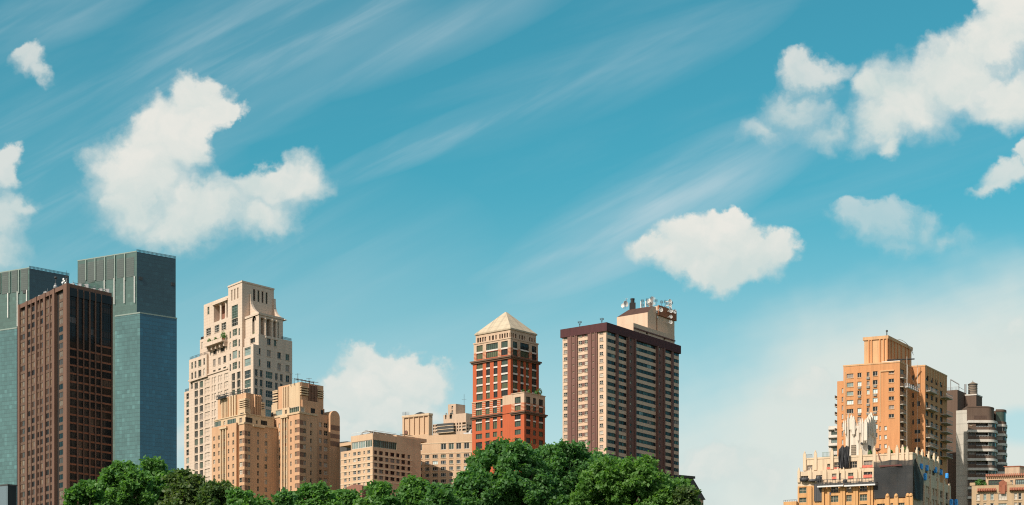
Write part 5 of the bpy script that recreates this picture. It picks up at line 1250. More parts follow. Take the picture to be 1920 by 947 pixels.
for c0, c1, wc in ((120, 206, (158, 174)), (299, 383, (335, 350))):
    fo = Face(fL.O+fL.n*.45, fL.u); s0, s1 = fL.s(X(c1)), fL.s(X(c0)); ws = []
    h = openings(fo, Zg.cols(wc), [(a+2, b-2) for a, b in rows], xr, S2, wins)
    mb = MB(); wall_face(mb, fo, s0, s1, 0, zb+.3, h)
    for s in (s0, s1): mb.quad([fo.p(s, 0), fo.p(s, 0, -.46), fo.p(s, zb+.3, -.46), fo.p(s, zb+.3)])
    mb.build('brown_shaft', 'tower_brown', root)
    for t in (.22, .62):
        s = s0+(s1-s0)*t; mb = MB(); fo.box(mb, s-.12, s+.12, .003, .25, 0, zb+.2); mb.build('pier', 'tower_brown', root)
for r0, r1 in rows:                                      # brown infill between the paired windows
    mb = MB(); fL.box(mb, fL.s(X(266)), fL.s(X(243)), .003, .05, fL.z(xr, r1), fL.z(xr, r0)); mb.build('infill', 'tower_brown', root)
for c0, c1, wc in ((541, 560, None), (637, 710, (656, 686)), (898, 967, (917, 942)), (1035, 1050, None)):
    fo = Face(fR.O+fR.n*.4, fR.u); s0, s1 = fR.s(X(c0)), fR.s(X(c1)); h = openings(fo, Zg.cols(wc), [(a+1, b-1) for a, b in rowsR], xR, dict(S2, frame='frame_grey', nx=2), wins) if wc else []
    mb = MB(); wall_face(mb, fo, s0, s1, 0, zb+.3, h)
    for s in (s0, s1): mb.quad([fo.p(s, 0), fo.p(s, 0, -.41), fo.p(s, zb+.3, -.41), fo.p(s, zb+.3)])
    mb.build('brown_shaft', 'tower_brown', root)
    if wc:
        for t in (.08, .9): s = s0+(s1-s0)*t; mb = MB(); fo.box(mb, s-.3, s+.3, .003, .5, 0, zb+.2); mb.build('pier', 'tower_brown', root)
mb = MB(); block(mb, fr, 0, aE, 0, bE, zb, zt, parapet=.6); mb.quad([fr.pt(0,0,zb), fr.pt(aE,0,zb), fr.pt(aE,bE,zb), fr.pt(0,bE,zb)]); mb.build('roof_band', 'tower_cap', root)
make_windows(root, wins)
# penthouse
Zp = Zm(1150, 545, 7.893); X2, Y2 = Zp.x, Zp.y
a0 = 5.; b0 = fr.Rt(a0).s(X2(508)); fP = fr.L(b0); ax = fP.s(X2(52)); fPR = fr.Rt(a0); zP = fP.z(X2(508), Y2(320)); zTop = fr.zc(Y2(207), a0, b0)
bS = fPR.s(X2(632)); bS2 = fPR.s(X2(654)); bX = fPR.s(X2(905))
mb = MB(); block(mb, fr, a0, ax, b0, bS, zt-1, zP); 
mb.build('penthouse', 'tower_buff', root)
mb = MB(); ins = 3.0                                    # mansard
P0 = [fr.pt(a0, b0, zP), fr.pt(ax, b0, zP), fr.pt(ax, bS, zP), fr.pt(a0, bS, zP)]; P1 = [fr.pt(a0+.01, b0+ins, zTop+.1), fr.pt(ax-ins, b0+ins, zTop+.1), fr.pt(ax-ins, bS, zTop+.1), fr.pt(a0+.01, bS, zTop+.1)]
for i in range(4): mb.quad([P0[i], P0[(i+1) % 4], P1[(i+1) % 4], P1[i]], 0 if i != 3 else 1)
mb.quad(P1); mb.build('mansard', ['mansard_brown', 'tower_buff'], root)
mb = MB(); block(mb, fr, a0+2, ax, bS, bS2, zt-1, zP); mb.build('link', 'soot_black', root)
z2 = fPR.z(X2(654), Y2(228)); mb = MB(); block(mb, fr, a0, ax, bS2, bX, zt-1, z2, parapet=.4); mb.build('machine_room', 'tower_buff', root)
mb = MB(); block(mb, fr, a0-.5, a0-.004, bS2+.1, fPR.s(X2(920)), fPR.z(X2(700), Y2(380)), z2+.3); mb.build('machine_room_band', 'rust_brick', root)
fq = fr.Rt(2.5); fq2 = fr.L(0); q0 = fq.s(X2(297)); q1 = fq.s(X2(907)); zq = fq.z(X2(297), Y2(476)); mb = MB(); hh = [(fq.s(X2(484)), fq.s(X2(514)), fq.z(X2(500), Y2(650)), fq.z(X2(500), Y2(612)), .6, 1), (fq.s(X2(744)), fq.s(X2(768)), fq.z(X2(756), Y2(735)), fq.z(X2(756), Y2(700)), .6, 1)]
block(mb, fr, 2.5, a0+.6, q0, q1, zt-1, zq, (), hh); mb.build('podium', ['tower_buff', 'soot_black'], root)
mb = MB(); fq.box(mb, q0-.1, q1+.1, .003, .3, zq-1.9, zq-1.5); mb.build('podium_ledge', 'tower_brown', root)
# dishes, drums, masts
def dish(p, r, aim, mb=None, pole=0):
    own = mb is None; mb = mb or MB(); ax = Vector(aim).normalized(); c = Vector(p)
    mb.lathe(c, [(.08, -.5*r), (r*.55, -.28*r), (r, 0), (r*.97, .05*r), (r*.5, -.14*r), (.05, -.2*r)], 14, axis=ax)
    if pole: mb.tube(c-ax*.4*r-Vector((0, 0, pole)), c-ax*.4*r, .1, 5)
    return mb
GD = 'dishes on the banded tower\'s roof'
tow = (-.35, -1, .12)
def P_(x, y, Y): return tuple(at(X2(x), Y2(y), Y))
Yp = (fP.O+fP.u*fP.s(X2(300))).y+ins+1.2
single('satellite_dish', dish(P_(186, 195, Yp), 1.15, (.75, -1, .15), None, 1.6), 'dish_white', 'large white dish at the left end of the banded tower\'s penthouse', 'satellite dish', GD)
single('satellite_dish', dish(P_(142, 220, Yp), .8, (-.6, -1, .1), None, 1.2), 'dish_white', 'smaller white dish beside the large one on the penthouse\'s left end', 'satellite dish', GD)
antenna(P_(195, 240, Yp+2), 3.0, 'thin antenna behind the large white dish on the penthouse', 2, 'antennas on the banded tower\'s penthouse', 'metal_grey', spread=.5)
zr = zTop+.1
p = P_(284, 240, Yp+1); mb = MB(); zz = at(0, Y2(185), Yp+1).z; mb.box(p[0]-1.05, p[0]+1.05, p[1]-.9, p[1]+.9, zr-.6, zz); mb.lathe((p[0], p[1], zz), [(.72, 0), (.72, 1.25), (.8, 1.3), (.8, 1.6), (.5, 1.62)], 12)
single('chimney_stack', mb, 'soot_black', 'black chimney stack on the banded tower\'s penthouse', 'chimney')
p = P_(549, 205, Yp+6); mb = MB(); zd = p[2]-.3; mb.tube((p[0], p[1], zr-.4), (p[0], p[1], zd), .5, 8); mb.lathe((p[0], p[1], zd), [(.8, 0), (.95, .3), (1.08, .5), (1.08, 1.9), (.9, 2.2), (.1, 2.35)], 16)
single('antenna_drum', mb, 'dish_white', 'big white drum antenna on the penthouse\'s right end', 'antenna')
k = 0
for x, y, h, ar, lab in ((408, 160, 3.5, 0, 'pale panel antenna nearest the chimney on the banded tower'), (430, 130, 6.5, 2, 'dark mast with a crossbar left of the white drum antenna'), (480, 155, 4, 0, 'pale panel antenna just left of the white drum antenna'), (502, 112, 8.5, 2, 'tall dark mast touching the white drum antenna'), (560, 85, 11, 2, 'tallest mast behind the white drum antenna'), (582, 80, 11, 1, 'twin mast right behind the white drum antenna'), (600, 95, 9, 2, 'pale mast right of the white drum antenna'), (632, 125, 7, 1, 'dark mast over the slot beside the machine room'),
    (715, 140, 8, 2, 'mast at the left of the machine room roof'), (768, 135, 9, 2, 'dark mast in the middle of the machine room roof'), (797, 160, 7, 1, 'short mast in the middle of the machine room roof'), (845, 145, 8, 2, 'pale mast towards the right of the machine room roof'), (862, 150, 8, 1, 'last mast on the right of the machine room roof')):
    Yk = Yp+(4 if x < 640 else 12+ (x-700)*.02); p = P_(x, y, Yk); zb_ = zr-.3 if x < 640 else z2-.5
    mb = MB(); top = p[2]; mb.tube((p[0], p[1], zb_), (p[0], p[1], top), .07 if ar else .25, 6)
    for j in range(ar):
        z = top-(top-zb_)*(.12+.3*j); mb.tube((p[0]-.4, p[1], z), (p[0]+.4, p[1], z), .05, 4); mb.box(p[0]-.45, p[0]-.25, p[1]-.2, p[1]-.05, z-.5, z+.5); mb.box(p[0]+.25, p[0]+.45, p[1]-.2, p[1]-.05, z-.5, z+.5)
    single('roof_antenna', mb, 'metal_pale' if 'pale' in lab else 'metal_grey' if 'short' in lab or 'twin' in lab else 'metal_dark', lab, 'antenna', 'antennas on the banded tower\'s penthouse')
for x, y, r, lab in ((684, 285, 2.6, 'tall pale dish on the wall beside the penthouse\'s dark slot'), (830, 300, 2.6, 'upper left one of the pale dishes on the machine room wall'), (890, 312, 2.4, 'upper right one of the pale dishes on the machine room wall'), (832, 388, 2.1, 'middle pale dish of the column on the machine room wall'), (829, 468, 2.3, 'lowest pale dish of the column on the machine room wall'), (818, 158, 2.2, 'white dish over the machine room\'s roof edge'), (818, 220, 2.2, 'white dish just under the one at the machine room\'s roof edge')):
    fw = fr.Rt(a0-1.4); s = fw.s(X2(x)); z = fw.z(X2(x), Y2(y)); c = fw.p(s, z, .6); mb = dish(c, r*.32, (fw.n.x-.25, fw.n.y-.5, .05)); mb.tube(c, fw.p(s, z, -1.2), .15, 5)
    single('satellite_dish', mb, 'dish_white', lab, 'satellite dish', GD)
for x, y, lab in ((632, 320, 'small white dish high in the penthouse\'s dark slot'), (645, 395, 'small white dish low in the penthouse\'s dark slot')):
    fw = fr.Rt(a0-.3); s = fw.s(X2(x)); single('satellite_dish', dish(fw.p(s, fw.z(X2(x), Y2(y)), .3), .4, (fw.n.x, fw.n.y, 0)), 'dish_white', lab, 'satellite dish', GD)
for x, y, lab in ((1087, 602.5, 'left forked antenna on the banded tower\'s roof edge'), (1128.5, 596.5, 'right forked antenna on the banded tower\'s roof edge')):
    f = fr.L(1.5); s = f.s(x); p = f.p(s, zt-.6); top = f.z(x, y); mb = MB(); zm2 = p[2]+(top-p[2])*.45; mb.tube(p, (p[0], p[1], zm2), .13, 5)
    for dx in (-.55, -.2, .2, .55): mb.tube((p[0], p[1], zm2), (p[0]+dx, p[1], top-.2*abs(dx)), .05, 5); mb.box(p[0]+dx-.1, p[0]+dx+.1, p[1]-.1, p[1]+.1, top-.2*abs(dx)-.45, top-.2*abs(dx)+.1)
    single('roof_antenna', mb, 'metal_dark', lab, 'antenna', 'forked antennas on the banded tower')
# grey slate mansard roof behind its right end
fs = Fr(1276, 640, 40, 58); root = thing('slate_building', 'grey building with a slate mansard roof at the banded tower\'s right foot', 'building', fs.base()); f = fs.Rt(0)
z0_, z1_ = f.z(1318, 937), f.z(1304, 897); s1 = f.s(1319); mb = MB(); block(mb, fs, 0, 14, -8, s1, 0, z0_); mb.build('wall', 'tan_stone', root)
mb = MB(); s2 = f.s(1305); B = [fs.pt(-.4, -8, z0_), fs.pt(14, -8, z0_), fs.pt(14, s1+.6, z0_), fs.pt(-.4, s1+.6, z0_)]; T = [fs.pt(1.2, -7, z1_), fs.pt(13, -7, z1_), fs.pt(13, s2, z1_), fs.pt(1.2, s2, z1_)]
for i in range(4): mb.quad([B[i], B[(i+1) % 4], T[(i+1) % 4], T[i]])
mb.quad(T); mb.quad(B[::-1]); rf = mb.build('mansard_roof', 'slate', root)
mb = MB(); fs.abox(mb, .8, 13.4, -7.4, s2+.5, z1_+.003, z1_+.9); mb.build('ridge_cap', 'slate', rf)
# ================================================================== the orange brick apartment house
Zo = Zm(1550, 610, 4.304); X, Y_ = Zo.x, Zo.y
fr = Fr(1687, 570, 23., 33.); root = thing('orange_apartments', 'orange brick apartment tower with balconies and a panelled penthouse', 'apartment building', fr.base())
fL, fR = fr.L(0), fr.Rt(0); wins = []
SO = style('frame_white', (('glass_dark', 4), ('blind_mid', 2), ('blind_sky', 3), ('glass_pale', 1)), nx=2, ny=1, fw=.1, rec=.28, sill='orange_trim')
SO3 = dict(SO, nx=3); SOD = style('frame_grey', (('glass_black', 4), ('glass_dark', 3), ('blind_mid', 1)), nx=2, ny=1, fw=.1, rec=.28)
pit = 71.2; n = 8
aE = fL.s(1581.4); zt = fr.zc(677.4)
r = lambda y0, h, m=n: [(Y_(y0-h/2+k*pit), Y_(y0+h/2+k*pit)) for k in range(m)]
hl = openings(fL, Zo.cols((161, 216)), r(408, 36), X(188), SO3, wins)+openings(fL, Zo.cols((248, 281), (323, 346)), r(400, 38), X(290), SO, wins)+openings(fL, Zo.cols((372, 411)), r(389, 38), X(392), SO, wins)
hl += openings(fL, Zo.cols((500, 544)), r(375, 31, 6), X(522), SO, wins)
hl += openings(fL, Zo.cols((424, 438), (465, 485)), [(Y_(831-17+k*72), Y_(831+17+k*72)) for k in range(4)], X(455), SO, wins)
fRd = fR.s(X(692))
hr = openings(fR, Zo.cols((594, 625)), [(Y_(365-18+k*pit), Y_(365+22+k*pit)) for k in range(11)], X(592), SOD, wins, depth=.6)
mb = MB(); block(mb, fr, 0, aE, 0, fRd, 0, zt, hl, hr, parapet=.9); mb.build('front_wing', 'orange_brick', root)
# raised brick panel outline, coping
for s, w, z0, z1 in ((fL.s(X(432)), .18, fL.z(X(432), Y_(780)), fL.z(X(432), Y_(366))), (fL.s(X(370)), .1, 20, fL.z(X(370), Y_(372))), (fL.s(X(150)), .14, 20, fL.z(X(150), Y_(372)))):
    mb = MB(); fL.box(mb, s-w, s+w, .003, .16, z0, z1); mb.build('brick_rib', 'orange_trim', root)
mb = MB(); fL.box(mb, fL.s(X(545)), fL.s(X(434)), .003, .3, fL.z(X(490), Y_(372)), fL.z(X(490), Y_(362))); mb.build('brick_rib', 'orange_trim', root)
mb = MB(); fr.abox(mb, -.12, aE+.12, -.12, fRd, zt-.35, zt+.12); mb.build('coping', 'orange_trim', root)
# window air conditioners below some of the sills
acs = 0
for c, y0 in (((252, 277), 400), ((375, 408), 389), ((325, 344), 400)):
    for k in range(6):
        if (k*7+c[0]) % 3 == 0: continue
        mb = MB(); z = fL.z(X(290 if y0 == 400 else 392), Y_(y0+19+k*pit)); s = (fL.s(X(c[0]))+fL.s(X(c[1])))/2; fL.box(mb, s-.5, s+.5, -.1, .35, z-.85, z-.2); mb.build('air_conditioner', 'frame_grey', root)
# lower step on the left with side balconies
f2 = fr.L(1.2); a2 = f2.s(1569.7); mb = MB(); h2 = openings(f2, Zo.cols((121, 134)), [(Y_(528-20+k*69), Y_(528+20+k*69)) for k in range(8)], X(128), SO, wins)
block(mb, fr, aE-1, a2, 1.2, 14, 0, f2.z(X(88), Y_(452)), h2, parapet=.6); mb.build('left_step', 'orange_brick', root)
for k in range(5):
    z = f2.z(X(84), Y_(590+k*66)); mb = MB(); fr.abox(mb, a2+.01, a2+1.1, 1.8, 5, z, z+.2); o = mb.build('balcony', 'concrete', root); mb = MB(); fr.abox(mb, a2+1.02, a2+1.1, 1.8, 5, z+.21, z+1.2); mb.build('railing', 'metal_grey', o)
# rear wing on the right
a3 = -fR.s(0)*0; fw = fr.L(fRd); fwr = None
xa = 1734.7; sW = fw.s(xa)                           # negative: the wing stands out to the right
fRw = fr.Rt(sW); zw = fw.z(X(795), Y_(322)); bW = fRw.s(1775.5)
hw = openings(fw, Zo.cols((663, 704)), [(Y_(425-20+k*pit), Y_(425+20+k*pit)) for k in range(6)], X(684), dict(SOD, nx=3), wins)
hw += openings(fw, Zo.cols((727, 754)), [(Y_(a-20), Y_(a+20)) for a in (489, 632, 776)], X(740), SOD, wins)+openings(fw, Zo.cols((709, 756)), [(Y_(a-15), Y_(a+15)) for a in (858, 928, 1000)], X(732), SOD, wins)
hb = openings(fRw, Zo.cols((800, 823), (840, 860), (878, 897), (915, 936)), [(Y_(430-24+k*71), Y_(430+18+k*71)) for k in range(11)], X(812), SOD, wins)
mb = MB(); block(mb, fr, sW, .5, fRd, bW, 0, zw, hw, hb, parapet=.8); mb.build('rear_wing', ['orange_brick'], root)
mb = MB(); fr.abox(mb, sW-.1, .4, fRd-.1, bW+.1, zw-.3, zw+.15); mb.build('coping', 'orange_trim', root)
for k in range(9):
    s = fRw.s(X(800))+(bW-fRw.s(X(800)))*k/8.3; mb = MB(); fRw.box(mb, s, s+.5, .003, .12, zw-4.0, zw-.32); mb.build('parapet_stripe', 'orange_trim', root)
def balcony(f, s0, s1, z, d, m='concrete', rail='metal_grey'):
    mb = MB(); f.box(mb, s0, s1, .004, d, z-.2, z); o = mb.build('balcony', m, root)
    mb = MB(); n_ = max(3, int(abs(s1-s0)/.9))
    for k in range(n_+1): s = s0+(s1-s0)*k/n_; f.box(mb, s-.035, s+.035, d-.09, d-.02, z+.01, z+1.05)
    for s in (s0+.04, s1-.04):
        for t in range(2): f.box(mb, s-.035, s+.035, .1+t*(d-.2)/2,   .17+t*(d-.2)/2, z+.01, z+1.05)
    f.box(mb, min(s0, s1), max(s0, s1), d-.1, d, z+1.05, z+1.13); mb.build('railing', rail, o)
for y in (533, 676, 818, 906, 975, 1040): balcony(fRw, fRw.s(X(800)), fRw.s(X(866)), fRw.z(X(835), Y_(y+12)), 1.5)
for y in (583, 722, 790, 862, 930, 1000, 1060): balcony(fRw, fRw.s(X(918)), bW-.1, fRw.z(X(940), Y_(y+6)), 2.1)
for k in range(9): balcony(fR, .3, 3.6, fR.z(X(600), Y_(424+k*71.5)), 1.1, rail='metal_dark')  # darker rail metal stands in for the shade at this corner
# penthouse
Yp = 6.; fp = fr.L(Yp); a0 = fp.s(1664.3); fpR = fr.Rt(a0); zp0 = zt-1; zp1 = fr.zc(629.7, a0, Yp); aP = fp.s(1620.4); bP = fpR.s(1709)
mb = MB(); block(mb, fr, a0, aP, Yp, bP, zp0, zp1, parapet=.3); ph = mb.build('penthouse', 'orange_trim', root)
for xx in (342, 362, 430, 460, 488):
    s = fp.s(X(xx)); mb = MB(); fp.box(mb, s-.22, s+.22, .003, .35, zp0, zp1-.9); mb.build('rib', 'orange_brick', ph)
for xx in (500, 520, 545, 570, 600, 635, 660):
    s = fpR.s(X(xx)); mb = MB(); fpR.box(mb, s-.22, s+.22, .003, .35, zp0, zp1-.9); mb.build('rib', 'orange_brick', ph)
mb = MB(); fr.abox(mb, a0-.35, aP+.35, Yp-.35, bP+.35, zp1-.95, zp1+.1); mb.build('cornice', 'orange_trim', ph)
make_windows(root, wins)
# things on its roof
p = fp.p(fp.s(X(476)), zp1, -2.); mb = MB(); mb.tube(p, (p[0], p[1], p[2]+2.0), .16, 6); mb.lathe((p[0], p[1], p[2]+1.8), [(.34, 0), (.34, .45), (.1, .6)], 8); single('flue_pipe', mb, 'metal_dark', 'thin flue pipe on top of the orange tower\'s penthouse', 'pipe')
mb = MB()
for k in range(3):
    pts = [fpR.p(fpR.s(X(560))+t*(bP-fpR.s(X(560))), zp1+.15+.7*math.sin(math.pi*t)-2.3*t*t*(.6+.3*k), .45+.15*k) for t in [i/8 for i in range(9)]]
    for u_, v_ in zip(pts, pts[1:]): mb.tube(u_, v_, .06, 4)
single('loose_cable', mb, 'rope', 'loose pale cables hanging over the orange penthouse\'s cornice', 'cable')
q0, q1 = fL.s(X(585)), fL.s(X(440)); mb = MB()
fL.box(mb, q0, q1, -2.2, -1.0, zt+.2, zt+.5)
for k in range(6): s = q0+(q1-q0)*k/5; fL.box(mb, s-.1, s+.1, -2.1, -1.1, zt-.9, zt+.2)
single('plank_walkway', mb, 'steel_white', 'white plank walkway along the orange tower\'s roof edge', 'walkway')
mb = MB(); b_ = 1.2; A = fr.pt(4.5, b_, zt+.9); B = fr.pt(-2.0, b_+6.5, zt+1.9); mb.tube(A, B, .22, 6)
mb.tube(fr.pt(2.5, b_+1, zt-.9), fr.pt(2.5, b_+1, zt+1.3), .15, 5); mb.tube(fr.pt(1, b_+3, zt-.9), fr.pt(1, b_+3, zt+1.6), .15, 5)
mb.lathe(fr.pt(2.3, b_+.8, zt-.2), [(.9, -.5), (.9, .5)], 12, axis=(.3, -1, .1)); mb.lathe(fr.pt(1.4, b_+2.4, zt), [(.7, -.4), (.7, .4)], 12, axis=(.3, -1, .1))
single('roof_davit', mb, 'metal_dark', 'roof davit with cable drums on the orange tower\'s front corner', 'hoist')
# hanging stage
fst = fR; zs = fR.z(X(600), Y_(505)); s0, s1 = fR.s(X(590)), fR.s(X(684)); st = thing('swing_stage', 'white work platform hung beside the orange tower\'s corner balconies', 'work platform', fR.p((s0+s1)/2, zs, 2.2))
mb = MB(); fR.box(mb, s0, s1, 1.75, 2.7, zs-.2, zs); mb.build('deck', 'steel_white', st)
mb = MB()
for k in range(7): s = s0+(s1-s0)*k/6; fR.box(mb, s-.05, s+.05, 2.6, 2.68, zs+.003, zs+1.15); fR.box(mb, s-.05, s+.05, 1.77, 1.84, zs+.003, zs+1.15)
for zz in (.55, 1.12): fR.box(mb, s0, s1, 2.6, 2.68, zs+zz, zs+zz+.08); fR.box(mb, s0, s1, 1.77, 1.84, zs+zz, zs+zz+.08)
mb.build('guard_rail', 'steel_white', st)
for s, nm in ((s0+.5, 1), (s1-.5, 2)):
    t = fR.p(s, zt+1.4, 2.2); mb = MB(); mb.tube(fR.p(s, zs, 2.2), t, .06, 4); mb.build('suspension_rope', 'rope', st)
    mb = MB(); mb.tube(fR.p(s+.3, zs, 2.1), fR.p(s+.3, 40, 2.1), .05, 4); mb.build('hanging_rope', 'rope', st)
mb = MB(); mb.tube(fR.p(s0+.6, zs+1.1, 2.2), fR.p(s0+5.5, zt-.2, .6), .05, 4); mb.tube(fR.p(s1-.6, zs+1.1, 2.2), fR.p(s0+1.5, zt-.2, .6), .05, 4); mb.build('stay', 'rope', st)
# pale building showing left of it
fq = Fr(1600, 640, 20, 40); q = thing('pale_apartments', 'pale apartment block peeping out left of the orange tower', 'apartment building', fq.base()); f = fq.L(0); ww = []
h = openings(f, [(1558.5, 1580)], [(807+k*15.2, 815.5+k*15.2) for k in range(4)], 1565, style('frame_grey', (('glass_green', 2), ('glass_pale', 1)), nx=6, ny=1, fw=.12, rec=.25), ww)
mb = MB(); block(mb, fq, 0, f.s(1553.5), 0, 10, 0, f.z(1556, 799), h); mb.build('wall', 'band_white', q); make_windows(q, ww)
for k in range(3): mb = MB(); z = f.z(1560, 804+k*15.2); f.box(mb, 0, f.s(1553.2), .003, .7, z-.4, z); mb.build('slab_band', 'band_white', q)

# ================================================================== the dark building with the curved balconies
Zd = Zm(1770, 700, 3.833); X, Y_ = Zd.x, Zd.y
fr = Fr(X(97), 624, 25., 35.); root = thing('curved_apartments', 'dark apartment tower with curved white banded balconies and a blank concrete wall', 'apartment building', fr.base())
fL, fR = fr.L(0), fr.Rt(0); zt = fr.zc(Y_(118))
mb = MB(); block(mb, fr, 0, fL.s(X(10)), 0, fR.s(X(160)), 0, zt, parapet=.5); mb.build('rear_shaft', 'umber_brick', root)
# concrete slab
f2 = Fr(X(172), 611, 25., 35.); g = f2.L(0); aS = g.s(X(87)); zS = f2.zc(Y_(262)); mb = MB(); block(mb, f2, 0, aS, 0, 16, 0, zS, parapet=.3); mb.build('blank_wall', 'concrete', root)
# lift house with water tank
f3 = Fr(X(232), 628, 20., 35.); g3 = f3.L(0); z3 = f3.zc(Y_(150)); mb = MB(); block(mb, f3, 0, g3.s(X(150)), 0, f3.Rt(0).s(X(274)), f3.zc(Y_(258)), z3, parapet=.2); mb.build('lift_house', 'umber_brick', root)
mb = MB(); block(mb, f3, 1.5, g3.s(X(152)), 1.2, 9, f3.zc(Y_(300)), f3.zc(Y_(258))-.003); mb.build('lift_base', 'umber_brick', root)
mb = MB(); f3.abox(mb, -.15, g3.s(X(150)), -.15, f3.Rt(0).s(X(274))+.1, z3-.35, z3+.1); mb.build('coping', 'band_white', root)
# curved front: plan outline of one bay, in metres to the right of and behind the slab's corner
O2 = f2.P; Yc0 = O2.y-1.2
def gx(v, Y): return (X(v)-CX)/F*Y
def lobe(x0, x1, x2, Y0, back, n=10):
    """flat front from x0 to x1, then rounding back to x2"""
    xa, xb, xc = gx(x0, Y0), gx(x1, Y0), gx(x2, Y0+back*.6)
    pts = [(xa, Y0), (xb, Y0)]
    for k in range(1, n+1):
        t = k/n*math.pi/2; pts.append((xb+(xc-xb)*math.sin(t), Y0+back*(1-math.cos(t))))
    return pts
L1 = lobe(172, 318, 386, Yc0, 6.5); L2 = lobe(374, 412, 453, Yc0+6.6, 6.0)
wins = []
def along(pts):
    d = [0]
    for p, q in zip(pts, pts[1:]): d.append(d[-1]+math.hypot(q[0]-p[0], q[1]-p[1]))
    return d
def band(pts, z0, z1, out, name, m, thick=.5, par=None):
    """a strip following the plan outline, standing out by «out»"""
    def off(e):
        r_ = []
        for i, p in enumerate(pts):
            a = pts[max(i-1, 0)]; b = pts[min(i+1, len(pts)-1)]; tx, ty = b[0]-a[0], b[1]-a[1]; l = math.hypot(tx, ty) or 1
            r_.append((p[0]+ty/l*e, p[1]-tx/l*e))
        return r_
    A, B = off(out), off(out-thick); mb = MB()
    for i in range(len(pts)-1):
        mb.hexa([(*B[i], z0), (*B[i+1], z0), (*A[i+1], z0), (*A[i], z0), (*B[i], z1), (*B[i+1], z1), (*A[i+1], z1), (*A[i], z1)])
    return mb.build(name, m, par or root)
pitD = 68.3; zf = lambda y, Y: CZ+(HOR-y)/F*Y
nst = 9
def deep(pts, d): return pts+[(pts[-1][0], pts[-1][1]+d), (pts[0][0], pts[0][1]+d)]
for li, (L, ytop, Yl) in enumerate(((L1, 347, Yc0), (L2, 374, Yc0+6.6))):
    ztop = zf(Y_(ytop-9), Yl)
    mb = MB(); core = [(p[0]-(0.9 if i else 0), p[1]+1.5) for i, p in enumerate(L)]
    mb.prism(deep(core, 9), 0, ztop+ (5.2 if li == 0 else 5.0)); mb.build('core', 'umber_brick', root)
    for k in range(nst):
        z1 = zf(Y_(ytop-9+k*pitD), Yl); z0 = zf(Y_(ytop+9+k*pitD), Yl); zn = zf(Y_(ytop-9+(k+1)*pitD), Yl)
        band(L, z0, z1, .35, 'slab_band', 'band_white', 2.0)
        if li == 0:
            # solid umber parapet and pier beside the balcony, then the recess, then glazing round the curve
            d = along(L); flat = L[:2]; xa, xb = flat[0][0], flat[1][0]; Y0 = L[0][1]
            c = lambda v: gx(v, Y0)
            fz = Face(Vector((0, Y0)), Vector((1, 0)))
            mb = MB(); q0, q1 = c(172), c(229); h = openings(fz, [(X(177), X(224))], [(HOR-(z0-.25-CZ)*F/Y0, HOR-(zn+1.3-CZ)*F/Y0)] , X(200), SOD, wins) if k > 0 else openings(fz, [(X(184), X(202))], [(HOR-(z0-.6-CZ)*F/Y0, HOR-(zn+1.4-CZ)*F/Y0)], X(190), SO, wins)
            wall_face(mb, fz, q0, q1, zn+.01, z0-.01, h); mb.quad([(q1, Y0, zn), (q1, Y0+1.7, zn), (q1, Y0+1.7, z0), (q1, Y0, z0)]); mb.build('pier_wall', 'umber_brick', root)
            mb = MB(); mb.box(c(229)+.02, c(325), Y0-.2, Y0-.05, zn+.01, zn+.95); o = mb.build('balcony_parapet', 'umber_brick', root)
            mb = MB(); mb.box(c(232), c(322), Y0-.16, Y0-.10, zn+1.2, zn+1.27)
            for t in range(9): xx = c(232)+(c(322)-c(232))*t/8; mb.box(xx-.03, xx+.03, Y0-.15, Y0-.11, zn+.95, zn+1.2)
            mb.build('railing', 'metal_pale', o)
            mb = MB(); mb.box(c(236), c(316), Y0+1.35, Y0+1.46, zn+.3, z0-.25); mb.build('balcony_door', 'glass_dark', root)
            cur = L[1:]
        else: cur = L
        band(cur, zn+.01, zn+1.05, .05, 'parapet', 'umber_brick', .5)
        m_ = len(cur)-1
        for i in range(m_):
            p, q = cur[i], cur[i+1]
            if i % 2 or i+2 > m_: continue
            q = cur[min(i+2, m_)]
            mb = MB(); mb.quad([(p[0], p[1], zn+1.06), (q[0], q[1], zn+1.06), (q[0], q[1], z0-.02), (p[0], p[1], z0-.02)]); mb.quad([(p[0]-.1, p[1]+.12, zn+1.06), (q[0]-.1, q[1]+.12, zn+1.06), (q[0]-.1, q[1]+.12, z0-.02), (p[0]-.1, p[1]+.12, z0-.02)])
            mb.build('window', pick((('glass_dark', 4), ('glass_green', 2), ('blind_mid', 2), ('terracotta', 1 if k > 0 and i > 2 else 0))), root)
            mb = MB(); mb.tube((p[0], p[1]-.05, zn+1.05), (p[0], p[1]-.05, z0), .09, 4); mb.build('mullion', 'frame_grey', root)
    if li == 0: band(L, ztop+.01, ztop+4.6, -.9, 'roof_parapet', 'umber_brick', .5); band(L, ztop+4.6, ztop+4.9, -.8, 'roof_coping', 'umber_brick', .7)
    else: band(L, ztop+.01, ztop+1.0, .05, 'parapet', 'umber_brick', .5); band(L, ztop+4.4, ztop+5.2, .05, 'roof_parapet', 'umber_brick', .5); band(L, ztop+1.01, ztop+4.4, -.1, 'window', 'glass_green', .12)
mb = MB(); fz = Face(Vector((0, Yc0+.9)), Vector((1, 0)))
for t in range(12): s = gx(222, Yc0)+(gx(310, Yc0)-gx(222, Yc0))*t/11; fz.box(mb, s-.1, s+.1, .003, .1, zf(Y_(325), Yc0), zf(Y_(300), Yc0))
mb.build('roof_grille', 'frame_brown', root)
make_windows(root, wins)
p = (gx(207, 634), 634., 0); zb = z3-.2; rr = (X(240)-X(174))/F*634/2
wt = thing('water_tank', 'wooden water tank with a conical roof on the dark apartment tower', 'water tank', (p[0], p[1], zb)); zE = zf(Y_(80), 634); zA = zf(Y_(60), 634)
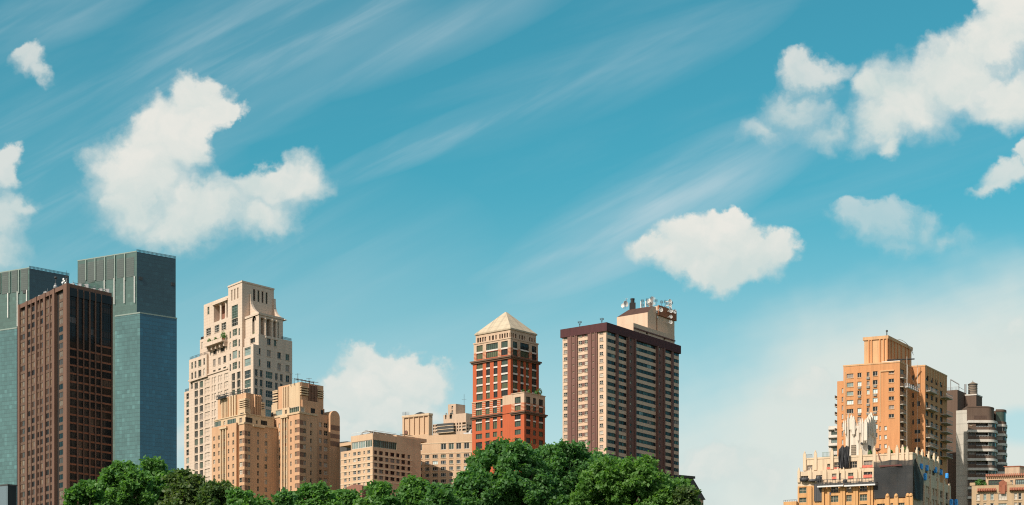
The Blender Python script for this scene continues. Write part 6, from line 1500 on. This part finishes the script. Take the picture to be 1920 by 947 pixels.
mb = MB(); mb.lathe((p[0], p[1], zb), [(rr*.97, 0), (rr*.99, 2), (rr*.95, zE-zb)], 20); mb.build('barrel', 'wood_grey', wt)
for t in range(7): z = zb+.8+(zE-zb-1.2)*t/6; mb = MB(); mb.lathe((p[0], p[1], z), [(rr*1.01, 0), (rr*1.01, .14)], 20); mb.build('hoop', 'metal_dark', wt)
mb = MB(); mb.lathe((p[0], p[1], zE-.05), [(rr*1.08, 0), (rr*1.08, .15), (rr*.5, (zA-zE)*.6), (.15, zA-zE), (.05, zA-zE+.5)], 20); mb.build('roof', 'wood_grey', wt)
mb = MB(); zz = zt+1.2; s0 = 0; 
for t in range(9): a = fL.s(X(20))*t/8; mb.tube(fr.pt(a, .5, zt-.5), fr.pt(a, .5, zz), .06, 4)
mb.tube(fr.pt(0, .5, zz), fr.pt(fL.s(X(20)), .5, zz), .07, 4); mb.tube(fr.pt(0, .5, zz), fr.pt(.5, fR.s(X(150)), zz), .07, 4); mb.tube(fr.pt(fL.s(X(25)), 3, zz+3.2), fr.pt(.5, 3, zz+1.2), .22, 5); mb.tube(fr.pt(fL.s(X(25)), 3, zt-.5), fr.pt(fL.s(X(25)), 3, zz+3.2), .15, 5); mb.tube(fr.pt(.6, 3, zt-.5), fr.pt(.6, 3, zz+1.4), .15, 5)
mb.tube(fr.pt(.5, 9, zt-.5), fr.pt(.5, 9, zz+2.2), .4, 6)
single('roof_pipework', mb, 'metal_grey', 'grey pipes and rails on the dark apartment tower\'s left roof', 'pipework')
mb = MB(); zr_ = zf(Y_(262), Yc0+6)
for t in range(10): x = gx(210+t*15, Yc0+6); mb.tube((x, Yc0+6, zr_-5.5), (x, Yc0+6, zr_+(.6 if t % 4 == 3 else 0)), .05, 4)
mb.tube((gx(210, Yc0+6), Yc0+6, zr_), (gx(345, Yc0+6), Yc0+6, zr_), .06, 4); mb.box(gx(322, Yc0+6), gx(336, Yc0+6), Yc0+5, Yc0+7.5, zr_-5.5, zr_-.2)
single('roof_railing', mb, 'metal_grey', 'grey railing and flue on the roof above the curved balconies', 'railing')

# ================================================================== pale brick house at the right edge
fr = Fr(1932, 470, 12., 60.); root = thing('pale_brick_house', 'pale brick house with a tiled parapet cut by the photo\'s right edge', 'building', fr.base()); f = fr.L(0); wins = []
aE = f.s(X(199)); zt = f.z(X(199), Y_(808)); SH = style('frame_white', (('glass_pale', 2), ('blind_pale', 3), ('glass_dark', 1)), nx=1, ny=2, fw=.12, rec=.2, sill='beige_trim')
h = openings(f, Zd.cols((233, 257), (283, 305), (333, 358), (505, 527), (534, 558)), [(Y_(866), Y_(912)), (Y_(934), Y_(985))], X(300), SH, wins)+openings(f, Zd.cols((391, 451)), [(Y_(862), Y_(910)), (Y_(934), Y_(985))], X(420), dict(SH, nx=3), wins)
mb = MB(); block(mb, fr, -2, aE, 0, 14, 0, zt, h, parapet=.8); mb.build('wall', 'pale_brick', root)
zb = f.z(X(300), Y_(846)); mb = MB(); f.box(mb, f.s(X(330)), aE-.3, .003, .05, 20, zb); 
for c0, c1 in ((238, 374), (470, 600)):
    mb = MB(); s0, s1 = f.s(X(c1)), f.s(X(c0)); n = int(abs(s1-s0)/.42)
    for k in range(n): s = s0+(s1-s0)*(k+.5)/n; P = f.p(s, f.z(X(300), Y_(828)), .12); Q = f.p(s, f.z(X(300), Y_(848)), .75); mb.tube(P, Q, .19, 6)
    f.box(mb, s0, s1, .003, .5, f.z(X(300), Y_(852)), f.z(X(300), Y_(848))); mb.build('tile_hood', 'terracotta', root)
mb = MB(); sC = f.s(X(422)); zC = f.z(X(422), Y_(818)); f.box(mb, sC-1.0, sC+1.0, .003, .2, zC-1.2, zC+1.4); f.box(mb, sC-.6, sC+.6, .2, .4, zC-1.8, zC+.6); mb.lathe(f.p(sC, zC+.9, .2), [(.9, -.15), (.9, .15)], 12, axis=(0, -1, 0)); mb.build('cartouche', 'terracotta', root)
for xx in (205, 420, 470): s = f.s(X(xx)); mb = MB(); f.box(mb, s-.7, s+.7, -.6, .1, zt+.003, zt+.8); mb.build('merlon', 'pale_brick', root)
f2 = fr.L(3.0); z2 = f2.z(X(300), Y_(735)); SG_ = style('frame_dark', (('glass_pale', 3), ('glass_green', 1)), nx=5, ny=2, fw=.16, rec=.2)
h = openings(f2, Zd.cols((319, 431), (512, 590)), [(Y_(766), Y_(816))], X(375), SG_, wins)+openings(f2, Zd.cols((475, 497)), [(Y_(768), Y_(815))], X(486), SH, wins)
mb = MB(); block(mb, fr, -3, f2.s(X(300)), 3.0, 16, zt-1, z2, h, parapet=.3); mb.build('penthouse', 'beige_stucco', root)
mb = MB(); s0, s1 = -3, f2.s(X(298)); n = int((s1-s0)/.5)
for k in range(n): s = s0+(s1-s0)*(k+.5)/n; mb.tube(f2.p(s, z2+.3, -.3), f2.p(s, z2-.35, .6), .2, 6)
mb.build('tile_eaves', 'terracotta', root)
f3 = Fr(X(543), 486, 14, 55); mb = MB(); block(mb, f3, 0, f3.L(0).s(X(437)), 0, 12, z2-.5, f3.zc(Y_(668)), parapet=.3); mb.build('chimney_block', 'tan_stone', root)
mb = MB(); f3.abox(mb, -.2, f3.L(0).s(X(437))+.2, -.2, 12.2, f3.zc(Y_(670)), f3.zc(Y_(664))); mb.build('chimney_coping', 'terracotta', root)
make_windows(root, wins)
for k, (v, r_, lb, lf) in enumerate(((232, .9, 'low shrub at the left end of the pale brick house\'s terrace', 'leaf_deep'), (252, 1.15, 'second low shrub from the left on the pale brick house\'s terrace', 'leaf_mid'), (274, 1.0, 'brownish shrub on the pale brick house\'s terrace', 'leaf_rust'), (292, .8, 'low shrub beside the pale brick house\'s glazed penthouse', 'leaf_mid'))):
    bush(f, f.s(X(v)), -1.2, zt-.5, r_, lb, lf, 'shrubs on the pale brick house\'s terrace')
# ================================================================== the cream and orange art deco house under repair
Ze = Zm(1480, 770, 5.35); Zf = Zm(1600, 760, 5.065); X, Y_ = Ze.x, Ze.y
fr = Fr(1711, 540, 22., 33.); root = thing('deco_house', 'cream topped orange art deco apartment house under repair, with pinnacles', 'apartment building', fr.base())
wins = []; SDc = style('frame_tan', (('glass_dark', 4), ('glass_green', 3), ('blind_mid', 2)), nx=3, ny=2, fw=.12, rec=.35); SDn = dict(SDc, nx=2)
def pinnacle(f, s, z0, z1, w=.55, d0=-.35, d1=.55, m='deco_cream', round_=False):
    w *= .62; d0 *= .7; d1 *= .7
    mb = MB(); f.box(mb, s-w, s+w, d0, d1, z0, z1-.9 if round_ else z1-.7)
    zt_ = z1-.9 if round_ else z1-.7
    if round_: mb.lathe(f.p(s, zt_, (d0+d1)/2), [(w*1.0, 0), (w*.98, .4), (w*.7, .8), (w*.2, 1.0)], 10)
    else:
        f.box(mb, s-w*.72, s+w*.72, d0+.1, d1-.1, zt_+.003, z1-.3); mb.lathe(f.p(s, z1-.3, (d0+d1)/2), [(w*.62, 0), (w*.5, .3), (.08, .62)], 8)
    return mb.build('pinnacle', m, root)
# --- top tier
fA, fAR = fr.L(0), fr.Rt(0); aA = fA.s(1507.5); zA = fA.z(1620, 853); bA = fAR.s(1762)
zB = fA.z(X(600), Y_(580))
hA = openings(fA, Ze.cols((178, 232)), Ze.rows((548, 600)), X(210), SDn, wins)+openings(fA, Ze.cols((380, 410)), Ze.rows((533, 585)), X(395), SDn, wins)+openings(fA, Ze.cols((450, 500), (605, 680), (745, 835)), Ze.rows((508, 575)), X(640), SDc, wins)
hAR = openings(fAR, Zf.cols((632, 655), (683, 706), (722, 738), (748, 775), (790, 802)), Zf.rows((580, 626)), X(0)*0+Zf.x(640), SDn, wins)
mb = MB(); block(mb, fr, 0, aA, 0, bA, 0, zA, hA, hAR, parapet=1.0); mb.build('top_tier', 'deco_cream', root)
for x, y in ((1508.8, 848), (1529, 846), (1560, 842), (1614, 840), (1639.5, 838), (1667, 837.5), (1682, 836), (1692.5, 836), (1701, 839)): pinnacle(fA, fA.s(x), zB, fA.z(x, y), .75)
for v, y in ((605, 405), (655, 425), (718, 445), (768, 460), (806, 492)): s = fAR.s(Zf.x(v)); pinnacle(fAR, s, fAR.z(Zf.x(v), Zf.y(y+150)), fAR.z(Zf.x(v), Zf.y(y)), .8, -.5, .45)
mb = MB(); fA.box(mb, 0, aA, .003, .12, zA-.5, zA+.02); fAR.box(mb, 0, bA, .003, .12, zA-.5, zA+.02); mb.build('coping', 'deco_cream', root)
# --- second tier: forward of the first
o2 = 1.5; oa = .35; fB, fBR = fr.L(-o2), fr.Rt(-oa); aB = fB.s(1495.5); zBt = fB.z(1600, 879); bB = fBR.s(1781.8)
hB = openings(fB, Ze.cols((115, 190), (268, 330)), Ze.rows((655, 700)), X(150), SDc, wins)+openings(fB, Ze.cols((428, 520), (590, 643), (745, 850)), Ze.rows((622, 690)), X(620), SDc, wins)
rowsC = [(Y_(755), Y_(815)), (Y_(845), Y_(912)), (Y_(945), Y_(1010))]
hC = openings(fB, Ze.cols((98, 172)), [(Y_(770), Y_(830)), (Y_(873), Y_(922))], X(130), SDn, wins)+openings(fB, Ze.cols((415, 492), (570, 626), (705, 780)), rowsC, X(600), SDc, wins)
rBR = [(Zf.y(770+k*106), Zf.y(770+k*106+66)) for k in range(3)]
hBR = openings(fBR, Zf.cols((690, 720), (745, 768), (775, 798), (820, 848), (872, 900)), rBR, Zf.x(700), SDn, wins)
zsp = fB.z(X(600), Y_(735)); bTB = fBR.z(Zf.x(740), Zf.y(680))
mb = MB(); block(mb, fr, -oa, aB, -o2, bB, 0, zsp, hC, hBR, mr=1); mb.build('orange_shaft', ['deco_orange', 'tan_stone'], root)
mb = MB(); block(mb, fr, -oa, aB-.02, -o2+.02, fBR.s(1732), zsp, zBt, hB, [], parapet=.6); mb.build('second_tier', 'deco_cream', root)
mb = MB(); block(mb, fr, -oa+.02, 3, fBR.s(1732)+.02, bB-.02, zsp, zsp+2.4, parapet=.4); mb.build('side_parapet', 'deco_cream', root)
for x, y in ((1498, 878.5), (1520, 880), (1548, 880), (1571, 878), (1582, 878), (1606, 880), (1613, 878), (1638, 880)): pinnacle(fB, fB.s(x), fB.z(x, 905), fB.z(x, y), .6)
for v, y in ((733, 668), (805, 690), (860, 705), (910, 745)): s = fBR.s(Zf.x(v)); pinnacle(fBR, s, fBR.z(Zf.x(v), Zf.y(y+250)), fBR.z(Zf.x(v), Zf.y(y)), .95, -.3, .5, 'deco_cream')
for v in (215, 340, 395, 525, 550, 655, 680, 800, 830):                # buttress ribs down the front
    s = fB.s(X(v)); mb = MB(); fB.box(mb, s-.35, s+.35, .003, .5, 0, zsp-.2); mb.build('pilaster', 'deco_orange', root)
for v in (670, 735, 810, 862):
    s = fBR.s(Zf.x(v)); mb = MB(); fBR.box(mb, s-.3, s+.3, .003, .4, 0, zsp); mb.build('pilaster', 'deco_cream', root)
# --- lower front terraces
o3 = 3.6; fD = fr.L(-o3); sD0, sD1 = fD.s(1709), fD.s(1642.5); zD = fD.z(1675, 935); hD = openings(fD, Zf.cols((225, 300), (352, 378), (430, 487)), Zf.rows((930, 980)), Zf.x(350), SDc, wins)
mb = MB(); block(mb, fr, sD0, sD1, -o3, -o2-.01, 0, zD, hD, parapet=.5); mb.build('front_terrace', 'deco_orange', root)
for x in (1664, 1680.3, 1702, 1708): pinnacle(fD, fD.s(x), zD-3, fD.z(x, 926 if x < 1690 else 925), 1.0, -.5, .4, 'deco_orange', True)
fE = fr.L(-3.0); e0, e1 = fE.s(1493), fE.s(1469); mb = MB(); block(mb, fr, e0, e1, -3.0, 6, 0, fE.z(1480, 940.5), openings(fE, [(1473, 1478), (1483, 1489)], [(948, 958)], 1480, SDn, wins), parapet=.4); mb.build('left_terrace', 'deco_orange', root)
mb = MB()
for k in range(8): s = e0+(e1-e0)*k/7; fE.box(mb, s-.04, s+.04, -.4, -.32, fE.z(1480, 941), fE.z(1480, 937.5))
fE.box(mb, e0, e1, -.4, -.32, fE.z(1480, 937.6), fE.z(1480, 937)); mb.build('railing', 'metal_dark', root)
fG = fr.Rt(-oa-2.5); g0, g1 = fG.s(1768), fG.s(1800)
make_windows(root, wins)
# red safety mesh in the window openings of the two cream tiers
k = 0
def redmesh(f, x0, x1, y0, y1, d, lab):
    mb = MB(); s0, s1 = sorted((f.s(x0), f.s(x1))); n = 6; z0, z1 = f.z((x0+x1)/2, y1), f.z((x0+x1)/2, y0)
    for i in range(n):
        a, b = s0+(s1-s0)*i/n, s0+(s1-s0)*(i+1)/n; f.box(mb, a, b, d+.05*math.sin(i*2.1), d+.03+.05*math.sin(i*2.1), z0, z1-.12*abs(math.sin(i*1.7)))
    single('safety_mesh', mb, 'mesh_red', lab, 'safety mesh', 'red safety mesh on the deco house')
for c, r_, xr, lab in (((375, 415), (565, 588), 0, 'small red mesh under the window left of the black tarp'), ((445, 500), (568, 582), 0, 'red mesh at the black tarp\'s left foot'), ((700, 848), (545, 572), 0, 'wide red mesh on the top tier beside the black netting'), ((428, 480), (660, 688), 0, 'left red mesh on the second tier'), ((588, 643), (655, 680), 0, 'middle red mesh on the second tier'), ((742, 850), (640, 672), 0, 'right red mesh on the second tier next to the netting')):
    redmesh(fA if r_[0] < 600 else fB, X(c[0]), X(c[1]), Y_(r_[0]), Y_(r_[1]), .1, lab)
# --- white gothic crown
fc = Fr(1624, 549, 22., 33.); root2 = thing('gothic_crown', 'weathered white turret with gothic fins on the deco house\'s roof', 'turret', fc.base()); root2['base'] = fc.pt(0, 0, zA-1); root2.location = fc.pt(0, 0, zA-1)
z0 = zA-1; g = fc.L(0); gR = fc.Rt(0); zT = fc.zc(Y_(150)); aC = g.s(X(538)); bC = gR.s(X(862)); ch = 2.2
plan = [fc.pt(ch, 0, 0), fc.pt(aC-ch, 0, 0), fc.pt(aC, ch, 0), fc.pt(aC, bC, 0), fc.pt(0, bC, 0), fc.pt(0, ch*.8, 0)]
mb = MB(); mb.prism([p[:2] for p in plan], z0, zT); mb.build('turret_wall', 'deco_white', root2)
def fin(f, v, yt, yb, w, d1, base=True, ref=None):
    w *= .62
    s = f.s(X(v)); z1, zb = f.z(X(v), Y_(yt)), f.z(X(v), Y_(yb)); mb = MB(); f.box(mb, s-w, s+w, -.5, d1, zb, z1-1.2); f.box(mb, s-w*.6, s+w*.6, -.3, d1*.6, z1-1.2+.003, z1-.4); f.box(mb, s-w*.3, s+w*.3, -.1, d1*.3, z1-.4+.003, z1)
    mb.lathe(f.p(s, zb, d1*.4), [(.05, -.8), (w*.9, 0)], 8); mb.build('fin', 'deco_white', root2)
for v, yt, yb, w, d in ((548, 95, 200, .45, .5), (568, 90, 235, .32, .6), (592, 25, 360, .30, .7), (622, 40, 190, .9, .35), (645, 55, 240, .85, .7), (668, 115, 180, .5, .4), (690, 120, 300, .45, .3), (714, 85, 225, .40, .7), (735, 75, 330, .42, .6), (752, 90, 300, .35, .4)): fin(g, v, yt, yb, w, d)
for v, yt, yb, w, d in ((768, 80, 300, .5, .5), (785, 60, 260, .45, .6), (800, 30, 240, .5, .7), (818, 15, 230, .5, .8), (838, 55, 260, .5, .6), (855, 110, 330, .5, .5)): fin(gR, v, yt, yb, w, d)
s0, s1 = g.s(X(668)), g.s(X(622)); mb = MB(); za, zb_ = g.z(X(645), Y_(446)), g.z(X(645), Y_(345)); g.box(mb, s0, s1, .003, .08, za, zb_); o = mb.build('grating', 'glass_dark', root2)
mb = MB()
for t in range(7): z = za+(zb_-za)*t/6; g.box(mb, s0, s1, .085, .14, z-.06, z+.06)
for t in range(5): s = s0+(s1-s0)*t/4; g.box(mb, s-.05, s+.05, .085, .15, za, zb_)
mb.build('bars', 'frame_tan', o)
mb = MB(); s0, s1 = gR.s(X(790)), gR.s(X(820)); gR.box(mb, s0, s1, .003, .06, gR.z(X(805), Y_(405)), gR.z(X(805), Y_(350))); mb.build('door_opening', 'soot_black', root2)
mb = MB(); p = g.p(g.s(X(730)), g.z(X(730), Y_(332)), .5); mb.lathe(p, [(.3, -.3), (.45, 0), (.3, .3)], 8, axis=(0, -1, 0)); mb.build('flood_lamp', 'metal_dark', root2)
# --- black tarp draped on the front
def drape(name, f, pts_top, z_bot_fn, d, mat, label, cat, folds=9, amp=.35, seed=3):
    rnd = random.Random(seed); n = 40; mlev = 14; mb = MB(); grid = []
    for i in range(n+1):
        t = i/n; k = t*(len(pts_top)-1); j = min(int(k), len(pts_top)-2); u = k-j
        s = pts_top[j][0]*(1-u)+pts_top[j+1][0]*u; zt_ = pts_top[j][1]*(1-u)+pts_top[j+1][1]*u; zb = z_bot_fn(t); col = []
        for q in range(mlev+1):
            w = q/mlev; ph = 2*math.pi*folds*t; dd = d+amp*(.3+.7*w)*math.sin(ph+.8*math.sin(3*w+i*.1))+.12*math.sin(7*w+3*t)
            col.append((s+.12*math.sin(ph*.7+4*w), zt_+(zb-zt_)*w, dd))
        grid.append(col)
    for i in range(n):
        for q in range(mlev):
            a, b, c_, e = grid[i][q], grid[i+1][q], grid[i+1][q+1], grid[i][q+1]
            mb.quad([f.p(a[0], a[1], a[2]), f.p(b[0], b[1], b[2]), f.p(c_[0], c_[1], c_[2]), f.p(e[0], e[1], e[2])])
            mb.quad([f.p(e[0], e[1], e[2]-.03), f.p(c_[0], c_[1], c_[2]-.03), f.p(b[0], b[1], b[2]-.03), f.p(a[0], a[1], a[2]-.03)])
    return single(name, mb, mat, label, cat)
tp = [(502, 400), (520, 370), (545, 352), (560, 372), (580, 352), (600, 375), (607, 362)]
drape('black_tarp', fA, [(fA.s(X(v)), fA.z(X(v), Y_(y))) for v, y in tp], lambda t: fA.z(X(550), Y_(580)), .9, 'tarp_grey', 'ragged black tarp hanging below the white gothic turret', 'tarp', 7, .4)
# --- black debris netting round the corner
fN, fNR = fr.L(-o2-.7), fr.Rt(-oa-1.0); n0, n1 = 0, 0
cN = -oa-.55; lN = fN.s(1638); zN1 = fN.z(1660, 864.5); zN0 = fN.z(1660, 934)
fNR = Face(fN.O+fN.u*cN, fr.uR); rN = fNR.s(1730)
net = thing('debris_netting', 'black debris netting wrapped round the deco house\'s front corner', 'netting', fN.p(cN, zN0))
def netpanel(f, s0, s1, z0, z1, name, sag=0., shape=None, d0=0.):
    mb = MB(); n, m = 26, 16; G = []
    for i in range(n+1):
        row = []
        for q in range(m+1):
            u, w = i/n, q/m; zz = z0+(z1-z0)*w; ss = s0+(s1-s0)*u
            if shape: ss = s0+(shape(w)-s0)*u
            row.append(f.p(ss, zz-(.25*math.sin(9*u)*w if q == m else 0), d0+.14*math.sin(11*u+2*w)+.10*math.sin(6*w+5*u)-.2*math.sin(math.pi*u)*math.sin(math.pi*w)))
        G.append(row)
    for i in range(n):
        for q in range(m): mb.quad([G[i][q], G[i+1][q], G[i+1][q+1], G[i][q+1]])
    return mb.build(name, 'net_black', net)
netpanel(fN, cN, lN, zN0, zN1, 'front_sheet')
netpanel(fNR, 0, rN, fNR.z(1718, 936), zN1+.2, 'side_sheet', d0=.3, shape=lambda w: fNR.s(1730-14*max(0, w-.55)/.45 if w > .55 else 1730))
mb = MB()
for k in range(6): s = cN+(lN-cN)*k/5; mb.tube(fN.p(s, zN0-1, -.65), fN.p(s, zN1+.4, -.65), .06, 5)
for k in range(4): z = zN0+(zN1-zN0)*k/3; mb.tube(fN.p(cN, z, -.65), fN.p(lN, z, -.65), .06, 5)
mb.build('scaffold_frame', 'metal_dark', net)
mb = MB(); z = fN.z(1670, 874); mb2 = MB(); fN.box(mb, fN.s(1691), fN.s(1649), .26, .3, z-.1, z+.35); mb.build('mesh_strip', 'mesh_dark', net)
# --- work platforms
def stage(f, x0, x1, yref, y, lab, posts=10, tarp=False):
    z = f.z(yref, y); s0, s1 = sorted((f.s(x0), f.s(x1))); st = thing('work_platform', lab, 'work platform', f.p((s0+s1)/2, z, 1.4), 'work platforms on the deco house')
    mb = MB(); f.box(mb, s0, s1, .75, 2.0, z-.45, z); mb.build('deck', 'steel_white', st)
    mb = MB()
    for k in range(posts+1): s = s0+(s1-s0)*k/posts; f.box(mb, s-.06, s+.06, 1.9, 1.98, z+.003, z+1.9)
    for zz in (.9, 1.75): f.box(mb, s0, s1, 1.9, 1.98, z+zz, z+zz+.12)
    f.box(mb, s0, s1, 1.85, 1.88, z+.003, z+.7); mb.build('guard_rail', 'metal_dark', st)
    mb = MB()
    for k in range(3): s = s0+(s1-s0)*(k+.5)/3; f.box(mb, s-.5, s+.5, 1.0, 1.7, z+.003, z+.9)
    mb.build('stacked_boards', 'plank', st)
    return st
stage(fB, 1534.5, 1583.5, 1560, 911.5, 'left one of two linked platforms hung before the second cream tier')
stage(fB, 1585, 1643, 1610, 910, 'right one of two linked platforms, ending at the black netting')
def bundle(f, v, y, w, h, lab, mat='tarp_black', Z=Ze, d=.9):
    ex = .22 if mat == 'tarp_blue' else .6; sg = lambda q: math.copysign(abs(q)**(.45 if mat == 'tarp_blue' else 1.), q)
    """lumpy wrapped heap"""
    s, z = f.s(Z.x(v)), f.z(Z.x(v), Z.y(y)); rnd = random.Random(int(v)); mb = MB(); n = 12; c = Vector(f.p(s, z, d)); prev = None
    rings = []
    for q in range(7):
        t = q/6*math.pi; rings.append([c+Vector((f.u.x, f.u.y, 0))*sg(math.cos(2*math.pi*k/n))*w*max(.06, math.sin(t))**ex*(1+rnd.uniform(-.18, .18))+Vector((f.n.x, f.n.y, 0))*sg(math.sin(2*math.pi*k/n))*.5*max(.06, math.sin(t))**ex+Vector((0, 0, -sg(math.cos(t))*h*(1+rnd.uniform(-.1, .1)))) for k in range(n)])
    for A, B in zip(rings, rings[1:]):
        for k in range(n): mb.quad([A[k], A[(k+1) % n], B[(k+1) % n], B[k]])
    mb.quad(rings[0][::-1]); mb.quad(rings[-1])
    return single('tarp_bundle' if mat != 'tarp_blue' else 'blue_wrap', mb, mat, lab, 'tarp', 'black tarp bundles' if mat != 'tarp_blue' else 'blue plastic wraps on the deco house')
bundle(fB, 155, 695, 1.51, 0.65, 'black tarp bundle at the left end of the second cream tier')
bundle(fB, 235, 705, 1.34, 0.45, 'flat dark tarp bundle between the two left windows of the second tier', 'tarp_grey')
bundle(fB, 300, 690, 1.09, 0.95, 'black tarp heap left of the hanging work platforms')
bundle(fB, 565, 715, 0.67, 0.75, 'small black bundle between the two linked work platforms')
mb = MB(); s0, s1 = fB.s(X(325)), fB.s(X(253)); fB.box(mb, s0, s1, .3, .36, fB.z(X(290), Y_(912)), fB.z(X(290), Y_(735)))
for k in range(5): s = s0+(s1-s0)*k/4; fB.box(mb, s-.06, s+.06, .36, .46, fB.z(X(290), Y_(912)), fB.z(X(290), Y_(735)))
single('netting_strip', mb, 'tarp_grey', 'narrow strip of dark netting down the left of the orange front', 'netting')
mb = MB(); s0, s1 = fB.s(X(412)), fB.s(X(388)); fB.box(mb, s0, s1, .1, .3, fB.z(X(400), Y_(845)), fB.z(X(400), Y_(822))); single('blue_sign', mb, 'tarp_blue', 'small blue plate on the orange front under the left platform', 'plate')
for v, y, w, h, lab in ((637, 583, .95, 1.85, 'blue plastic wrap over the first window right of the netting, upper row'), (690, 597, .95, 1.85, 'second blue plastic wrap from the netting, upper row'), (771, 617, 1.05, 1.9, 'third blue plastic wrap from the netting, upper row'), (823, 638, .95, 1.8, 'fourth blue plastic wrap from the netting, upper row'), (880, 672, .8, 1.7, 'last blue plastic wrap at the right end of the upper row')): bundle(fAR, v, y, w*.55, h*.48, lab, 'tarp_blue', Zf, .3)
bundle(fBR, 672, 680, .6, 1.1, 'blue plastic wrap hanging alone below the upper row', 'tarp_blue', Zf, .3)
fH = fr.Rt(-oa-1.4)
for v, lab in ((925, 'left blue plastic wrap at the bottom right of the deco house'), (972, 'right blue plastic wrap at the bottom right of the deco house')): bundle(fH, v, 925, .62, 1.1, lab, 'tarp_blue', Zf, .2)
# roof garden and furniture between the pinnacles
mb = MB(); s0, s1 = fA.s(X(410)), fA.s(X(318)); zg = fA.z(X(360), Y_(408))
for k in range(8): s = s0+(s1-s0)*k/7; fA.box(mb, s-.06, s+.06, -2.0, -1.9, zA-1, zg)
for zz in (zg-.1, zg-1.4, zg-2.6): fA.box(mb, s0, s1, -2.0, -1.92, zz, zz+.12)
single('glass_fence', mb, 'frame_green', 'green framed terrace screen left of the black tarp', 'railing')
for v, y, lab in ((195, 448, 'iron railing between the two leftmost pinnacles of the cream tier'),):
    s0, s1 = fA.s(X(225)), fA.s(X(165)); mb = MB(); z = fA.z(X(v), Y_(y))
    for k in range(7): s = s0+(s1-s0)*k/6; fA.box(mb, s-.04, s+.04, -.5, -.44, zA-.5, z+.3)
    fA.box(mb, s0, s1, -.5, -.44, z+.2, z+.3); single('roof_railing', mb, 'metal_dark', lab, 'railing')
bush(fA, fA.s(X(800)), -1.5, zA-.6, 1.0, 'potted shrubbery right of the white turret\'s foot', 'leaf_deep'); bush(fA, fA.s(X(1010)), -2, zA-.6, .9, 'shrub on the cream roof terrace above the black netting', 'leaf_mid')
bush(fA, fA.s(1694), -1.8, zA-.6, 1.2, 'shrub among the right hand pinnacles of the cream tier', 'leaf_mid')
mb = MB(); a = fA.p(fA.s(X(882)), fA.z(X(882), Y_(388)), -.3); b = fA.p(fA.s(X(912)), fA.z(X(912), Y_(500)), .9); mb.tube(a, b, .16, 5); mb.lathe(a, [(.1, -.7), (.9, -.3), (1.0, .2), (.1, .5)], 8)
single('folded_parasol', mb, 'loggia_red', 'folded dark parasol leaning on the cream parapet above the netting', 'parasol')
